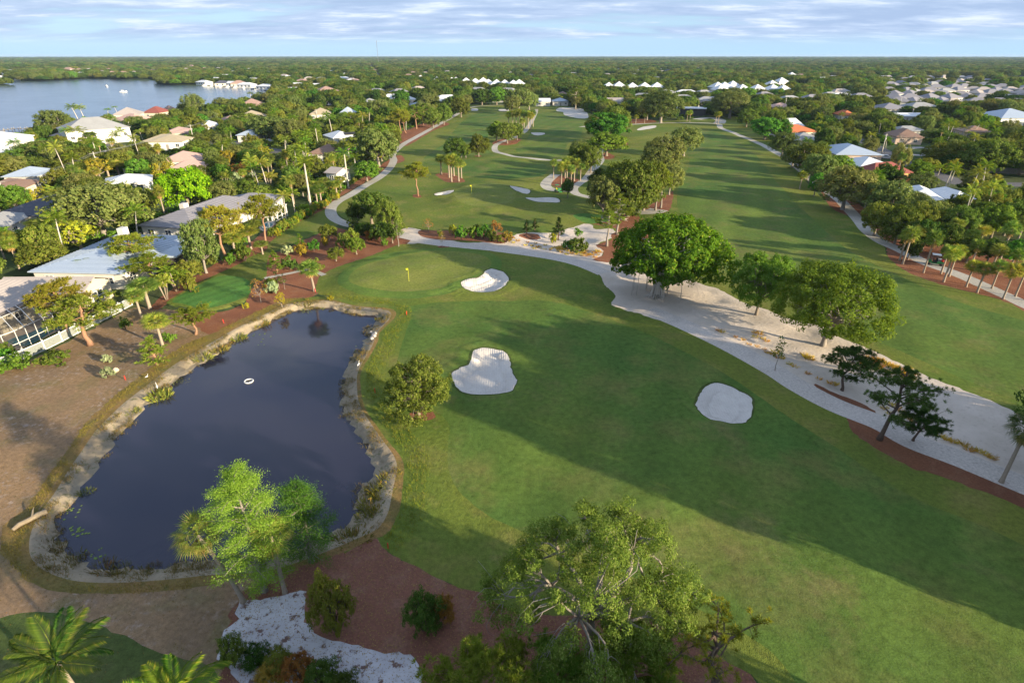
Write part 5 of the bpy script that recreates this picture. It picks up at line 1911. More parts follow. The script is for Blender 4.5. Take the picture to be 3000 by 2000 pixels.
# ================================================================== TALL THINGS PLACED BY EYE
random.seed(4)
rc = random.choice
OAK = ['oak0', 'oak1', 'oak2']
OAKG = ['oakg0', 'oakg1', 'oakg2']
SAB = ['sabal0', 'sabal1', 'sabal2', 'sabal3']
COC = ['coco0', 'coco1', 'coco2']
PIN = ['pine0', 'pine1', 'pine2']


def many(lst):
    for t in lst:
        k = t[0]
        if isinstance(k, list):
            k = rc(k)
        kw = t[5] if len(t) > 5 else {}
        pt(k, t[1], t[2], t[3], t[4], **kw)


# --- the big fig by the sand
g_ = rs(900)
lob = []
for i in range(30):
    t = (i + .5) / 30
    a = i * 2.39996
    rr = 6.6 * math.sqrt(min(1, t * 1.12)) * g_.uniform(.85, 1.05)
    top = 10.6 * (1 - 0.42 * (rr / 7.4) ** 2.2)
    r = g_.uniform(2.1, 2.9)
    lob.append((cos(a) * rr * 1.10, sin(a) * rr * .95, top - r * .7, r, r * .82))
for i in range(15):
    a = i * 2 * pi / 15 + g_.uniform(-.2, .2)
    rr = g_.uniform(5.4, 7.0)
    front = sin(a) < -.45 and cos(a) < .72
    lob.append((cos(a) * rr * 1.12, sin(a) * rr, g_.uniform(5.2, 6.2) if front else g_.uniform(3.2, 5.0), g_.uniform(1.4, 1.9), g_.uniform(1.1, 1.4)))
for i in range(9):
    a = 2.4 + i * .30
    lob.append((cos(a) * 6.9, sin(a) * 6.2, g_.uniform(4.2, 6.4), 1.9, 1.6))
lob = [(l[0] + 1.5, l[1] + .8, l[2], l[3], l[4]) for l in lob]
P_, N_ = crown_points(901, lob, 46000, 26, .30)
V_, F_ = leaf_quads(P_, N_, 0.185, .6, rs(902))
fig_crown = mesh_np('fig_crown', V_, F_, M['leaf_banyan'])
mb = MB()
for i in range(15):
    a = i * 2 * pi / 15
    r0 = g_.uniform(.35, .75)
    mb.tube([(cos(a) * r0 * 1.9, sin(a) * r0 * 1.7, -.2), (cos(a) * r0 * 1.25, sin(a) * r0 * 1.2, .35), (cos(a) * r0, sin(a) * r0, 1.2), (cos(a + .3) * r0 * .8, sin(a + .3) * r0 * .8, 3.2)],
            [.22, .17, .15, .18], 6)
for i in range(16):
    a = i * 2 * pi / 16 + g_.uniform(-.2, .2)
    L_ = g_.uniform(1.3, 2.4)
    mb.tube([(cos(a) * .7, sin(a) * .7, .35), (cos(a) * L_ * .6, sin(a) * L_ * .6, .12), (cos(a + .2) * L_, sin(a + .2) * L_, -.02)], [.15, .10, .04], 5)
limbs(mb, 903, (0, 0, 2.8), [(l[0] * .93, l[1] * .93, l[2] - .3) for l in lob], .26, 1, 6)
fig_trunk = mb.mesh('fig_trunk', M['bark_white'], True)
fig_roots = []
for i in range(12):
    a = g_.uniform(0, 2 * pi)
    rr = g_.uniform(1.4, 4.2)
    fig_roots.append(('aerial_root', MB().tube([(cos(a) * rr, sin(a) * rr, -.1), (cos(a) * rr + .05, sin(a) * rr, 1.6), (cos(a) * rr * .95, sin(a) * rr * .95, 4.2)], [.07, .04, .05], 5).mesh('aerial_root', M['bark_white'], True)))
KIND['fig'] = (12.2, 8.3, [('trunk', fig_trunk), ('crown', fig_crown)] + fig_roots)
NAMES['fig'] = ('banyan_tree', 'tree')
LOOK['fig'] = 'great fig tree'
X_, Y_ = gp(1926, 862)
put('fig', X_, Y_ + .2, 14.2, 8.5, rot=0.0, label='huge spreading fig tree with buttressed trunk on white sand', group=False)
LANDMARKS.append(('the huge fig tree', X_, Y_))

# --- the two big oaks on the sand
tm, cm = tree_proto('sandoak', 911, 11, 7.3, 26, M['leaf_bright'], M['bark_pale'], 34000, 0.155, Rz=4.6, sub=26, subr=.27, tr=.34, th=3.0, twig=3)
KIND['bright8'] = (11, 7.3, [('trunk', tm), ('crown', cm)])
tm, cm = tree_proto('sandoak2', 917, 8.5, 4.8, 20, M['leaf_bright'], M['bark'], 20000, 0.15, Rz=3.7, sub=22, subr=.28, tr=.24, th=2.4, twig=3)
KIND['bright9'] = (8.5, 4.8, [('trunk', tm), ('crown', cm)])
pt('bright8', 2412, 1006, 766, 305, label='large round oak growing out of the white sand, right of its smaller twin')
pt('bright9', 2216, 918, 738, 160, label='smaller oak between the huge fig and the large round oak')
# lone oak by the bunker
tm, cm = tree_proto('loneoak', 921, 6.2, 4.2, 28, M['leaf_oak'], M['bark'], 20000, 0.11, Rz=3.4, sub=22, subr=.30, rmin=.22, rmax=.38, tr=.16, th=1.2, twig=3)
KIND['oakg9'] = (6.2, 4.2, [('trunk', tm), ('crown', cm)])
pt('oakg9', 1228, 1213, 1050, 205, label='lone bushy oak in a mulch ring between pond and heart shaped bunker', group=False)
LANDMARKS.append(('the lone oak by the bunker', *gp(1228, 1213)))

# --- the great open crowned oak at the bottom
g_ = rs(930)
lob = []
for i in range(34):
    a = i * 2.39996
    t = (i + .5) / 34
    rr = 5.6 * math.sqrt(t) * g_.uniform(.9, 1.1)
    r = g_.uniform(.85, 1.35)
    lob.append((cos(a) * rr * 1.08 - .3, sin(a) * rr * .95, 10.2 * (1 - .36 * (rr / 6) ** 2) - r * g_.uniform(.2, 1.6), r, r * .8))
for i in range(12):
    a = i * 2 * pi / 12
    rr = g_.uniform(3.2, 6.3)
    lob.append((cos(a) * rr, sin(a) * rr, g_.uniform(3.6, 6.2), g_.uniform(.7, 1.15), .8))
P_, N_ = crown_points(931, lob, 84000, 18, .32, (.45, 1.1))
V_, F_ = leaf_quads(P_, N_, 0.060, .5, rs(932))
oc = mesh_np('big_oak_crown', V_, F_, M['leaf_oak'])
mb = MB()
mb.tube([(0, 0, -.3), (0.05, 0, .3), (.1, .05, 2.0), (-.1, .1, 3.8)], [.55, .36, .29, .27], 10)
mains = []
for i in range(7):
    a = i * 2 * pi / 7 + .3
    e = (cos(a) * g_.uniform(2.4, 3.3), sin(a) * g_.uniform(2.4, 3.3), g_.uniform(5.4, 7.2))
    c = branch_curve((-.1, .1, 3.5), e, g_, .14, 6)
    mb.tube(c, [.20 - .10 * k / 6 for k in range(7)], 8)
    mains.append(e)
for l in lob:
    e = min(mains, key=lambda m: (m[0] - l[0]) ** 2 + (m[1] - l[1]) ** 2 + (m[2] - l[2]) ** 2)
    limbs(mb, int(abs(l[0] * 100)) + 7, e, [(l[0], l[1], l[2])], .085, 5, 6)
ot = mb.mesh('big_oak_trunk', M['bark_pale'], True)
KIND['oakg8'] = (10.6, 6.4, [('trunk', ot), ('crown', oc)])
X_, Y_ = gp(1723, 1935)
put('oakg8', X_, Y_, 11.6, 6.2, rot=.4, label='large grey green oak with bare pale limbs at the bottom of the photo', group=False)
LANDMARKS.append(('the large oak at the bottom', X_, Y_))

# --- pines in front of it
for nm_, sd_, H_p, R_p, lf in (('pine8', 941, 8.5, 3.2, 'needle'), ('pine9', 942, 6.0, 2.6, 'needle')):
    tm, cm = pine_proto(nm_, sd_, H_p, R_p, M[lf], M['bark_pine'], nb=30, start=.22, per=30, tuft=46, ln=.30, w=.017, flat=True, kink=.2)
    KIND[nm_] = (H_p, R_p, [('trunk', tm), ('crown', cm)])
tm, cm = pine_proto('goldpine9', 943, 8.0, 3.4, M['needle_gold'], M['bark_dark'], nb=15, start=.35, per=34, tuft=15, ln=.30, w=.016, flat=True, kink=.7)
KIND['goldpine9'] = (8, 3.4, [('trunk', tm), ('crown', cm)])
put('pine8', -1.6, 17.6, 8.6, 3.3, label='green pine with dense needle tufts left of the large bottom oak')
put('pine9', 2.6, 18.6, 7.0, 2.8, label='smaller green pine in front of the large oak trunk')
put('pine9', 6.4, 20.0, 6.6, 2.6, label='green pine right of the large oak, low at the bottom edge')
put('goldpine9', 11.4, 20.3, 7.4, 3.6, label='sparse twisted pine with yellow tufts at the bottom right of the oak', rot=2.0)

# --- cypress and the palms at the pond's foot
def cypress(name, seed, H, R, leaf, n, ls, bark):
    g = rs(seed)
    mb = MB()
    mb.tube([(0, 0, -.2), (0, 0, .4), (.1, 0, H * .5), (0, 0, H * .96)], [.34, .2, .12, .02], 8)
    C, D = [], []
    for i in range(46):
        t = .06 + .92 * (i + .5) / 46
        a = i * 2.39996 + g.uniform(-.3, .3)
        L = R * (1.05 - t) ** .6 * g.uniform(.65, 1.15) * (1.0 if t > .25 else .75)
        p = (0.05, 0, H * t)
        e = (cos(a) * L, sin(a) * L, H * t + L * .42)
        c = np.array(branch_curve(p, e, g, .08, 5))
        mb.tube([tuple(q) for q in c], [.05 * (1 - .8 * k / 5) for k in range(6)], 4)
        for j in range(9):
            u = g.uniform(.25, 1)
            q = np.array([np.interp(u, np.linspace(0, 1, 6), c[:, k]) for k in range(3)])
            for _ in range(2):
                C.append(q + g.normal(size=3) * np.array([.32, .32, .2]) * (L * .35 + .2))
                D.append((cos(a), sin(a), .2))
    C, D = np.array(C), np.array(D)
    k = n // len(C)
    c = np.repeat(C, k, 0)
    P = c + g.normal(size=c.shape) * np.array([.20, .20, .13])
    N = unit(g.normal(size=P.shape) + np.array([0, 0, .9]))
    V, F = leaf_quads(P, N, ls, .38, g, align=np.repeat(D, k, 0))
    return mb.mesh(name + '_trunk', bark, True), mesh_np(name + '_crown', V, F, leaf)


tm, cm = cypress('cypress', 951, 10.5, 3.6, M['leaf_cypress'], 48000, .052, M['bark_pale'])
KIND['cypress1'] = (10.5, 3.6, [('trunk', tm), ('crown', cm)])
tm, cm = cypress('cypress2', 952, 7.5, 2.9, M['leaf_cypress_dark'], 32000, .052, M['bark_pale'])
KIND['cypress2'] = (7.5, 2.9, [('trunk', tm), ('crown', cm)])
NAMES['cypress'] = ('cypress_tree', 'tree')
LOOK['cypress'] = 'feathery cypress'
X_, Y_ = gp(762, 1740)
put('cypress1', X_ + .2, Y_ + .3, 10.6, 3.7, rot=0, label='bright green feathery cypress at the near end of the pond', group=False)
put('cypress2', X_ + 2.7, Y_ + 3.0, 7.2, 2.9, rot=1, label='darker green cypress behind the fan palms at the pond', group=False)
LANDMARKS.append(('the bright cypress', X_, Y_))


def hero_palm(label, X, Y, H, kind, nf, leaf, lean, size, tr, seed, dead=8, group=None, z=None):
    """a near palm: every frond a leaf of its own"""
    g = rs(seed)
    nm = 'sabal_palm' if kind == 'fan' else 'coconut_palm'
    o = thing(nm, label, 'palm', (X, Y, hz1(X, Y) - .05), 0, group)
    mb = MB()
    k = 10
    sp = [(lean[0] * (i / k) ** 1.5, lean[1] * (i / k) ** 1.5, -0.2 + (H + .2) * i / k) for i in range(k + 1)]
    mb.tube(sp, [tr * (1.6 if i == 0 else 1.0) * (1 - 0.3 * i / k) * (1 + .05 * (i % 2)) for i in range(k + 1)], 10)
    mb.build('trunk', M['bark_palm'], o, True)
    if kind == 'fan':
        var = [mesh_np('fan_leaf', *fan_frond(g, .95 * size, .95 * size, 20, .026 * size, .45), M[leaf]) for _ in range(4)]
        vard = mesh_np('dead_fan_leaf', *fan_frond(g, .8 * size, .7 * size, 14, .035 * size, .9), M['frond_dead'])
        dirs = frond_dirs(seed, nf, -.55, 1.4)
    else:
        var = [mesh_np('feather_leaf', *feather_frond(g, 3.3 * size, 46, .78 * size, .026, g.uniform(.7, 1.05), .45, 12), M[leaf]) for _ in range(4)]
        vard = None
        dirs = frond_dirs(seed, nf, -.25, 1.35)
    top = sp[-1]
    for i, (az, el, ro) in enumerate(dirs):
        f = link('frond', var[i % 4], o)
        f.matrix_basis = Matrix.Translation(top) @ Matrix.Rotation(az, 4, 'Z') @ Matrix.Rotation(-el, 4, 'Y') @ Matrix.Rotation(ro, 4, 'X') @ Matrix.Scale(g.uniform(.85, 1.1), 4)
    if vard:
        for i in range(dead):
            f = link('dead_frond', vard, o)
            f.matrix_basis = Matrix.Translation((top[0], top[1], top[2] - .15)) @ Matrix.Rotation(i * 2.4, 4, 'Z') @ Matrix.Rotation(-g.uniform(-1.45, -.85), 4, 'Y')
    PLACED.append((X, Y, 2))
    return o


X_, Y_ = gp(714, 1762)
hero_palm('fan palm leaning left over the pond in front of the bright cypress', X_, Y_, 5.6, 'fan', 34, 'frond', (-2.2, .7), 1.0, .17, 961, 12, 'fan palms by the near end of the pond')
X_, Y_ = gp(835, 1735)
hero_palm('upright fan palm right of the bright cypress at the pond', X_, Y_, 5.2, 'fan', 34, 'frond', (-.1, .2), .95, .16, 962, 10, 'fan palms by the near end of the pond')
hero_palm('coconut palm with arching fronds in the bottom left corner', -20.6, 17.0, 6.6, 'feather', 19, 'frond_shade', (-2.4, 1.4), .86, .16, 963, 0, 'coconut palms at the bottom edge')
hero_palm('coconut palm at the bottom edge of which only the upper fronds show', -16.8, 16.0, 5.8, 'feather', 18, 'frond_coco', (.3, .9), .9, .16, 964, 0, 'coconut palms at the bottom edge')
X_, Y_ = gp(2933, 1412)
hero_palm('shaded fan palm beside the sand road at the right edge', X_, Y_, 5.4, 'fan', 34, 'frond_edge_shade', (.5, .5), 1.0, .17, 965, 10)

# --- trees on the sand at the right
for nm_, sd_, H_p, R_p, nb_, tf in (('pine7', 971, 9.5, 3.9, 17, 13), ('pine6', 972, 6.5, 3.0, 18, 14), ('pine5', 973, 5.0, 2.6, 13, 12)):
    tm, cm = pine_proto(nm_, sd_, H_p, R_p, M['needle_dark'], M['bark_dark'], nb=nb_ + 4, start=.35, per=26, tuft=tf * 3, ln=.33, w=.022, kink=.45)
    KIND[nm_] = (H_p, R_p, [('trunk', tm), ('crown', cm)])
pt('pine7', 2576, 1286, 1062, 215, label='dark crooked pine standing in the mulch strip beside the sand road')
pt('pine6', 2469, 1134, 1004, 140, label='dark pine with small flat crown behind the crooked pine')
pt('pine5', 2675, 1290, 1180, 125, label='low leaning dark pine right of the crooked pine')
pt('sapling', 2270, 1086, 985, 44, label='thin staked sapling between the sand road and the bunker', group=False)
tm, cm = tree_proto('edgeoak', 981, 10, 5.2, 16, M['leaf_dark'], M['bark'], 16000, .12, sub=24, subr=.24, tr=.25)
KIND['dark9'] = (10, 5.2, [('trunk', tm), ('crown', cm)])
pt('dark9', 3040, 1340, 1060, 215, label='dark leafy tree cut by the right edge beside the sand road', group=False)
# the tall row just outside the right edge that throws the long shadow over the fairway
rowt = [(43.5 + 3.6 * k, 30 + 3.5 * (k % 2), 16.5 + 1.6 * math.sin(k * 1.7), 4.6) for k in range(8)] + [(45 + 4.5 * k, 40 + 2 * (k % 2), 12, 4.8) for k in range(6)]
for i, (c_, s_, h_, r_) in enumerate(rowt):
    X_, Y_ = c_ * .53 + s_ * .848, c_ * .848 - s_ * .53
    put(OAK[i % 3], X_, Y_, h_, r_, label='tall oak outside the right edge by the sand road, %s in its double row' % ORD[i])
for i, (c_, s_, h_, r_) in enumerate(((-14, 20, 14, 5), (-6, 24, 15, 5.5), (2, 19, 15, 5), (8.5, 23, 18, 5.2), (14.5, 27, 19, 4.8), (24, 19, 11.5, 3.6), (19, 34, 18, 4.6), (-20, 30, 15, 5), (-2, 40, 17, 5))):
    X_, Y_ = c_ * .53 + s_ * .848, c_ * .848 - s_ * .53
    put(OAK[i % 3], X_, Y_, h_, r_, label='oak outside the bottom edge below the viewpoint, %s of its group' % ORD[i])

# --- bushes by the near end
pt('bush0', 985, 1850, 1690, 140, label='rounded brownish olive bush on the mulch beside the loose sand', group=False)
pt('bush1', 1240, 1845, 1735, 125, label='dark green bush on the mulch left of the bottom pine', group=False)
pt('bush2', 690, 1942, 1868, 90, look='dark green bush')
pt('bush3', 1300, 1815, 1745, 75, look='rust tinged small bush')
for x, y, t, w, k in ((760, 1945, 1895, 80, 2), (820, 1965, 1910, 90, 1), (880, 1990, 1925, 95, 4), (945, 2020, 1950, 110, 2), (800, 1995, 1945, 80, 4), (1010, 2050, 1985, 100, 2)):
    pt('bush%d' % {1: 0, 2: 1, 4: 3}[k], x, y, t, w * 1.15, look='low hedge bush along the loose sand')
# --- far shore of the pond, tee and mulch
many([('pine0', 265, 1010, 860, 200), ('goldpine0', 190, 985, 835, 170), ('youngpine1', 462, 1068, 985, 96), ('goldpine1', 573, 980, 905, 120),
      ('sabal1', 478, 1015, 920, 84), ('sabal2', 440, 905, 815, 100), ('sabal0', 415, 930, 845, 70),
      ('shrub0', 370, 965, 925, 45), ('shrub3', 60, 1080, 1040, 115), ('shrub3', 15, 1065, 1030, 90), ('shrub1', 170, 1062, 1028, 90), ('shrub1', 130, 1070, 1045, 60),
      ('shrub5', 316, 1062, 1038, 38), ('shrub5', 318, 1105, 1075, 44), ('shrub3', 500, 1000, 972, 50),
      ('shrub2', 20, 1045, 1002, 60), ('shrub2', 350, 868, 850, 24), ('shrub4', 400, 890, 860, 60),
      ('sabal_lean', 921, 853, 748, 72), ('sparse', 765, 887, 815, 52), ('yellow0', 826, 900, 855, 34), ('shrub6', 720, 905, 885, 26),
      ('youngpine1', 812, 798, 735, 50), ('youngpine1', 883, 735, 684, 36), ('shrub6', 885, 745, 710, 55), ('shrub5', 845, 748, 718, 46), ('shrub3', 920, 735, 702, 46),
      ('shrub0', 850, 790, 748, 60), ('shrub0', 925, 795, 755, 60), ('olive0', 966, 704, 656, 54), ('shrub0', 1012, 728, 680, 60), ('bright0', 1045, 745, 695, 54), ('shrub1', 1030, 716, 668, 56),
      ('olive0', 985, 765, 724, 50), ('shrub6', 955, 720, 690, 30), ('shrub1', 795, 850, 815, 55), ('shrub5', 800, 858, 825, 50), ('sapling', 835, 848, 800, 22), ('sapling', 818, 845, 790, 26),
      ('shrub4', 1090, 705, 668, 56), ('dark0', 1075, 700, 650, 46), ('dark0', 1120, 712, 650, 64), ('dark1', 1150, 712, 655, 60), ('sapling', 1168, 722, 640, 44), ('shrub3', 1128, 722, 698, 26),
      ('shrub6', 968, 880, 865, 28), ('dark1', 1048, 660, 600, 50), ('shrub2', 1060, 690, 650, 56),
      ('dark0', 1090, 655, 556, 112, dict(look='large rounded dark tree by the bend of the cart path')),
      # bed between the paths
      ('shrub6', 1325, 690, 655, 26), ('shrub3', 1352, 702, 662, 46), ('shrub3', 1382, 700, 664, 40), ('shrub2', 1395, 694, 655, 40), ('shrub3', 1415, 702, 660, 52), ('shrub2', 1440, 706, 672, 40),
      ('rust0', 1455, 690, 645, 38), ('shrub4', 1485, 708, 675, 50), ('shrub1', 1460, 712, 690, 40), ('sparse', 1296, 724, 675, 22), ('sparse', 1256, 680, 640, 36), ('shrub0', 1290, 695, 672, 22),
      ('youngpine0', 1543, 682, 642, 24), ('youngpine0', 1567, 676, 640, 22), ('youngpine0', 1636, 696, 630, 40), ('shrub6', 1622, 702, 668, 36), ('shrub2', 1690, 735, 690, 84), ('shrub3', 1665, 728, 695, 50), ('shrub3', 1694, 690, 664, 34),
      # the tall pines near the fig
      ('tallpine0', 1777, 721, 611, 76), ('tallpine1', 1808, 689, 566, 74), ('tallpine0', 1920, 616, 470, 62), ('tallpine1', 1935, 610, 500, 60),
      # middle trees
      (OAKG, 1765, 640, 512, 100), (OAK, 1838, 632, 466, 172), (OAK, 1885, 615, 468, 120), (OAKG, 1960, 570, 480, 80), (OAK, 1800, 600, 470, 90), (['dark0'], 1750, 590, 492, 60),
      (OAKG, 1938, 512, 397, 118), (OAKG, 1915, 540, 430, 90), (OAKG, 2002, 458, 372, 98), (['bright0'], 1776, 456, 388, 112), (['bright1'], 1772, 420, 330, 118), (OAK, 1800, 400, 312, 100), (OAK, 1745, 405, 335, 70),
      ('casuarina', 1935, 360, 258, 110), ('casuarina', 2137, 347, 264, 116, dict(look='wide spreading wispy tree with many pale stems')), ('casuarina', 1895, 352, 290, 60),
      ('tallpine1', 1686, 318, 246, 46), (OAKG, 1520, 330, 258, 84), (OAKG, 1550, 322, 268, 60), (OAKG, 1500, 335, 280, 50),
      ('bright1', 1455, 414, 356, 52), ('oak1', 1486, 421, 357, 64), ('oak0', 1515, 410, 360, 40), ('oak2', 1402, 459, 394, 64), ('oak0', 1335, 462, 404, 66), ('sapling', 1352, 462, 425, 30),
      ('olive0', 1365, 462, 420, 36), ('goldpine0', 1224, 574, 470, 84, dict(look='lone yellow green pine at the far hole')),
      ('dark1', 1663, 579, 522, 36), (OAK, 1700, 500, 420, 70), (OAK, 1730, 505, 425, 60), (OAKG, 1690, 470, 412, 50),
      ('oak1', 1269, 375, 318, 54), ('oak2', 1301, 366, 302, 46), ('oak0', 1351, 344, 286, 60), ('dark0', 1412, 308, 258, 56), ('dark1', 1424, 306, 262, 30), ('bright0', 1455, 307, 254, 56), ('dark0', 1480, 306, 258, 36),
      ('goldpine1', 1172, 393, 318, 60), ('goldpine0', 1190, 390, 330, 44), ('pine1', 1220, 378, 305, 52), ('pine0', 1240, 370, 300, 40), ('oakg1', 1110, 488, 376, 120, dict(look='wide grey green tree at the bend of the path')),
      ('oakg1', 1240, 352, 296, 60), ('oakg2', 1110, 350, 290, 70), ('dark0', 1130, 372, 312, 60), ('bright0', 1178, 322, 262, 50)])
# fan palms of the course
many([(SAB, 1293, 512, 452, 44), (SAB, 1323, 532, 452, 46), (SAB, 1344, 531, 462, 44), (SAB, 1330, 515, 448, 40), (SAB, 1316, 520, 455, 40), (SAB, 1352, 520, 466, 36),
      (SAB, 1621, 524, 466, 30), (SAB, 1644, 546, 470, 34), (SAB, 1660, 540, 468, 34), (SAB, 1672, 548, 480, 32), (SAB, 1655, 522, 462, 32), (SAB, 1682, 530, 470, 34), (SAB, 1690, 515, 462, 32), (SAB, 1668, 512, 455, 30), (SAB, 1700, 528, 475, 30),
      (SAB, 1502, 372, 322, 24), (SAB, 1512, 376, 320, 26), (SAB, 1522, 370, 318, 24), (SAB, 1535, 378, 322, 26), (SAB, 1547, 376, 324, 24), (SAB, 1556, 380, 326, 26), (SAB, 1562, 372, 322, 22), (SAB, 1530, 392, 345, 24), (SAB, 1490, 375, 326, 22),
      (SAB, 2096, 363, 328, 18), (SAB, 2103, 364, 326, 20), (SAB, 2020, 358, 322, 18), (SAB, 2012, 356, 325, 16), (SAB, 1888, 362, 332, 16), (SAB, 1862, 364, 336, 18)])
# the palm row at the right hand path
many([(SAB, 2635, 763, 672, 52), (SAB, 2644, 774, 660, 56), (SAB, 2705, 799, 672, 52), (SAB, 2756, 802, 716, 52), (SAB, 2764, 826, 722, 56), (SAB, 2780, 810, 715, 54), (SAB, 2830, 840, 760, 54),
      (SAB, 2862, 857, 768, 62), (SAB, 2938, 876, 770, 56), (SAB, 2974, 868, 765, 56), (SAB, 2785, 713, 638, 50), (SAB, 2863, 729, 660, 52), (SAB, 2930, 759, 645, 56), (SAB, 2987, 757, 642, 54),
      (SAB, 2735, 690, 612, 52), (SAB, 3010, 880, 775, 60), (SAB, 2900, 800, 712, 54), (SAB, 2960, 815, 725, 54), (SAB, 2840, 790, 700, 50), (SAB, 3020, 800, 690, 54), (SAB, 2880, 690, 620, 50), (SAB, 2830, 745, 670, 50), (SAB, 2905, 845, 760, 50),
      (SAB, 2342, 555, 500, 36), (SAB, 2670, 740, 660, 46), (SAB, 2975, 720, 630, 50)])
# oaks along the right hand path
many([(OAK, 2186, 372, 318, 60), (OAK, 2200, 352, 298, 74), (OAK, 2262, 392, 322, 70), (['bright0'], 2240, 410, 342, 96), (['bright1'], 2285, 412, 350, 60), (OAKG, 2290, 458, 386, 76), (OAK, 2362, 508, 418, 110), (OAKG, 2320, 490, 425, 76),
      (OAK, 2405, 520, 462, 70), (OAKG, 2468, 614, 487, 164, dict(look='wide pale barked oak at the path edge')), (OAK, 2450, 560, 500, 80), ('dark1', 2588, 560, 480, 88, dict(look='dark rounded dense tree by the red roof')), (OAKG, 2590, 640, 526, 130),
      (OAK, 2395, 480, 415, 60), (['bright0'], 2384, 575, 505, 40), (OAK, 2560, 690, 590, 96), (OAK, 2620, 715, 600, 100), (OAK, 2680, 690, 590, 96), (['dark0'], 2700, 735, 640, 80), (OAK, 2740, 660, 588, 90), (['dark0'], 2760, 740, 650, 80),
      (OAK, 2800, 700, 600, 96), (OAK, 2860, 680, 590, 96), (['bright0'], 2900, 700, 600, 90), (OAK, 2940, 690, 590, 90), (OAK, 2985, 690, 585, 90), (['dark0'], 2830, 770, 690, 70), (['bright1'], 2880, 640, 560, 80), (OAK, 2930, 630, 550, 90),
      (OAK, 2990, 625, 545, 80), (OAKG, 2660, 640, 560, 96), (['dark1'], 2800, 640, 570, 80), (['dark1'], 2890, 770, 700, 70), (['bright0'], 2960, 780, 700, 70), (['dark0'], 2660, 760, 690, 56)])
many([(OAK, 2875, 512, 408, 150, dict(look='broad tree with pale forked trunk on the street lawn')), (OAK, 2810, 495, 412, 110), (OAK, 2960, 500, 408, 130), (OAKG, 2925, 470, 405, 110), (OAK, 3030, 505, 410, 130), (['dark0'], 2790, 470, 400, 70), ('bare', 2645, 437, 392, 62, dict(look='leafless pale tree on the oval lawn')),
      ('olive0', 2702, 512, 462, 70), (COC, 2762, 566, 478, 50), (COC, 2768, 560, 470, 50), (COC, 2735, 551, 480, 46), (COC, 2590, 455, 400, 36), (COC, 2583, 456, 402, 34), (COC, 2538, 432, 388, 36), (COC, 2512, 414, 380, 30),
      (COC, 2844, 405, 355, 56), (COC, 2812, 408, 368, 36), (COC, 2876, 402, 360, 40), (COC, 2755, 408, 362, 36), (COC, 2573, 398, 352, 26), (COC, 2588, 398, 350, 28), (COC, 2910, 408, 378, 28), (COC, 2966, 408, 378, 28), (COC, 2455, 366, 330, 26), (COC, 2425, 385, 350, 30),
      ('yellow0', 2750, 362, 344, 22), ('yellow0', 2810, 356, 338, 18), ('yellow0', 2712, 352, 336, 16), ('olive0', 2475, 400, 345, 46), (OAKG, 2515, 378, 330, 70), (OAKG, 2400, 368, 312, 60), ('bright0', 2330, 345, 312, 46), (OAK, 2560, 385, 330, 80),
      (OAK, 2600, 375, 330, 80), (OAK, 2760, 345, 315, 80), (OAK, 2860, 345, 312, 90), (OAK, 2910, 340, 308, 80), ('bright1', 2900, 322, 300, 60), (OAKG, 2430, 330, 275, 60), (OAKG, 2390, 340, 272, 50), (OAKG, 2480, 325, 280, 60), ('areca0', 2705, 545, 508, 60), ('areca1', 2680, 560, 528, 50)])
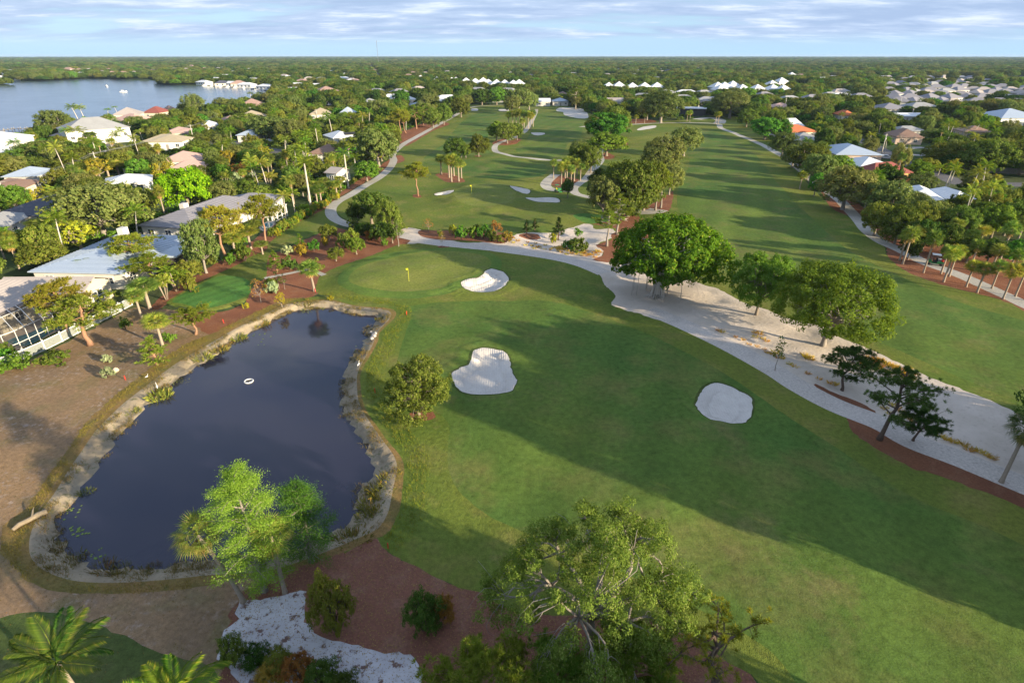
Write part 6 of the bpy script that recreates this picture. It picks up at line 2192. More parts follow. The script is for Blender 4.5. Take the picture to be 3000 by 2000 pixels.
# left: pines and palms along the hedge
many([('goldpine0', 770 + 8, 718, 572, 110, dict(look='tall golden pine with a bare trunk beside the hedge')), ('goldpine1', 655, 774, 600, 150, dict(look='tall golden umbrella pine beside the hedge')), ('sabal3', 735, 730, 660, 78), ('sabal1', 690, 745, 680, 70), ('oakg2', 605, 800, 640, 105),
      ('goldpine1', 390, 800, 686, 150, dict(look='broad golden pine in front of the pale metal roof')), ('goldpine0', 450, 830, 740, 130), ('coco0', 260, 815, 752, 84), ('areca1', 520, 855, 775, 90), ('areca0', 490, 880, 800, 70), ('olive0', 560, 830, 760, 80), ('shrub1', 720, 765, 715, 60), ('shrub3', 675, 775, 738, 44),
      ('shrub3', 700, 745, 720, 56), ('shrub1', 560, 860, 810, 60), ('sabal2', 770, 745, 705, 50),
      ('coco1', 838, 644, 560, 56), ('coco2', 865, 624, 555, 56), ('coco0', 808, 662, 595, 50), ('coco1', 778, 676, 610, 40), ('royal', 911, 605, 455, 76), ('royal', 1021, 552, 432, 60, dict(look='tall pale trunked palm at the path bend')), ('royal', 1046, 528, 450, 44),
      (SAB, 930, 596, 545, 46), (SAB, 943, 602, 540, 50), (SAB, 970, 575, 530, 46), (SAB, 988, 578, 528, 46), (SAB, 905, 590, 545, 44), (SAB, 955, 560, 520, 44), (SAB, 1000, 560, 515, 44), (SAB, 925, 575, 530, 44),
      ('lime0', 555, 612, 488, 146, dict(look='brilliant lime green round tree')), ('oakg0', 310, 700, 538, 250, dict(look='very large grey green oak behind the dark slate roof')), ('dark1', 395, 690, 620, 90), ('sabal0', 130, 705, 640, 84), ('sabal2', 165, 700, 635, 80), ('sabal1', 205, 690, 628, 80), ('sabal3', 95, 730, 672, 80), ('sabal0', 60, 740, 690, 70),
      ('areca0', 60, 665, 618, 90), ('areca0', 105, 660, 615, 80), ('areca1', 285, 705, 655, 52), ('coco2', 60, 640, 588, 40), ('yellow0', 120, 592, 545, 70), ('shrub6', 110, 605, 570, 70), ('areca0', 190, 600, 548, 90), ('areca0', 170, 590, 540, 70), ('oakg1', 255, 590, 505, 100),
      ('bare', 335, 600, 560, 30), ('dark0', 360, 585, 540, 90), ('areca0', 365, 580, 545, 40), ('sabal1', 320, 520, 475, 60), ('sabal3', 350, 515, 470, 60), ('sabal1', 330, 500, 455, 60), ('sabal3', 385, 490, 450, 50), ('sabal1', 400, 510, 470, 50), ('sabal1', 462, 482, 430, 40),
      ('oakg2', 150, 478, 412, 130), ('oak0', 200, 470, 415, 120), ('oak2', 100, 480, 420, 120), ('oak1', 250, 500, 430, 110), ('olive0', 230, 478, 425, 90), ('oakg0', 170, 400, 322, 96, dict(look='rounded tree on the lake shore left of the villa')),
      (COC, 233, 360, 302, 44), (COC, 250, 355, 305, 40), (COC, 90, 430, 388, 60), (COC, 52, 460, 408, 44), (COC, 228, 442, 372, 60), (COC, 205, 430, 375, 40), (COC, 262, 424, 375, 44), (COC, 295, 412, 362, 34), (COC, 335, 392, 350, 46), (COC, 312, 400, 358, 34), (COC, 380, 388, 350, 26), (COC, 418, 410, 380, 34),
      (COC, 330, 440, 408, 44), (COC, 317, 338, 315, 26), (COC, 342, 328, 308, 22), ('sabal0', 275, 425, 385, 40), ('oak0', 465, 395, 345, 80), ('oak1', 500, 400, 350, 80), ('oakg0', 400, 380, 340, 60), ('casuarina', 575, 345, 272, 70), ('oakg1', 665, 332, 285, 72), ('olive0', 565, 385, 335, 80),
      (COC, 735, 295, 268, 26), (COC, 762, 292, 268, 36), (COC, 900, 300, 272, 30), ('oak1', 720, 372, 330, 90), ('bright0', 700, 385, 345, 80), ('oak0', 800, 350, 300, 90), ('oakg0', 790, 410, 340, 130, dict(look='wide pale green tree over the blue grey bungalow')), ('oakg2', 850, 420, 350, 90),
      (COC, 868, 395, 335, 44), (COC, 975, 402, 335, 46), (COC, 840, 470, 400, 44), (COC, 895, 482, 425, 50), (COC, 845, 440, 395, 50), (COC, 990, 470, 420, 60), (COC, 1000, 478, 425, 50), (COC, 775, 415, 380, 40), ('bright1', 530, 425, 395, 60), ('areca1', 590, 475, 430, 60), ('areca0', 620, 470, 428, 36),
      ('rust0', 700, 520, 478, 90), ('casuarina', 720, 470, 420, 80), ('shrub5', 690, 535, 505, 46), ('areca0', 660, 560, 525, 60), ('areca0', 700, 570, 530, 60), ('areca0', 740, 560, 520, 70), ('areca0', 790, 545, 500, 70), ('areca1', 620, 580, 540, 60), ('olive0', 760, 590, 540, 100), ('areca1', 830, 590, 545, 60),
      ('areca1', 805, 600, 560, 50), ('areca0', 850, 560, 515, 70), ('areca1', 890, 545, 500, 60), ('oak0', 650, 470, 425, 70), ('olive0', 680, 460, 425, 60)])
# hedges and fill along the garden edge
for i in range(26):
    t = i / 25
    x = 800 + t * 185
    y = 695 - t * 110 + 4 * math.sin(i)
    pt('shrub%d' % (1, 6, 3, 1)[i % 4], x, y, y - 30 + 8 * t, 40 - 12 * t, look='clipped hedge bush along the garden edge')
for i in range(14):
    t = i / 13
    x, y = 1000 + t * 100, 560 - t * 66
    pt('shrub%d' % (0, 3, 1)[i % 3], x, y, y - 16 + 3 * t, 22 - 6 * t, look='path hedge bush')
for i in range(12):
    t = i / 11
    x, y = 190 + t * 160, 793 + t * 17
    pt('shrub1', x, y, y - 22, 26, look='hedge bush below the pale metal roof')

# ================================================================== NEIGHBOURHOOD TREES BY THE HUNDRED
rng2 = np.random.default_rng(31)
BL = np.array([b for b in BLOCKS])
P_NEARGOLF = smooth_poly([(900, 880), (940, 800), (1190, 690), (1500, 700), (1900, 700), (3300, 1300), (3600, 2600), (500, 2600), (20, 1600), (300, 1200), (760, 900)], 2)
NOGO = [P_NEARGOLF, P_GOLF, P_ROUGH, P_WASTE, P_BANK, P_TSTRIP, P_VERGE, P_DRY] + P_MULCH + PATHS + ROADS + DRIVES + [P_LAKE, P_LAKE2, P_LAKE3]
P_CLEAR = [smooth_poly(q, 2) for q in (
    [(400, 425), (560, 425), (640, 415), (740, 425), (730, 435), (560, 440), (420, 440)],
    [(2470, 395), (2550, 410), (2700, 470), (2800, 520), (3100, 530), (3100, 560), (2840, 560), (2700, 530), (2540, 450), (2450, 405)],
    [(2590, 430), (2740, 430), (2760, 460), (2650, 462)],
    [(2640, 530), (2760, 540), (2770, 570), (2640, 560)], [(2870, 535), (3100, 535), (3100, 600), (2900, 590)],
    [(440, 560), (510, 560), (520, 615), (440, 620)], [(2920, 360), (3100, 360), (3100, 400), (2920, 395)],
    [(0, 820), (360, 830), (400, 900), (60, 1080), (-300, 1150)], [(770, 610), (850, 600), (830, 640), (770, 680)],
    [(280, 400), (400, 395), (420, 430), (300, 450)])]


def free(X, Y, R, houses=True, front=True):
    ok = np.ones(len(X), bool)
    for P in NOGO:
        ok &= ~inside(P, X, Y)
    for P in P_CLEAR:
        ok &= ~inside(P, X, Y)
    for (cx, cy, ux, uy, hl, hd, zz_) in BL:
        dx, dy = X - cx, Y - cy
        a, b_ = np.abs(dx * ux + dy * uy), np.abs(-dx * uy + dy * ux)
        ok &= ~((a < hl + R * .6) & (b_ < hd + R * .6))
    return ok


def hides_house(X, Y, H):
    """how much a tree of height H stands before a roof, seen from the air"""
    bad = np.zeros(len(X), bool)
    for (cx, cy, ux, uy, hl, hd, zz_) in BL:
        d = math.hypot(cx, cy)
        if d > 900:
            reach = 22
        else:
            reach = 0
        ang = np.abs(np.arctan2(X, Y) - math.atan2(cx, cy))
        dist = np.hypot(X, Y)
        # ground distance over which a tree top covers the roof
        back = (H - zz_ - (1.0 if d < 500 else 1.7)) / (CAM_H - H) * dist
        bad |= (ang < (hl * .95) / d) & (dist < d) & (dist > d - hd - back * 0.9)
    return bad


SHORE_PX = np.array([(-200, 410), (0, 399), (55, 390), (123, 366), (130, 345), (220, 345), (298, 336), (383, 322), (440, 310), (523, 303), (600, 303), (638, 306), (701, 291), (740, 278), (805, 271)], float)


def over_lake(x, y, H):
    bx, by = to_px(x, y)
    tx, ty = to_px(x, y, H)
    if bx > 805 or by < 262:
        return False
    return ty < np.interp(tx, SHORE_PX[:, 0], SHORE_PX[:, 1]) - 4


NCAP = {'tree': 0, 'palm': 0, 'shrub': 0}
from collections import Counter
cntk = Counter(o['category'] for o in bpy.data.objects if 'category' in o.keys())
pk = []
# candidate spots, evenly by distance
for (d0, d1, sp) in ((60, 130, 5.0), (130, 220, 6.2), (220, 330, 7.6), (330, 420, 9.0)):
    n = int((d1 ** 2 - d0 ** 2) * 1.6 / (sp * sp) * 1.15)
    a = rng2.uniform(-.88, .88, n)
    r = np.sqrt(rng2.uniform(d0 ** 2, d1 ** 2, n))
    X, Y = np.sin(a) * r, np.cos(a) * r
    ok = free(X, Y, 2.5)
    ppx = 1500 + FPX * X / (Y * CP + CAM_H * SP)
    ok &= (ppx > -160) & (ppx < 3160)
    for x, y, rr_ in zip(X[ok], Y[ok], r[ok]):
        pk.append((x, y, sp))
grid = {}


def near_ok(x, y, d):
    cx, cy = int(x // 12), int(y // 12)
    for i in (-1, 0, 1):
        for j in (-1, 0, 1):
            for (a, b_, r_) in grid.get((cx + i, cy + j), ()):
                if (a - x) ** 2 + (b_ - y) ** 2 < (d + r_ * .55) ** 2:
                    return False
    return True


def gadd(x, y, r):
    grid.setdefault((int(x // 12), int(y // 12)), []).append((x, y, r))


for x, y, r in PLACED:
    gadd(x, y, min(r, 9))
random.seed(9)
STUFFPTS = []
for x, y, sp in pk:
    left = x < 0
    u = random.random()
    if u < .50:
        key = random.choice(OAK + OAKG + ['bright0', 'dark0', 'dark1', 'olive0'] if not left else OAK + OAKG + ['bright0', 'bright1', 'olive0', 'olive0', 'yellow0'])
        H, R, lim = random.uniform(4.5, 7.6) if left else random.uniform(5, 9.5), random.uniform(2.6, 4.4) if left else random.uniform(3.0, 5.0), 'tree'
    elif u < .80:
        key = random.choice(SAB + COC + ['areca0', 'areca1'] if left else SAB + COC + ['areca1'])
        H = KIND[key][0] * random.uniform(.8, 1.15)
        R = KIND[key][1] * random.uniform(.9, 1.15)
        lim = 'palm'
    else:
        key = 'shrub%d' % random.randrange(7)
        R = random.uniform(1.2, 2.2)
        H = R * random.uniform(.8, 1.2)
        lim = 'shrub'
    if not near_ok(x, y, R * .62) or over_lake(x, y, H):
        continue
    if hides_house(np.array([x]), np.array([y]), H)[0]:
        key = 'shrub%d' % random.randrange(4)
        R = random.uniform(1.0, 1.8)
        H = R * random.uniform(.7, 1.0)
        lim = 'shrub'
        if hides_house(np.array([x]), np.array([y]), H)[0]:
            continue
    gadd(x, y, R)
    d = math.hypot(x, y)
    if cntk[lim] < 296 and (lim != 'tree' or True):
        cntk[lim] += 1
        put(key, x, y, H, R, reserve=False)
    else:
        STUFFPTS.append((x, y, H, R, key))
print('placed', dict(cntk), 'left over', len(STUFFPTS))

# ------------------------------------------------------------------ the far woods: one mass
def woods(name, P, S, I, crowns, label=None):
    """instances tree crowns on points; P points, S scale (n,3), I which crown"""
    me = bpy.data.meshes.new(name)
    n = len(P)
    me.vertices.add(n)
    me.vertices.foreach_set('co', np.asarray(P, np.float32).ravel())
    at = me.attributes.new('sc', 'FLOAT_VECTOR', 'POINT')
    at.data.foreach_set('vector', np.asarray(S, np.float32).ravel())
    at = me.attributes.new('which', 'INT', 'POINT')
    at.data.foreach_set('value', np.asarray(I, np.int32))
    at = me.attributes.new('turn', 'FLOAT', 'POINT')
    at.data.foreach_set('value', rng2.uniform(0, 6.283, n).astype(np.float32))
    me.update()
    o = link(name, me)
    ng = bpy.data.node_groups.new(name, 'GeometryNodeTree')
    ng.interface.new_socket('Geometry', in_out='INPUT', socket_type='NodeSocketGeometry')
    ng.interface.new_socket('Geometry', in_out='OUTPUT', socket_type='NodeSocketGeometry')
    N = ng.nodes
    gi, go = N.new('NodeGroupInput'), N.new('NodeGroupOutput')
    iop = N.new('GeometryNodeInstanceOnPoints')
    iop.inputs['Pick Instance'].default_value = True
    g2i = N.new('GeometryNodeGeometryToInstance')
    for c in crowns[::-1]:
        oi = N.new('GeometryNodeObjectInfo')
        oi.transform_space = 'ORIGINAL'
        oi.inputs['Object'].default_value = c
        ng.links.new(oi.outputs['Geometry'], g2i.inputs[0])
    for nm, ty, sock in (('sc', 'FLOAT_VECTOR', 'Scale'), ('which', 'INT', 'Instance Index')):
        na = N.new('GeometryNodeInputNamedAttribute')
        na.data_type = ty
        na.inputs['Name'].default_value = nm
        ng.links.new(na.outputs['Attribute'], iop.inputs[sock])
    na = N.new('GeometryNodeInputNamedAttribute')
    na.data_type = 'FLOAT'
    na.inputs['Name'].default_value = 'turn'
    cx = N.new('ShaderNodeCombineXYZ')
    ng.links.new(na.outputs['Attribute'], cx.inputs[2])
    ng.links.new(cx.outputs[0], iop.inputs['Rotation'])
    ng.links.new(gi.outputs[0], iop.inputs['Points'])
    ng.links.new(g2i.outputs[0], iop.inputs['Instance'])
    ng.links.new(iop.outputs[0], go.inputs[0])
    md = o.modifiers.new('scatter', 'NODES')
    md.node_group = ng
    o['kind'] = 'stuff'
    if label:
        o['label'] = label
    return o


# the crowns of standing trees serve as patterns
PAT = {}
for o in bpy.data.objects:
    if o.parent and o.name.startswith('crown') and o.data:
        PAT.setdefault(o.data.name.split('.')[0], o)
pats = [PAT[k + '_crown'] for k in ('oak0', 'oak1', 'oakg0', 'oakg1', 'dark0', 'dark1', 'bright0', 'olive0', 'sabal0', 'coco0')]
h0s = [9, 9, 9, 9, 8, 8, 8, 7, 6.6, 8.8]
r0s = [5.5, 5.5, 5.5, 5.5, 4.6, 4.6, 4.2, 3.8, 1.6, 2.6]
keymap = {'oak0': 0, 'oak1': 1, 'oak2': 0, 'oakg0': 2, 'oakg1': 3, 'oakg2': 2, 'dark0': 4, 'dark1': 5, 'bright0': 6, 'bright1': 6, 'olive0': 7}
PP, SS, II = [], [], []
for x, y, H, R, key in STUFFPTS:
    b = base_of(key)
    i = keymap.get(key, 8 if b.startswith('sabal') else 9 if b in ('coco', 'areca', 'royal') else 7)
    PP.append((x, y, 0))
    SS.append((R / r0s[i], R / r0s[i], H / h0s[i]))
    II.append(i)
for (d0, d1, sp, kk) in ((405, 700, 8.0, 1.0), (700, 1100, 9.5, 1.15), (1100, 1800, 13, 1.5), (1800, 3200, 23, 2.2), (3200, 6500, 50, 3.6), (6500, 13000, 130, 6.5)):
    n = int((d1 ** 2 - d0 ** 2) * .95 / (sp * sp))
    a = rng2.uniform(-.95, .95, n)
    r = np.sqrt(rng2.uniform(d0 ** 2, d1 ** 2, n))
    X, Y = np.sin(a) * r, np.cos(a) * r
    ok = free(X, Y, 3 * kk)
    # glades and thin places
    gl = np.sin(X * .011 + 1.2) * np.cos(Y * .013 + .5) + .5 * np.sin(X * .031 - Y * .02)
    ok &= ~((gl > 1.15) & (r < 1500))
    H = rng2.uniform(6, 11.5, n) * (1 + .12 * (kk - 1))
    H = np.where(r > 3200, rng2.uniform(9, 15, n), H)
    R = rng2.uniform(4.0, 6.4, n) * kk
    if d1 <= 1800:
        ok &= ~hides_house(X, Y, H * .92)
    idx = rng2.choice([0, 1, 2, 3, 4, 5, 6, 7, 9], n, p=[.19, .17, .14, .12, .14, .12, .04, .06, .02])
    for i_ in np.where(ok)[0]:
        i = int(idx[i_])
        pn = math.sin(X[i_] * .0041 + 2) * math.cos(Y[i_] * .0033 + X[i_] * .001) + .6 * math.sin(X[i_] * .013 + Y[i_] * .009)
        if r[i_] > 500 and i != 9 and random.random() < .6:
            i = random.choice((2, 3, 7, 6)) if pn > .35 else (random.choice((4, 5, 0)) if pn < -.25 else i)
        if X[i_] < -50 and r[i_] < 900 and over_lake(X[i_], Y[i_], H[i_]):
            continue
        PP.append((X[i_], Y[i_], 0))
        SS.append((R[i_] / r0s[i] if i != 9 else 1, R[i_] / r0s[i] if i != 9 else 1, H[i_] / h0s[i]))
        II.append(i)
# mangroves hugging the far shore and the islet
g_ = rs(12)
for (x0, y0, x1, y1, n, w) in ((35, 233, 110, 236, 60, 2.0), (110, 235, 240, 231, 70, 2.5), (240, 230, 480, 231, 120, 2.5), (470, 233, 480, 246, 20, 1), (500, 229, 640, 226, 70, 2), (-60, 248, 22, 248, 16, 1), (480, 226, 700, 224, 70, 3), (520, 243, 560, 247, 20, 1)):
    for i in range(n):
        t = g_.uniform()
        X, Y = gp(x0 + (x1 - x0) * t, y0 + (y1 - y0) * t - g_.uniform(0, w))
        k = int(g_.choice([4, 5, 0]))
        PP.append((X, Y, -0.4))
        s = g_.uniform(.75, 1.1)
        SS.append((s * 1.5, s * 1.5, s * .9))
        II.append(k)
print('far trees', len(PP))
wo_ = woods('far_woods', PP, SS, II, pats)

# small bushes under the neighbourhood trees
n = 5200
a = rng2.uniform(-.9, .9, n)
r = np.sqrt(rng2.uniform(55 ** 2, 420 ** 2, n))
X, Y = np.sin(a) * r, np.cos(a) * r
ok = free(X, Y, .8)
shp = {}
for o in bpy.data.objects:
    if o.parent and o.name.startswith('leaves') and o.data:
        shp.setdefault(o.data.name.split('.')[0], o)
sp_ = [shp['shrub%d_leaves' % i] for i in (0, 1, 2, 3)]
ok &= ~hides_house(X, Y, np.full(n, 1.8))
k = np.where(ok)[0]
s = rng2.uniform(1.2, 2.6, len(k))
woods('garden_undergrowth', np.stack([X[k], Y[k], np.zeros(len(k))], 1), np.stack([s, s, s * .75], 1), rng2.integers(0, 4, len(k)), sp_)

# ------------------------------------------------------------------ grasses and reeds
TUFT = [blades('straw_tuft', 600 + i, M['tuft'], 46, .62, .16, .016, .9) for i in range(3)]
REED = [blades('reed_tuft', 610 + i, M['reed'], 130, .85, .8, .02, .35) for i in range(2)]
REEDG = [blades('reed_tuft_green', 620 + i, M['reed_green'], 170, 1.0, .9, .028, .6) for i in range(2)]
tl = []
r2p = lambda x, y: (2000 + x / 2.24, 900 + y / 2.24)
for (x, y) in ((237, 155), (262, 163), (350, 198), (398, 215), (440, 230), (490, 255), (537, 272), (552, 293), (572, 298), (590, 303), (625, 325), (655, 332), (662, 322), (700, 368), (738, 380), (822, 430), (895, 462), (965, 492), (1000, 505), (1015, 495),
               (472, 158), (483, 180), (505, 165), (530, 190), (556, 205), (800, 300), (808, 312), (822, 320), (835, 312), (848, 325), (612, 290),
               (1690, 825), (1735, 845), (1745, 858), (1780, 870), (1775, 885), (1830, 890), (1880, 915), (1910, 940), (1945, 950), (1975, 965), (2035, 995), (1880, 940), (1725, 870), (2010, 985), (1845, 905),
               (1370, 625), (1395, 640), (1435, 670), (1465, 700), (1495, 715), (1440, 720), (1420, 650), (1320, 660), (1355, 700), (1525, 735)):
    tl.append(('in a row beside the sand road', *r2p(x, y)))
g_ = rs(15)
for i in range(46):
    x = 1180 + 340 * g_.uniform()
    y = 330 + (x - 1180) * .32 + g_.uniform(-28, 30)
    tl.append(('in the planted patch below the sand bank', *r2p(x, y)))
for i in range(58):
    t = g_.uniform()
    x = 1500 + t * 260
    y = 702 + t * 40 + g_.uniform(-9, 16)
    tl.append(('in the sand beyond the first green', x, y))
byz = defaultdict(list)
for zn, x, y in tl:
    X, Y = gp(x, y)
    o = link('grass_tuft', random.choice(TUFT), None, (X, Y, hz1(X, Y) - .02), random.uniform(0, 6), random.uniform(.75, 1.25))
    tag(o, None, 'grass', 'straw coloured grass tufts on the sand')
    byz[zn].append((x, o))
for zn, L in byz.items():
    for x, o in L:
        pass
    L.sort(key=lambda t: t[0])
    for j, (x, o) in enumerate(L):
        w = ORDW(j)
        o['label'] = 'straw coloured grass tuft %s, %s from left' % (zn, w)
reeds = []
for (x, y, w, gr) in ((300, 1400, 46, 0), (335, 1330, 50, 0), (372, 1310, 40, 1), (250, 1440, 36, 1), (280, 1420, 40, 0), (385, 1205, 40, 1), (400, 1180, 30, 0), (470, 1160, 60, 1), (520, 1120, 50, 1), (455, 1150, 40, 1),
                      (590, 1050, 46, 1), (640, 1025, 40, 1), (700, 990, 40, 1), (770, 950, 34, 1), (915, 905, 50, 1), (890, 895, 40, 1),
                      (130, 1600, 70, 0), (165, 1605, 60, 0), (215, 1640, 70, 0), (250, 1625, 50, 0), (300, 1665, 80, 0), (350, 1672, 70, 0), (410, 1680, 60, 0), (450, 1660, 50, 0), (500, 1668, 46, 0), (560, 1665, 46, 0), (330, 1690, 50, 0),
                      (1090, 1480, 70, 1), (1120, 1450, 60, 1), (1140, 1410, 60, 1), (1075, 1510, 60, 1), (1110, 1505, 50, 1), (1040, 1590, 84, 1), (1010, 1570, 60, 1), (1065, 1600, 50, 1), (940, 1605, 50, 0), (970, 1620, 40, 0), (1100, 1430, 50, 1),
                      (1112, 935, 24, 1), (1125, 930, 20, 1)):
    X, Y = gp(x, y, -.5)
    me = random.choice(REEDG if gr else REED)
    s = max(.45, w / 2 * depth_at(Y) / FPX / .95)
    o = link('reed_clump', me, None, (X, Y, min(hz1(X, Y), -.3) - .15), random.uniform(0, 6), (s, s, min(s, 1.15)))
    tag(o, None, 'reeds', 'reed clumps along the pond edge')
    TOLABEL.append((o, 'greenish reed clump' if gr else 'brown reed clump', X, Y))


def blade_field(name, X, Y, mat, n_per, h, w, z0=None, seed=1):
    g = rs(seed)
    n = len(X) * n_per
    x = np.repeat(X, n_per) + g.normal(size=n) * .16
    y = np.repeat(Y, n_per) + g.normal(size=n) * .16
    z = np.repeat(height(X, Y), n_per) - .02
    C = np.stack([x, y, z], 1)
    D = unit(np.array([0, 0, 1.]) + g.normal(size=(n, 3)) * .4)
    D[:, 2] = np.abs(D[:, 2])
    L = (h * g.uniform(.4, 1.2, n))[:, None]
    s = unit(np.cross(D, g.normal(size=(n, 3))))
    V = np.stack([C - s * w, C + s * w, C + D * L], 1).reshape(-1, 3)
    o = link(name, mesh_np(name, V, np.arange(3 * n).reshape(-1, 3), mat))
    o['kind'] = 'stuff'
    return o


def scatter_in(P, n, seed, pred=None):
    g = rs(seed)
    X = g.uniform(P[:, 0].min(), P[:, 0].max(), n)
    Y = g.uniform(P[:, 1].min(), P[:, 1].max(), n)
    k = inside(P, X, Y)
    if pred is not None:
        k &= pred(X, Y)
    return X[k], Y[k]


X, Y = scatter_in(P_VERGE, 30000, 3, lambda a, b_: ~inside(P_BANK, a, b_) & (np.sin(a * .8) * np.sin(b_ * .7 + a * .4) + .4 * np.sin(a * 2.9) * np.sin(b_ * 3.1) > -.25))
blade_field('verge_grass', X, Y, M['vergeblade'], 5, .26, .015, seed=4)
X, Y = scatter_in(P_BANK, 30000, 13, lambda a, b_: (sdist(P_WATER, a, b_, 6) < .1) & (np.sin(a * .9 + 1) * np.sin(b_ * .8 + a * .3) + .35 * np.sin(a * 3.1) * np.sin(b_ * 2.7) + .25 * (a < -15) > .38))
blade_field('shore_scrub', X, Y, M['reed'], 8, .30, .018, seed=14)
X, Y = scatter_in(P_DRY, 42000, 17, lambda a, b_: (b_ > 20) & (b_ < 80) & ~inside(P_BANK0, a, b_) & ~inside(P_GOLFLAWN, a, b_) & (np.sin(a * .5 + 2) * np.sin(b_ * .45) + .5 * np.sin(a * 1.9 + b_) > -.1))
blade_field('dry_grass_blades', X, Y, M['vergeblade'], 3, .12, .014, seed=18)
# the unmown lip of the grass round the pond
X, Y = scatter_in(P_ROUGH, 90000, 5, lambda a, b_: (sdist(P_BANK, a, b_, 6) > -2.3) & (sdist(P_BANK, a, b_, 6) < -.1))
blade_field('long_grass_lip', X, Y, M['vergegreen'], 6, .34, .016, seed=6)
# dry leaves and twigs on the near litter and the dry ground
def chips(name, P, n, mat, size, seed, pred=None):
    X, Y = scatter_in(P, n, seed, pred)
    g = rs(seed)
    C = np.stack([X, Y, height(X, Y) + .025], 1)
    N = unit(np.array([0, 0, 1.]) + g.normal(size=C.shape) * .5)
    V, F = leaf_quads(C, N, size, .4, g)
    o = link(name, mesh_np(name, V, F, mat))
    o['kind'] = 'stuff'


chips('fallen_leaves', P_LITTER, 26000, M['frond_dead'], .055, 21, lambda a, b_: (b_ > 15) & (np.abs(a) < 30) & ~inside(P_ROUGH, a, b_))
chips('dry_twigs', P_DRY, 30000, M['reed'], .05, 22, lambda a, b_: (b_ > 18) & (b_ < 70) & ~inside(P_BANK, a, b_))
o = link('lily_pads', None)
bpy.data.objects.remove(o)
g_ = rs(30)
C = []
for (x, y, sx_, n) in ((195, 1490, 22, 26), (225, 1560, 14, 14), (290, 1620, 20, 10), (760, 975, 26, 16), (1060, 1020, 12, 10)):
    for i in range(n):
        X, Y = gp(x + g_.normal() * sx_, y + g_.normal() * sx_ * .6, WATER_Z)
        C.append((X, Y, WATER_Z + .012 + .002 * (i % 4)))
C = np.array(C)
C = C[sdist(P_WATER, C[:, 0], C[:, 1], 5) > .2]
V, F = leaf_quads(C, np.tile(np.array([0., 0, 1]), (len(C), 1)), .13, .8, g_)
o = link('lily_pads', mesh_np('lily_pads', V, F, M['lily']))
o['kind'] = 'stuff'

# ------------------------------------------------------------------ the air
hz_m, hz_t, hz_o = newmat('haze')
hb = NB(hz_t)
pv = hb.n('ShaderNodeVolumePrincipled')
pv.inputs['Color'].default_value = (.52, .70, .95, 1)
pv.inputs['Density'].default_value = .00005
pv.inputs['Anisotropy'].default_value = .0
hb.lk(pv.outputs[0], hz_o.inputs['Volume'])
o = MB().box(0, 0, 0, 2, 2, 2).build('haze', hz_m)
o.scale = (15000, 15000, 22)
o.location = (0, 0, 18)
o['kind'] = 'stuff'

# ================================================================== SMALL THINGS
# ---- flags, stakes
def flag(label, px_, py_, hgt, fm):
    X, Y = gp(px_, py_)
    z = hz1(X, Y)
    o = thing('flagstick', label, 'flag', (X, Y, z), 0, 'golf flags on the greens')
    MB().tube([(0, 0, -.1), (0, 0, hgt)], .022, 8).build('pole', M['yellow'] if fm == 'yellow' else M['white'], o)
    mb = MB()
    n = 6
    for i in range(n):
        x0, x1 = -.42 * i / n, -.42 * (i + 1) / n
        y0, y1 = .05 * sin(i * 1.4), .05 * sin((i + 1) * 1.4)
        mb.poly([(x0, y0, hgt - .32), (x1, y1, hgt - .32), (x1, y1, hgt - .02), (x0, y0, hgt - .02)])
    mb.build('flag', M[fm], o)
    mb = MB().lathe([(.001, .012), (.054, .012), (.054, -.1)], 12)
    mb.build('cup', M['white'], o)


flag('yellow flag on the near putting green', 1199, 832, 2.3, 'yellow')
flag('small pale flag on the far putting green behind the sand bed', 1382, 577, 2.2, 'yellow')


def stake(px_, py_, lab):
    X, Y = gp(px_, py_)
    o = MB().box(0, 0, .28, .07, .07, .62).build('marker_stake', M['red'], None, loc=(X, Y, hz1(X, Y)))
    o.rotation_euler = (random.uniform(-.1, .1), random.uniform(-.1, .1), .4)
    tag(o, lab, 'stake', 'red stakes round the pond')


for x, y, l in ((1137, 1605, 'red stake where the mulch meets the grass by the pond'), (1191, 922, 'red stake on the grass bank right of the far pond end'),
                (1099, 1150, 'red stake left of the lone oak'), (368, 1112, 'red stake lying near the tan rock left of the pond'),
                (924, 855, 'red stake at the foot of the leaning fan palm'), (656, 946, 'red stake in the mulch below the tee')):
    stake(x, y, l)


def blob(name, px_, py_, sx, sy, sz, mat, label, cat, seed, group=None, rot=0.3, z=None):
    g = rs(seed)
    mb = MB()
    nr, ns = 7, 10
    prof = []
    for i in range(nr + 1):
        t = pi * i / nr
        ring = []
        for k in range(ns):
            a = 2 * pi * k / ns
            r = 1 + g.uniform(-.16, .16)
            ring.append((sx * sin(t) * cos(a) * r, sy * sin(t) * sin(a) * r, sz * cos(t) * r + sz * .55))
        prof.append(ring)
    for i in range(nr):
        for k in range(ns):
            n0 = len(mb.v)
            mb.v += [prof[i][k], prof[i + 1][k], prof[i + 1][(k + 1) % ns], prof[i][(k + 1) % ns]]
            mb.f.append([n0, n0 + 1, n0 + 2, n0 + 3])
    X, Y = gp(px_, py_)
    o = mb.build(name, mat, None, False, (X, Y, (hz1(X, Y) if z is None else z)), rot)
    tag(o, label, cat, group)
    return o


blob('boulder', 341, 1087, .32, .26, .30, M['tanrock'], 'tan boulder beside the lower round shrub', 'rock', 1)
for i, (x, y, s, w) in enumerate(((1088, 965, .32, 'uppermost'), (1094, 972, .36, 'second from the top'), (1088, 980, .30, 'middle'), (1096, 986, .33, 'second lowest'), (1090, 993, .26, 'lowest'), (1100, 978, .28, 'rightmost'))):
    blob('rock', x, y, s, s * .8, s * .7, M['rock'], 'grey rock on the pond edge, %s of the heap' % w, 'rock', 3 + i, 'grey rocks heaped at the pond edge', i)
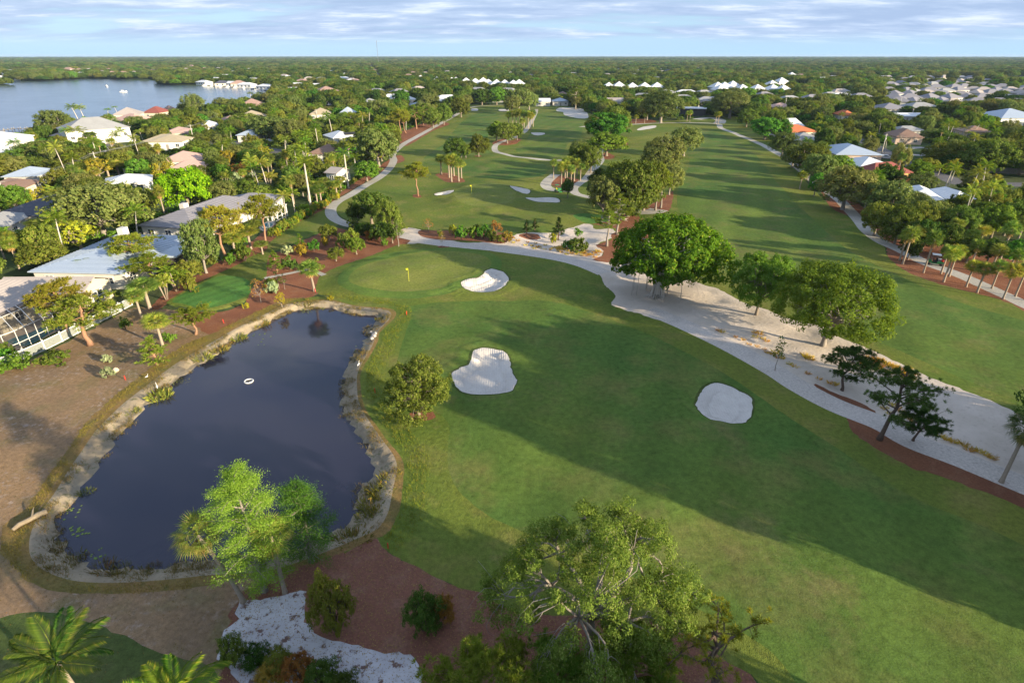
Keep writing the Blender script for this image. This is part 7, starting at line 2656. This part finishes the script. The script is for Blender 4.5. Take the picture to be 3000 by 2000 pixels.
# fallen log on the left bank
X, Y = gp(90, 1528)
o = thing('fallen_log', 'weathered hollow log lying on the left pond bank', 'log', (X, Y, hz1(X, Y) + .25), 1.0)
MB().tube([(-1.2, 0, -.12), (-.7, .08, -.02), (0, 0, .0), (.6, .1, -.04), (1.2, -.06, -.02)], [.14, .20, .19, .24, .22], 9).build('log_trunk', M['log'], o, False)
MB().tube([(.2, 0, .1), (.5, .5, .3), (.7, .8, .35)], [.10, .07, .03], 5).build('branch_stub', M['log'], o)
# uprooted pale roots by the mulch bed near the fig
X, Y = gp(1812, 643)
mb = MB()
g_ = rs(50)
for i in range(16):
    a = g_.uniform(-1.2, 1.2)
    L_ = g_.uniform(1.0, 2.6)
    mb.tube([(0, 0, .2), (cos(a) * L_ * .5, sin(a) * L_ * .4, g_.uniform(.2, .6)), (cos(a) * L_, sin(a) * L_, g_.uniform(0, .5))], [.09, .06, .02], 5)
o = mb.build('driftwood_root', M['bark_white'], None, True, (X, Y, hz1(X, Y)), 0)
tag(o, 'bleached root spread on the mulch between the tall pines', 'root')

# ---- floating ring in the pond
X, Y = gp(729, 1117, WATER_Z)
o = thing('floating_fountain', 'white floating ring with a dark nozzle in the middle of the pond', 'fountain', (X, Y, WATER_Z))
mb = MB()
mb.tube([(.48 * cos(a * pi / 12), .48 * sin(a * pi / 12), .05) for a in range(25)], .075, 8, cap=False)
mb.build('float_ring', M['white'], o, True)
MB().lathe([(.001, .16), (.09, .16), (.13, .02), (.13, -.1)], 12).build('nozzle', M['rubber'], o, True)
mb = MB()
for k in range(3):
    a = k * 2 * pi / 3
    mb.bar((0, 0, .05), (.47 * cos(a), .47 * sin(a), .05), .03)
mb.build('spoke', M['metal'], o)


def bird(px_, py_, lab, s=1.0, rot=0.5):
    X, Y = gp(px_, py_, -.3)
    z = hz1(X, Y)
    o = thing('egret', lab, 'bird', (X, Y, z), rot, 'white egrets on the pond bank', s)
    mb = MB()
    for sgn in (-1, 1):
        mb.tube([(0, .04 * sgn, 0), (.01, .04 * sgn, .16), (-.01, .04 * sgn, .34)], .010, 5)
    mb.build('legs', M['rubber'], o)
    MB().tube([(-.30, 0, .36), (-.16, 0, .42), (0, 0, .47), (.12, 0, .52), (.20, 0, .60), (.16, 0, .72), (.20, 0, .84), (.24, 0, .90), (.29, 0, .90)],
              [.01, .07, .11, .08, .04, .026, .024, .035, .02], 10).build('body', M['white'], o, True)
    MB().tube([(.28, 0, .90), (.42, 0, .875)], [.016, .003], 6).build('beak', M['yellow'], o)


bird(461, 1136, 'white egret standing among reeds on the left pond bank', 1.0, 2.2)
bird(1052, 1082, 'white egret on the right pond bank near its narrow bend', .9, 1.2)
bird(434, 1117, 'white egret on the sandy edge above the other left bank egret', .75, .4)

# ---- the white fence
fp = [(-60, 1105), (18, 1072), (82, 1049), (153, 1017), (204, 990), (255, 963), (332, 925), (388, 894)]
W_ = [gp(*p) for p in fp]
d_ = np.array(W_)
seg = np.hypot(*(d_[1:] - d_[:-1]).T)
cum = np.concatenate([[0], np.cumsum(seg)])
npan = int(cum[-1] / 2.3)
fx = [np.interp(np.linspace(0, cum[-1], npan + 1), cum, d_[:, k]) for k in (0, 1)]
fo = thing('picket_fence', 'white fence of slatted panels between the pool and the dry ground', 'fence', (float(fx[0][0]), float(fx[1][0]), 0))
PL = float(cum[-1] / npan)
post_m = MB().box(0, 0, .72, .11, .11, 1.5).box(0, 0, 1.49, .15, .15, .05).mesh('fence_post', M['white'])
slat_m = MB().box(0, 0, .68, .05, .025, 1.12).mesh('fence_slats', M['white'])
pmb = MB()
pmb.box(PL / 2, 0, 1.26, PL - .1, .06, .09).box(PL / 2, 0, .10, PL - .1, .06, .09)
rail_m = pmb.mesh('fence_rails', M['white'])
smb = MB()
for i in range(int(PL / .105)):
    smb.box(.1 + i * .105, 0, .68, .042, .02, 1.08)
slats_m = smb.mesh('fence_slats', M['fence'])
for i in range(npan + 1):
    x, y = fx[0][i] - fx[0][0], fx[1][i] - fx[1][0]
    link('fence_post', post_m, fo, (x, y, 0))
    if i < npan:
        r = math.atan2(fx[1][i + 1] - fx[1][i], fx[0][i + 1] - fx[0][i])
        pn = link('fence_panel', rail_m, fo, (x, y, 0), r)
        link('slats', slats_m, pn)

# ---- pool cage in front of the beige house
A = np.array(gp(-190, 1120)); B = np.array(gp(64, 1022)); C_ = np.array(gp(196, 958)); D_ = np.array(gp(120, 905)); E = np.array(gp(-190, 1030))
cg = thing('pool_cage', 'dark screened pool enclosure with white beams beside the beige house', 'screen enclosure', (float(B[0]), float(B[1]), 0))
rel = lambda p, z=0.: (float(p[0] - B[0]), float(p[1] - B[1]), z)
Hc, Ht = 2.6, 3.3
beams = []
def lerp(a, b_, t):
    return a + (b_ - a) * t
fr_pts = [lerp(A, B, t) for t in np.linspace(0, 1, 7)] + [lerp(B, C_, t) for t in np.linspace(0, 1, 6)[1:]]
bk_pts = [lerp(E, D_, t) for t in np.linspace(0, 1, 12)]
bm = MB()
for p in fr_pts:
    beams.append((rel(p, 0), rel(p, Hc)))
for a, b_ in zip(fr_pts[:-1], fr_pts[1:]):
    beams.append((rel(a, Hc), rel(b_, Hc)))
    beams.append((rel(a, .9), rel(b_, .9)))
for a, b_ in zip(fr_pts, bk_pts):
    m = lerp(a, b_, .4)
    beams.append((rel(a, Hc), rel(m, Ht)))
    beams.append((rel(m, Ht), rel(b_, 3.0)))
ms = [lerp(a, b_, .4) for a, b_ in zip(fr_pts, bk_pts)]
for a, b_ in zip(ms[:-1], ms[1:]):
    beams.append((rel(a, Ht), rel(b_, Ht)))
for a, b_ in beams:
    MB().bar(a, b_, .07).build('beam', M['white'], cg)
ms_, t_, out_ = newmat('insect_screen')
nb_ = NB(t_)
tr_ = nb_.n('ShaderNodeBsdfTransparent')
df_ = nb_.n('ShaderNodeBsdfDiffuse')
df_.inputs[0].default_value = (.02, .02, .022, 1)
mx_ = nb_.n('ShaderNodeMixShader')
mx_.inputs[0].default_value = .42
nb_.lk(tr_.outputs[0], mx_.inputs[1])
nb_.lk(df_.outputs[0], mx_.inputs[2])
nb_.lk(mx_.outputs[0], out_.inputs[0])
for a, b_ in zip(fr_pts[:-1], fr_pts[1:]):
    mb = MB()
    mb.poly([rel(a, .02), rel(b_, .02), rel(b_, Hc), rel(a, Hc)])
    mb.build('screen', ms_, cg)
for i in range(len(fr_pts) - 1):
    mb = MB()
    mb.poly([rel(fr_pts[i], Hc), rel(fr_pts[i + 1], Hc), rel(ms[i + 1], Ht), rel(ms[i], Ht)])
    mb.poly([rel(ms[i], Ht), rel(ms[i + 1], Ht), rel(bk_pts[i + 1], 3.0), rel(bk_pts[i], 3.0)])
    mb.build('screen', ms_, cg)
mb = MB()
mb.poly([(float(p[0]), float(p[1]), .06) for p in (A, B, C_, D_, E)])
struct(mb.build('patio', M['patio']))
pl = smooth_poly([(40, 1010), (75, 1015), (110, 1000), (150, 975), (190, 952), (178, 944), (150, 948), (110, 965), (90, 975), (60, 985), (20, 1000)], .4)
mb = MB()
mb.poly([(float(x), float(y), .075) for x, y in (pl if 0.5 * np.sum(pl[:, 0] * np.roll(pl[:, 1], -1) - np.roll(pl[:, 0], -1) * pl[:, 1]) > 0 else pl[::-1])])
o = mb.build('swimming_pool', M['pool'])
tag(o, 'curved blue pool inside the dark screened enclosure', 'pool')
for pxs, lab in (([(505, 765), (530, 757), (545, 762), (540, 772), (520, 778), (505, 775)], 'small blue pool beside the pale metal roofed house'),
                 ([(765, 665), (785, 652), (800, 655), (790, 668), (775, 674)], 'pale pool beside the white garden arbour')):
    pl = smooth_poly(pxs, .4)
    big = (pl - pl.mean(0)) * 1.35 + pl.mean(0)
    ar = 0.5 * np.sum(pl[:, 0] * np.roll(pl[:, 1], -1) - np.roll(pl[:, 0], -1) * pl[:, 1])
    if ar < 0:
        pl, big = pl[::-1], big[::-1]
    mb = MB()
    mb.poly([(float(x), float(y), .05) for x, y in big])
    struct(mb.build('patio', M['patio']))
    mb = MB()
    mb.poly([(float(x), float(y), .062) for x, y in pl])
    tag(mb.build('swimming_pool', M['pool']), lab, 'pool')

# large gable window of the beige house (three by two panes), set on its right end wall
def end_window(par, L, depth, z, base):
    pass


# ---- white arbour
X, Y = gp(800, 655)
X2, Y2 = gp(842, 633)
L_ = math.hypot(X2 - X, Y2 - Y)
ar = thing('garden_arbour', 'white slatted garden arbour with columns beside the hedge', 'pergola', (X, Y, 0), math.atan2(Y2 - Y, X2 - X))
for i in range(4):
    for yy in (0, 2.4):
        MB().box(L_ * i / 3, yy, 1.3, .22, .22, 2.6).build('column', M['white'], ar)
for yy in (0, 2.4):
    MB().box(L_ / 2, yy, 2.68, L_ + .8, .14, .2).build('beam', M['white'], ar)
for i in range(int(L_ / .5) + 1):
    MB().box(i * .5, 1.2, 2.86, .08, 3.4, .14).build('rafter', M['white'], ar)
MB().box(L_ / 2, 0, .95, L_ - .3, .06, .08).box(L_ / 2, 0, .2, L_ - .3, .06, .08).build('rail', M['white'], ar)

# ---- garden walls
def wall(lab, a, b_, h, mat, name='garden_wall'):
    X, Y = gp(*a)
    X2, Y2 = gp(*b_)
    L = math.hypot(X2 - X, Y2 - Y)
    o = MB().box(L / 2, 0, h / 2 - .1, L, .2, h + .2).box(L / 2, 0, h + .04, L + .1, .32, .08).build(name, M[mat], None, loc=(X, Y, 0), rotz=math.atan2(Y2 - Y, X2 - X))
    tag(o, lab, 'wall')


wall('white garden wall behind the white gabled house', (365, 512), (446, 497), 1.8, 'white')
wall('brown wooden fence behind the pale metal roof', (330, 742), (420, 706), 1.7, 'wood', 'board_fence')
wall('grey wall segment left of the grey tiled house', (425, 676), (458, 668), 1.6, 'stucco')
wall('dark fence under the big street tree', (2820, 500), (3000, 512), 1.6, 'wood', 'board_fence')

# ---- utility poles with wires
def pole(px_, py_, ytop, lab, mat='polewood', arms=1):
    X, Y = gp(px_, py_)
    H = max(6.0, min(13, top_height(Y, ytop)))
    o = thing('utility_pole', lab, 'pole', (X, Y, 0), .6, 'utility poles in the neighbourhood')
    MB().tube([(0, 0, -.2), (0, 0, H)], [.17, .11], 8).build('pole', M[mat], o, True)
    for k in range(arms):
        MB().box(0, 0, H - .5 - k * .9, 2.2, .1, .12).build('crossarm', M['wood'], o)
    MB().lathe([(.001, .45), (.16, .42), (.2, .1), (.2, -.4), (.001, -.42)], 10, (.3, 0, H - 1.9)).build('transformer', M['metal'], o, True)
    return (X, Y, H)


pp = []
for x, y, t, l in ((292, 508, 445, 'utility pole right of the palms above the white gabled house'), (24, 598, 550, 'utility pole leaning at the left edge by the dark roof'), (570, 422, 365, 'utility pole by the tan roofed bungalow'),
                   (404, 438, 412, 'short pole with a white box beside the tan roofed bungalow'), (640, 366, 342, 'utility pole behind the white roofed small house'), (738, 345, 320, 'utility pole in front of the grey brown hipped roof'),
                   (930, 352, 335, 'utility pole left of the golf path'), (1109, 292, 265, 'utility pole above the left fairway trees'), (1225, 302, 284, 'utility pole behind the path oaks'), (578, 320, 312, 'utility pole on the lake shore'),
                   (2580, 458, 392, 'utility pole at the street curve'), (2297, 325, 288, 'utility pole before the dull pink roof'), (2763, 480, 452, 'light pole beside the coconut pair'), (2668, 350, 325, 'utility pole at the white flat bungalow'),
                   (2635, 312, 284, 'utility pole in the far right estate'), (2062, 285, 268, 'utility pole behind the casuarina'), (1023, 355, 318, 'utility pole in the left trees'), (85, 470, 430, 'white trunk like pole near the white left edge house')):
    pp.append(pole(x, y, t, l))
def wire(a, b_, lab):
    mb = MB()
    for k in (-.8, 0, .8):
        pts = []
        for i in range(9):
            t = i / 8
            pts.append((a[0] + (b_[0] - a[0]) * t + k, a[1] + (b_[1] - a[1]) * t, a[2] - .45 + (b_[2] - a[2]) * t - 1.0 * sin(pi * t)))
        mb.tube(pts, .022, 3, cap=False)
    o = mb.build('power_wires', M['metal'])
    tag(o, lab, 'wires')


wire(pp[0], pp[1], 'power wires from the left edge pole to the pole by the gabled house')
wire(pp[0], pp[2], 'power wires crossing to the tan roofed bungalow')
wire(pp[2], pp[4], 'power wires behind the tan roofed bungalow')
wire(pp[1], (-75, 55, 9), 'power wires crossing above the fan palms at the left edge')
# tall thin mast on the horizon
X, Y = gp(1108, 178)
k = 2600 / math.hypot(X, Y)
o = MB().bar((0, 0, 0), (0, 0, 86), 1.2).build('radio_mast', M['metal'], None, loc=(X * k, Y * k, 0))
tag(o, 'thin radio mast on the horizon left of centre', 'mast')


# ---- cars
def car_proto():
    prof = [(-2.15, .35), (-2.2, .62), (-2.1, .88), (-1.5, .95), (-1.1, 1.38), (-.3, 1.46), (.55, 1.42), (1.15, .98), (1.95, .86), (2.2, .62), (2.18, .33)]
    mb = MB()
    n = len(prof)
    for s, w in ((-1, .86), (1, .86)):
        pass
    rows = []
    for y, inset in ((-.88, 0), (-.80, .06), (.80, .06), (.88, 0)):
        rows.append([(x, y * (1 if z < 1.0 else .82), z + (0.0 if abs(y) > .85 else .02)) for x, z in prof])
    for r0, r1 in zip(rows[:-1], rows[1:]):
        for i in range(n - 1):
            mb.poly([r0[i], r0[i + 1], r1[i + 1], r1[i]][::-1])
    mb.poly(rows[0])
    mb.poly(rows[-1][::-1])
    body = mb
    wd = MB()
    for s in (-1, 1):
        wd.poly([(-1.35, .885 * s, .96), (.95, .885 * s, .96), (.5, .745 * s, 1.36), (-1.0, .745 * s, 1.34)])
    wd.poly([(1.12, -.7, 1.03), (1.12, .7, 1.03), (.60, .62, 1.44), (.60, -.62, 1.44)])
    wd.poly([(-1.48, .7, 1.0), (-1.48, -.7, 1.0), (-1.14, -.6, 1.39), (-1.14, .6, 1.39)])
    wh = MB()
    wh.lathe([(.001, -.1), (.30, -.1), (.33, -.06), (.33, .06), (.30, .1), (.001, .1)], 14)
    wm = wh.mesh('tyre', M['rubber'], True)
    hm = MB().lathe([(.001, .112), (.17, .112), (.19, .1)], 10).mesh('rim', M['metal'])
    return body, wd.mesh('car_glass', M['glass']), wm, hm


CB, CG, CW, CR = car_proto()
CARM = {}
for nm, c in (('white', (.75, .75, .74)), ('silver', (.42, .43, .44)), ('blue', (.03, .05, .12)), ('dark', (.03, .03, .035))):
    CARM[nm] = CB.mesh('car_body_' + nm, plain('car_paint_' + nm, c, .3, spec=.6))


def car(px_, py_, rot, col, lab):
    X, Y = gp(px_, py_)
    o = thing('parked_car', lab, 'car', (X, Y, .02), rot, 'parked cars')
    link('body', CARM[col], o)
    link('windows', CG, o)
    for x in (-1.35, 1.38):
        for s in (-1, 1):
            w = link('wheel', CW, o, (x, .8 * s, .33))
            w.rotation_euler = (-pi / 2 * s, 0, 0)
            link('rim', CR, w)


car(2594, 466, -.5, 'silver', 'silver grey estate car on the drive of the white metal roofed house')
car(2628, 488, 2.6, 'blue', 'dark blue car beside the deep red roof')
car(432, 430, .2, 'white', 'white car parked in front of the tan roofed bungalow')
car(652, 408, .2, 'silver', 'silver car on the drive beside the bright green hedge')
car(790, 418, .3, 'white', 'white car under the wide pale green tree')
car(2738, 460, 1.2, 'white', 'white van like car before the big street tree')
car(665, 405, 1.2, 'dark', 'dark car behind the silver car')
car(2615, 408, .3, 'blue', 'blue grey car at the brown red roofed house')

# ---- utility cart on the right hand path
X, Y = gp(2738, 776)
o = thing('utility_cart', 'green utility cart with white roof and red bucket on the right hand path', 'golf cart', (X, Y, hz1(X, Y) + .03), radians(-28) + pi)
MB().box(-.75, 0, .62, 1.2, 1.25, .34).box(.95, 0, .60, .6, 1.15, .38).box(0, 0, .42, 2.5, 1.1, .14).build('body', M['deere'], o)
MB().box(.15, 0, .72, .55, 1.1, .14).box(-.10, 0, 1.0, .12, 1.1, .5).build('seat', M['rubber'], o)
MB().box(.15, 0, 1.92, 1.35, 1.2, .06).build('roof', M['white'], o)
for x in (-.35, .72):
    for s in (-1, 1):
        MB().bar((x, .55 * s, .75), (x, .55 * s, 1.9), .04).build('roof_post', M['metal'], o)
MB().lathe([(.001, .0), (.20, .0), (.26, .36), (.24, .36), (.19, .03), (.001, .03)], 14, (-.95, .3, .80)).build('bucket', M['red'], o, True)
MB().box(-.6, -.3, .95, .5, .4, .3).build('white_box', M['white'], o)
MB().tube([(.75, .25, .8), (.55, .25, 1.1)], .02, 6).lathe([(.15, 1.1), (.17, 1.12), (.15, 1.14)], 12, (.5, .25, 0)).build('steering_wheel', M['rubber'], o)
for x in (-.85, .95):
    for s in (-1, 1):
        w = link('wheel', CW, o, (x, .58 * s, .28), None, .85)
        w.rotation_euler = (-pi / 2 * s, 0, 0)
# ---- green mower by the far path
X, Y = gp(1636, 562)
o = thing('ride_on_mower', 'green ride on mower on the path beside the palm island', 'mower', (X, Y, hz1(X, Y) + .03), .3)
MB().box(.4, 0, .75, 1.3, .9, .5).box(-.5, 0, .55, .9, 1.0, .25).box(1.1, 0, .7, .2, .7, .3).build('body', M['deere'], o)
MB().box(-.45, 0, .85, .5, .5, .12).box(-.72, 0, 1.1, .1, .5, .5).build('seat', M['yellow'], o)
MB().box(-.5, 0, 2.0, 1.1, 1.1, .07).build('canopy', M['deere'], o)
for s in (-1, 1):
    MB().bar((-.85, .5 * s, .6), (-.85, .5 * s, 2.0), .05).build('canopy_post', M['rubber'], o)
    MB().box(.2, .95 * s, .25, .9, .7, .2).build('cutting_deck', M['deere'], o)
for x in (-.7, .9):
    for s in (-1, 1):
        w = link('wheel', CW, o, (x, .55 * s, .32), None, 1.0)
        w.rotation_euler = (-pi / 2 * s, 0, 0)


# ---- boats
def boat_meshes():
    hull = MB()
    secs = [(-3.6, 1.1, .9), (-2, 1.25, .9), (0, 1.25, .95), (2, .95, 1.1), (3.6, .3, 1.3), (4.2, .02, 1.4)]
    for (x0, w0, h0), (x1, w1, h1_) in zip(secs[:-1], secs[1:]):
        for s in (-1, 1):
            q = [(x0, w0 * s, h0), (x1, w1 * s, h1_), (x1, w1 * .45 * s, -.2), (x0, w0 * .55 * s, -.3)]
            hull.poly(q if s > 0 else q[::-1])
        hull.poly([(x0, -w0, h0), (x1, -w1, h1_), (x1, w1, h1_), (x0, w0, h0)])
    hull.poly([(-3.6, -1.1, .9), (-3.6, 1.1, .9), (-3.6, .6, -.3), (-3.6, -.6, -.3)])
    cab = MB().box(-.3, 0, 1.45, 2.2, 1.6, 1.0).box(-.6, 0, 2.35, 2.6, 1.9, .1)
    for s in (-1, 1):
        cab.bar((-1.6, .85 * s, 1.0), (-1.6, .85 * s, 2.3), .06)
    return hull.mesh('hull', M['white']), cab.mesh('cabin', M['white']), MB().box(.85, 0, 1.55, .06, 1.3, .5).mesh('windscreen', M['glass'])


BH, BC, BW = boat_meshes()


def boat(px_, py_, rot, lab, s=1.0, grp='boats on the lake'):
    X, Y = gp(px_, py_, -.5)
    o = thing('motor_boat', lab, 'boat', (X, Y, -.55), rot, grp, s)
    link('hull', BH, o)
    link('cabin', BC, o)
    link('windscreen', BW, o)


boat(361, 270, .5, 'white motor boat alone in the middle of the lake', .85)
boat(312, 254, 2.5, 'smaller white boat farther out on the lake', .8)
boat(49, 237, .2, 'white boat beside the mangrove islet', 1.3)
boat(20, 226, .2, 'white boats end at the far left shore', 3.0)
for i, (x, y) in enumerate(((600, 253), (622, 254), (648, 256), (668, 257), (690, 258), (716, 260), (738, 262), (775, 266), (800, 268))):
    boat(x, y, 1.4 + .2 * (i % 3), 'white boat moored along the point, %s from the left' % ORD[i], 1.1, 'boats moored along the point')


def dock(px_, py_, rot, L, lab):
    X, Y = gp(px_, py_, -.5)
    o = thing('wooden_dock', lab, 'dock', (X, Y, -.5), rot, 'wooden docks')
    MB().box(0, 0, .9, L, 2.0, .14).build('deck', M['wood'], o)
    for i in range(int(L / 3)):
        for s in (-1, 1):
            MB().tube([(-L / 2 + 1 + i * 3, s, -1), (-L / 2 + 1 + i * 3, s, 1.7)], .14, 6).build('pile', M['wood'], o)


dock(85, 382, .2, 16, 'dark wooden dock left of the lakeside villa')
dock(640, 253, 1.3, 14, 'wooden dock at the point across the lake')
dock(20, 386, 1.6, 8, 'short dock by the white left edge house')
# ---- small white mailbox like posts and bench are too small to read; dead branch by the sand patch
X, Y = gp(1045, 1585)

# ================================================================== WORDS: say where each plant stands
LANDMARKS += [('the near putting green', *gp(1230, 800)), ('the heart shaped bunker', *gp(1420, 1090)), ('the round bunker', *gp(2120, 1180)), ('the far putting green', *gp(1420, 575)),
              ('the green mower', *gp(1636, 562)), ('the utility cart', *gp(2740, 776)), ('the large round oak on the sand', *gp(2412, 1006)), ('the square green tee', *gp(640, 870)),
              ('the white fence corner', *gp(82, 1049)), ('the white arbour', *gp(810, 650)), ('the fallen log', *gp(90, 1528)), ('the floating ring', *gp(729, 1117)),
              ('the left cart path bend', *gp(975, 620)), ('the far end of the left fairway', *gp(1480, 320)), ('the far end of the right fairway', *gp(2110, 365)), ('the palm island', *gp(1650, 530)),
              ('the street curve', *gp(2700, 490)), ('the lake shore', *gp(560, 330)), ('the sand at the far green', *gp(1690, 340)), ('the loose sand patch', *gp(800, 1850)), ('the middle of the right hand path', *gp(2515, 644))]
cam2 = np.array([[l[1], l[2]] for l in LANDMARKS])
gr_ = defaultdict(list)
for o, lk, x, y in TOLABEL:
    d = np.hypot(cam2[:, 0] - x, cam2[:, 1] - y)
    i = int(np.argmin(d))
    dx, dy = x - cam2[i, 0], y - cam2[i, 1]
    if abs(dx) > abs(dy) * .7:
        side = 'right of' if dx > 0 else 'left of'
    else:
        side = 'behind' if dy > 0 else 'in front of'
    gr_[(lk, side, LANDMARKS[i][0])].append((float(d[i]), o))
for (lk, side, lm), L in gr_.items():
    L.sort(key=lambda t: t[0])
    for j, (d, o) in enumerate(L):
        if len(L) == 1:
            s = '%s %s %s' % (lk, side, lm)
        elif j == 0:
            s = '%s %s %s, nearest it' % (lk, side, lm)
        else:
            s = '%s %s %s, %s nearest' % (lk, side, lm, ORDW(j))
        w = s.split()
        if len(w) > 16:
            s = ' '.join(w[:16])
        o['label'] = s
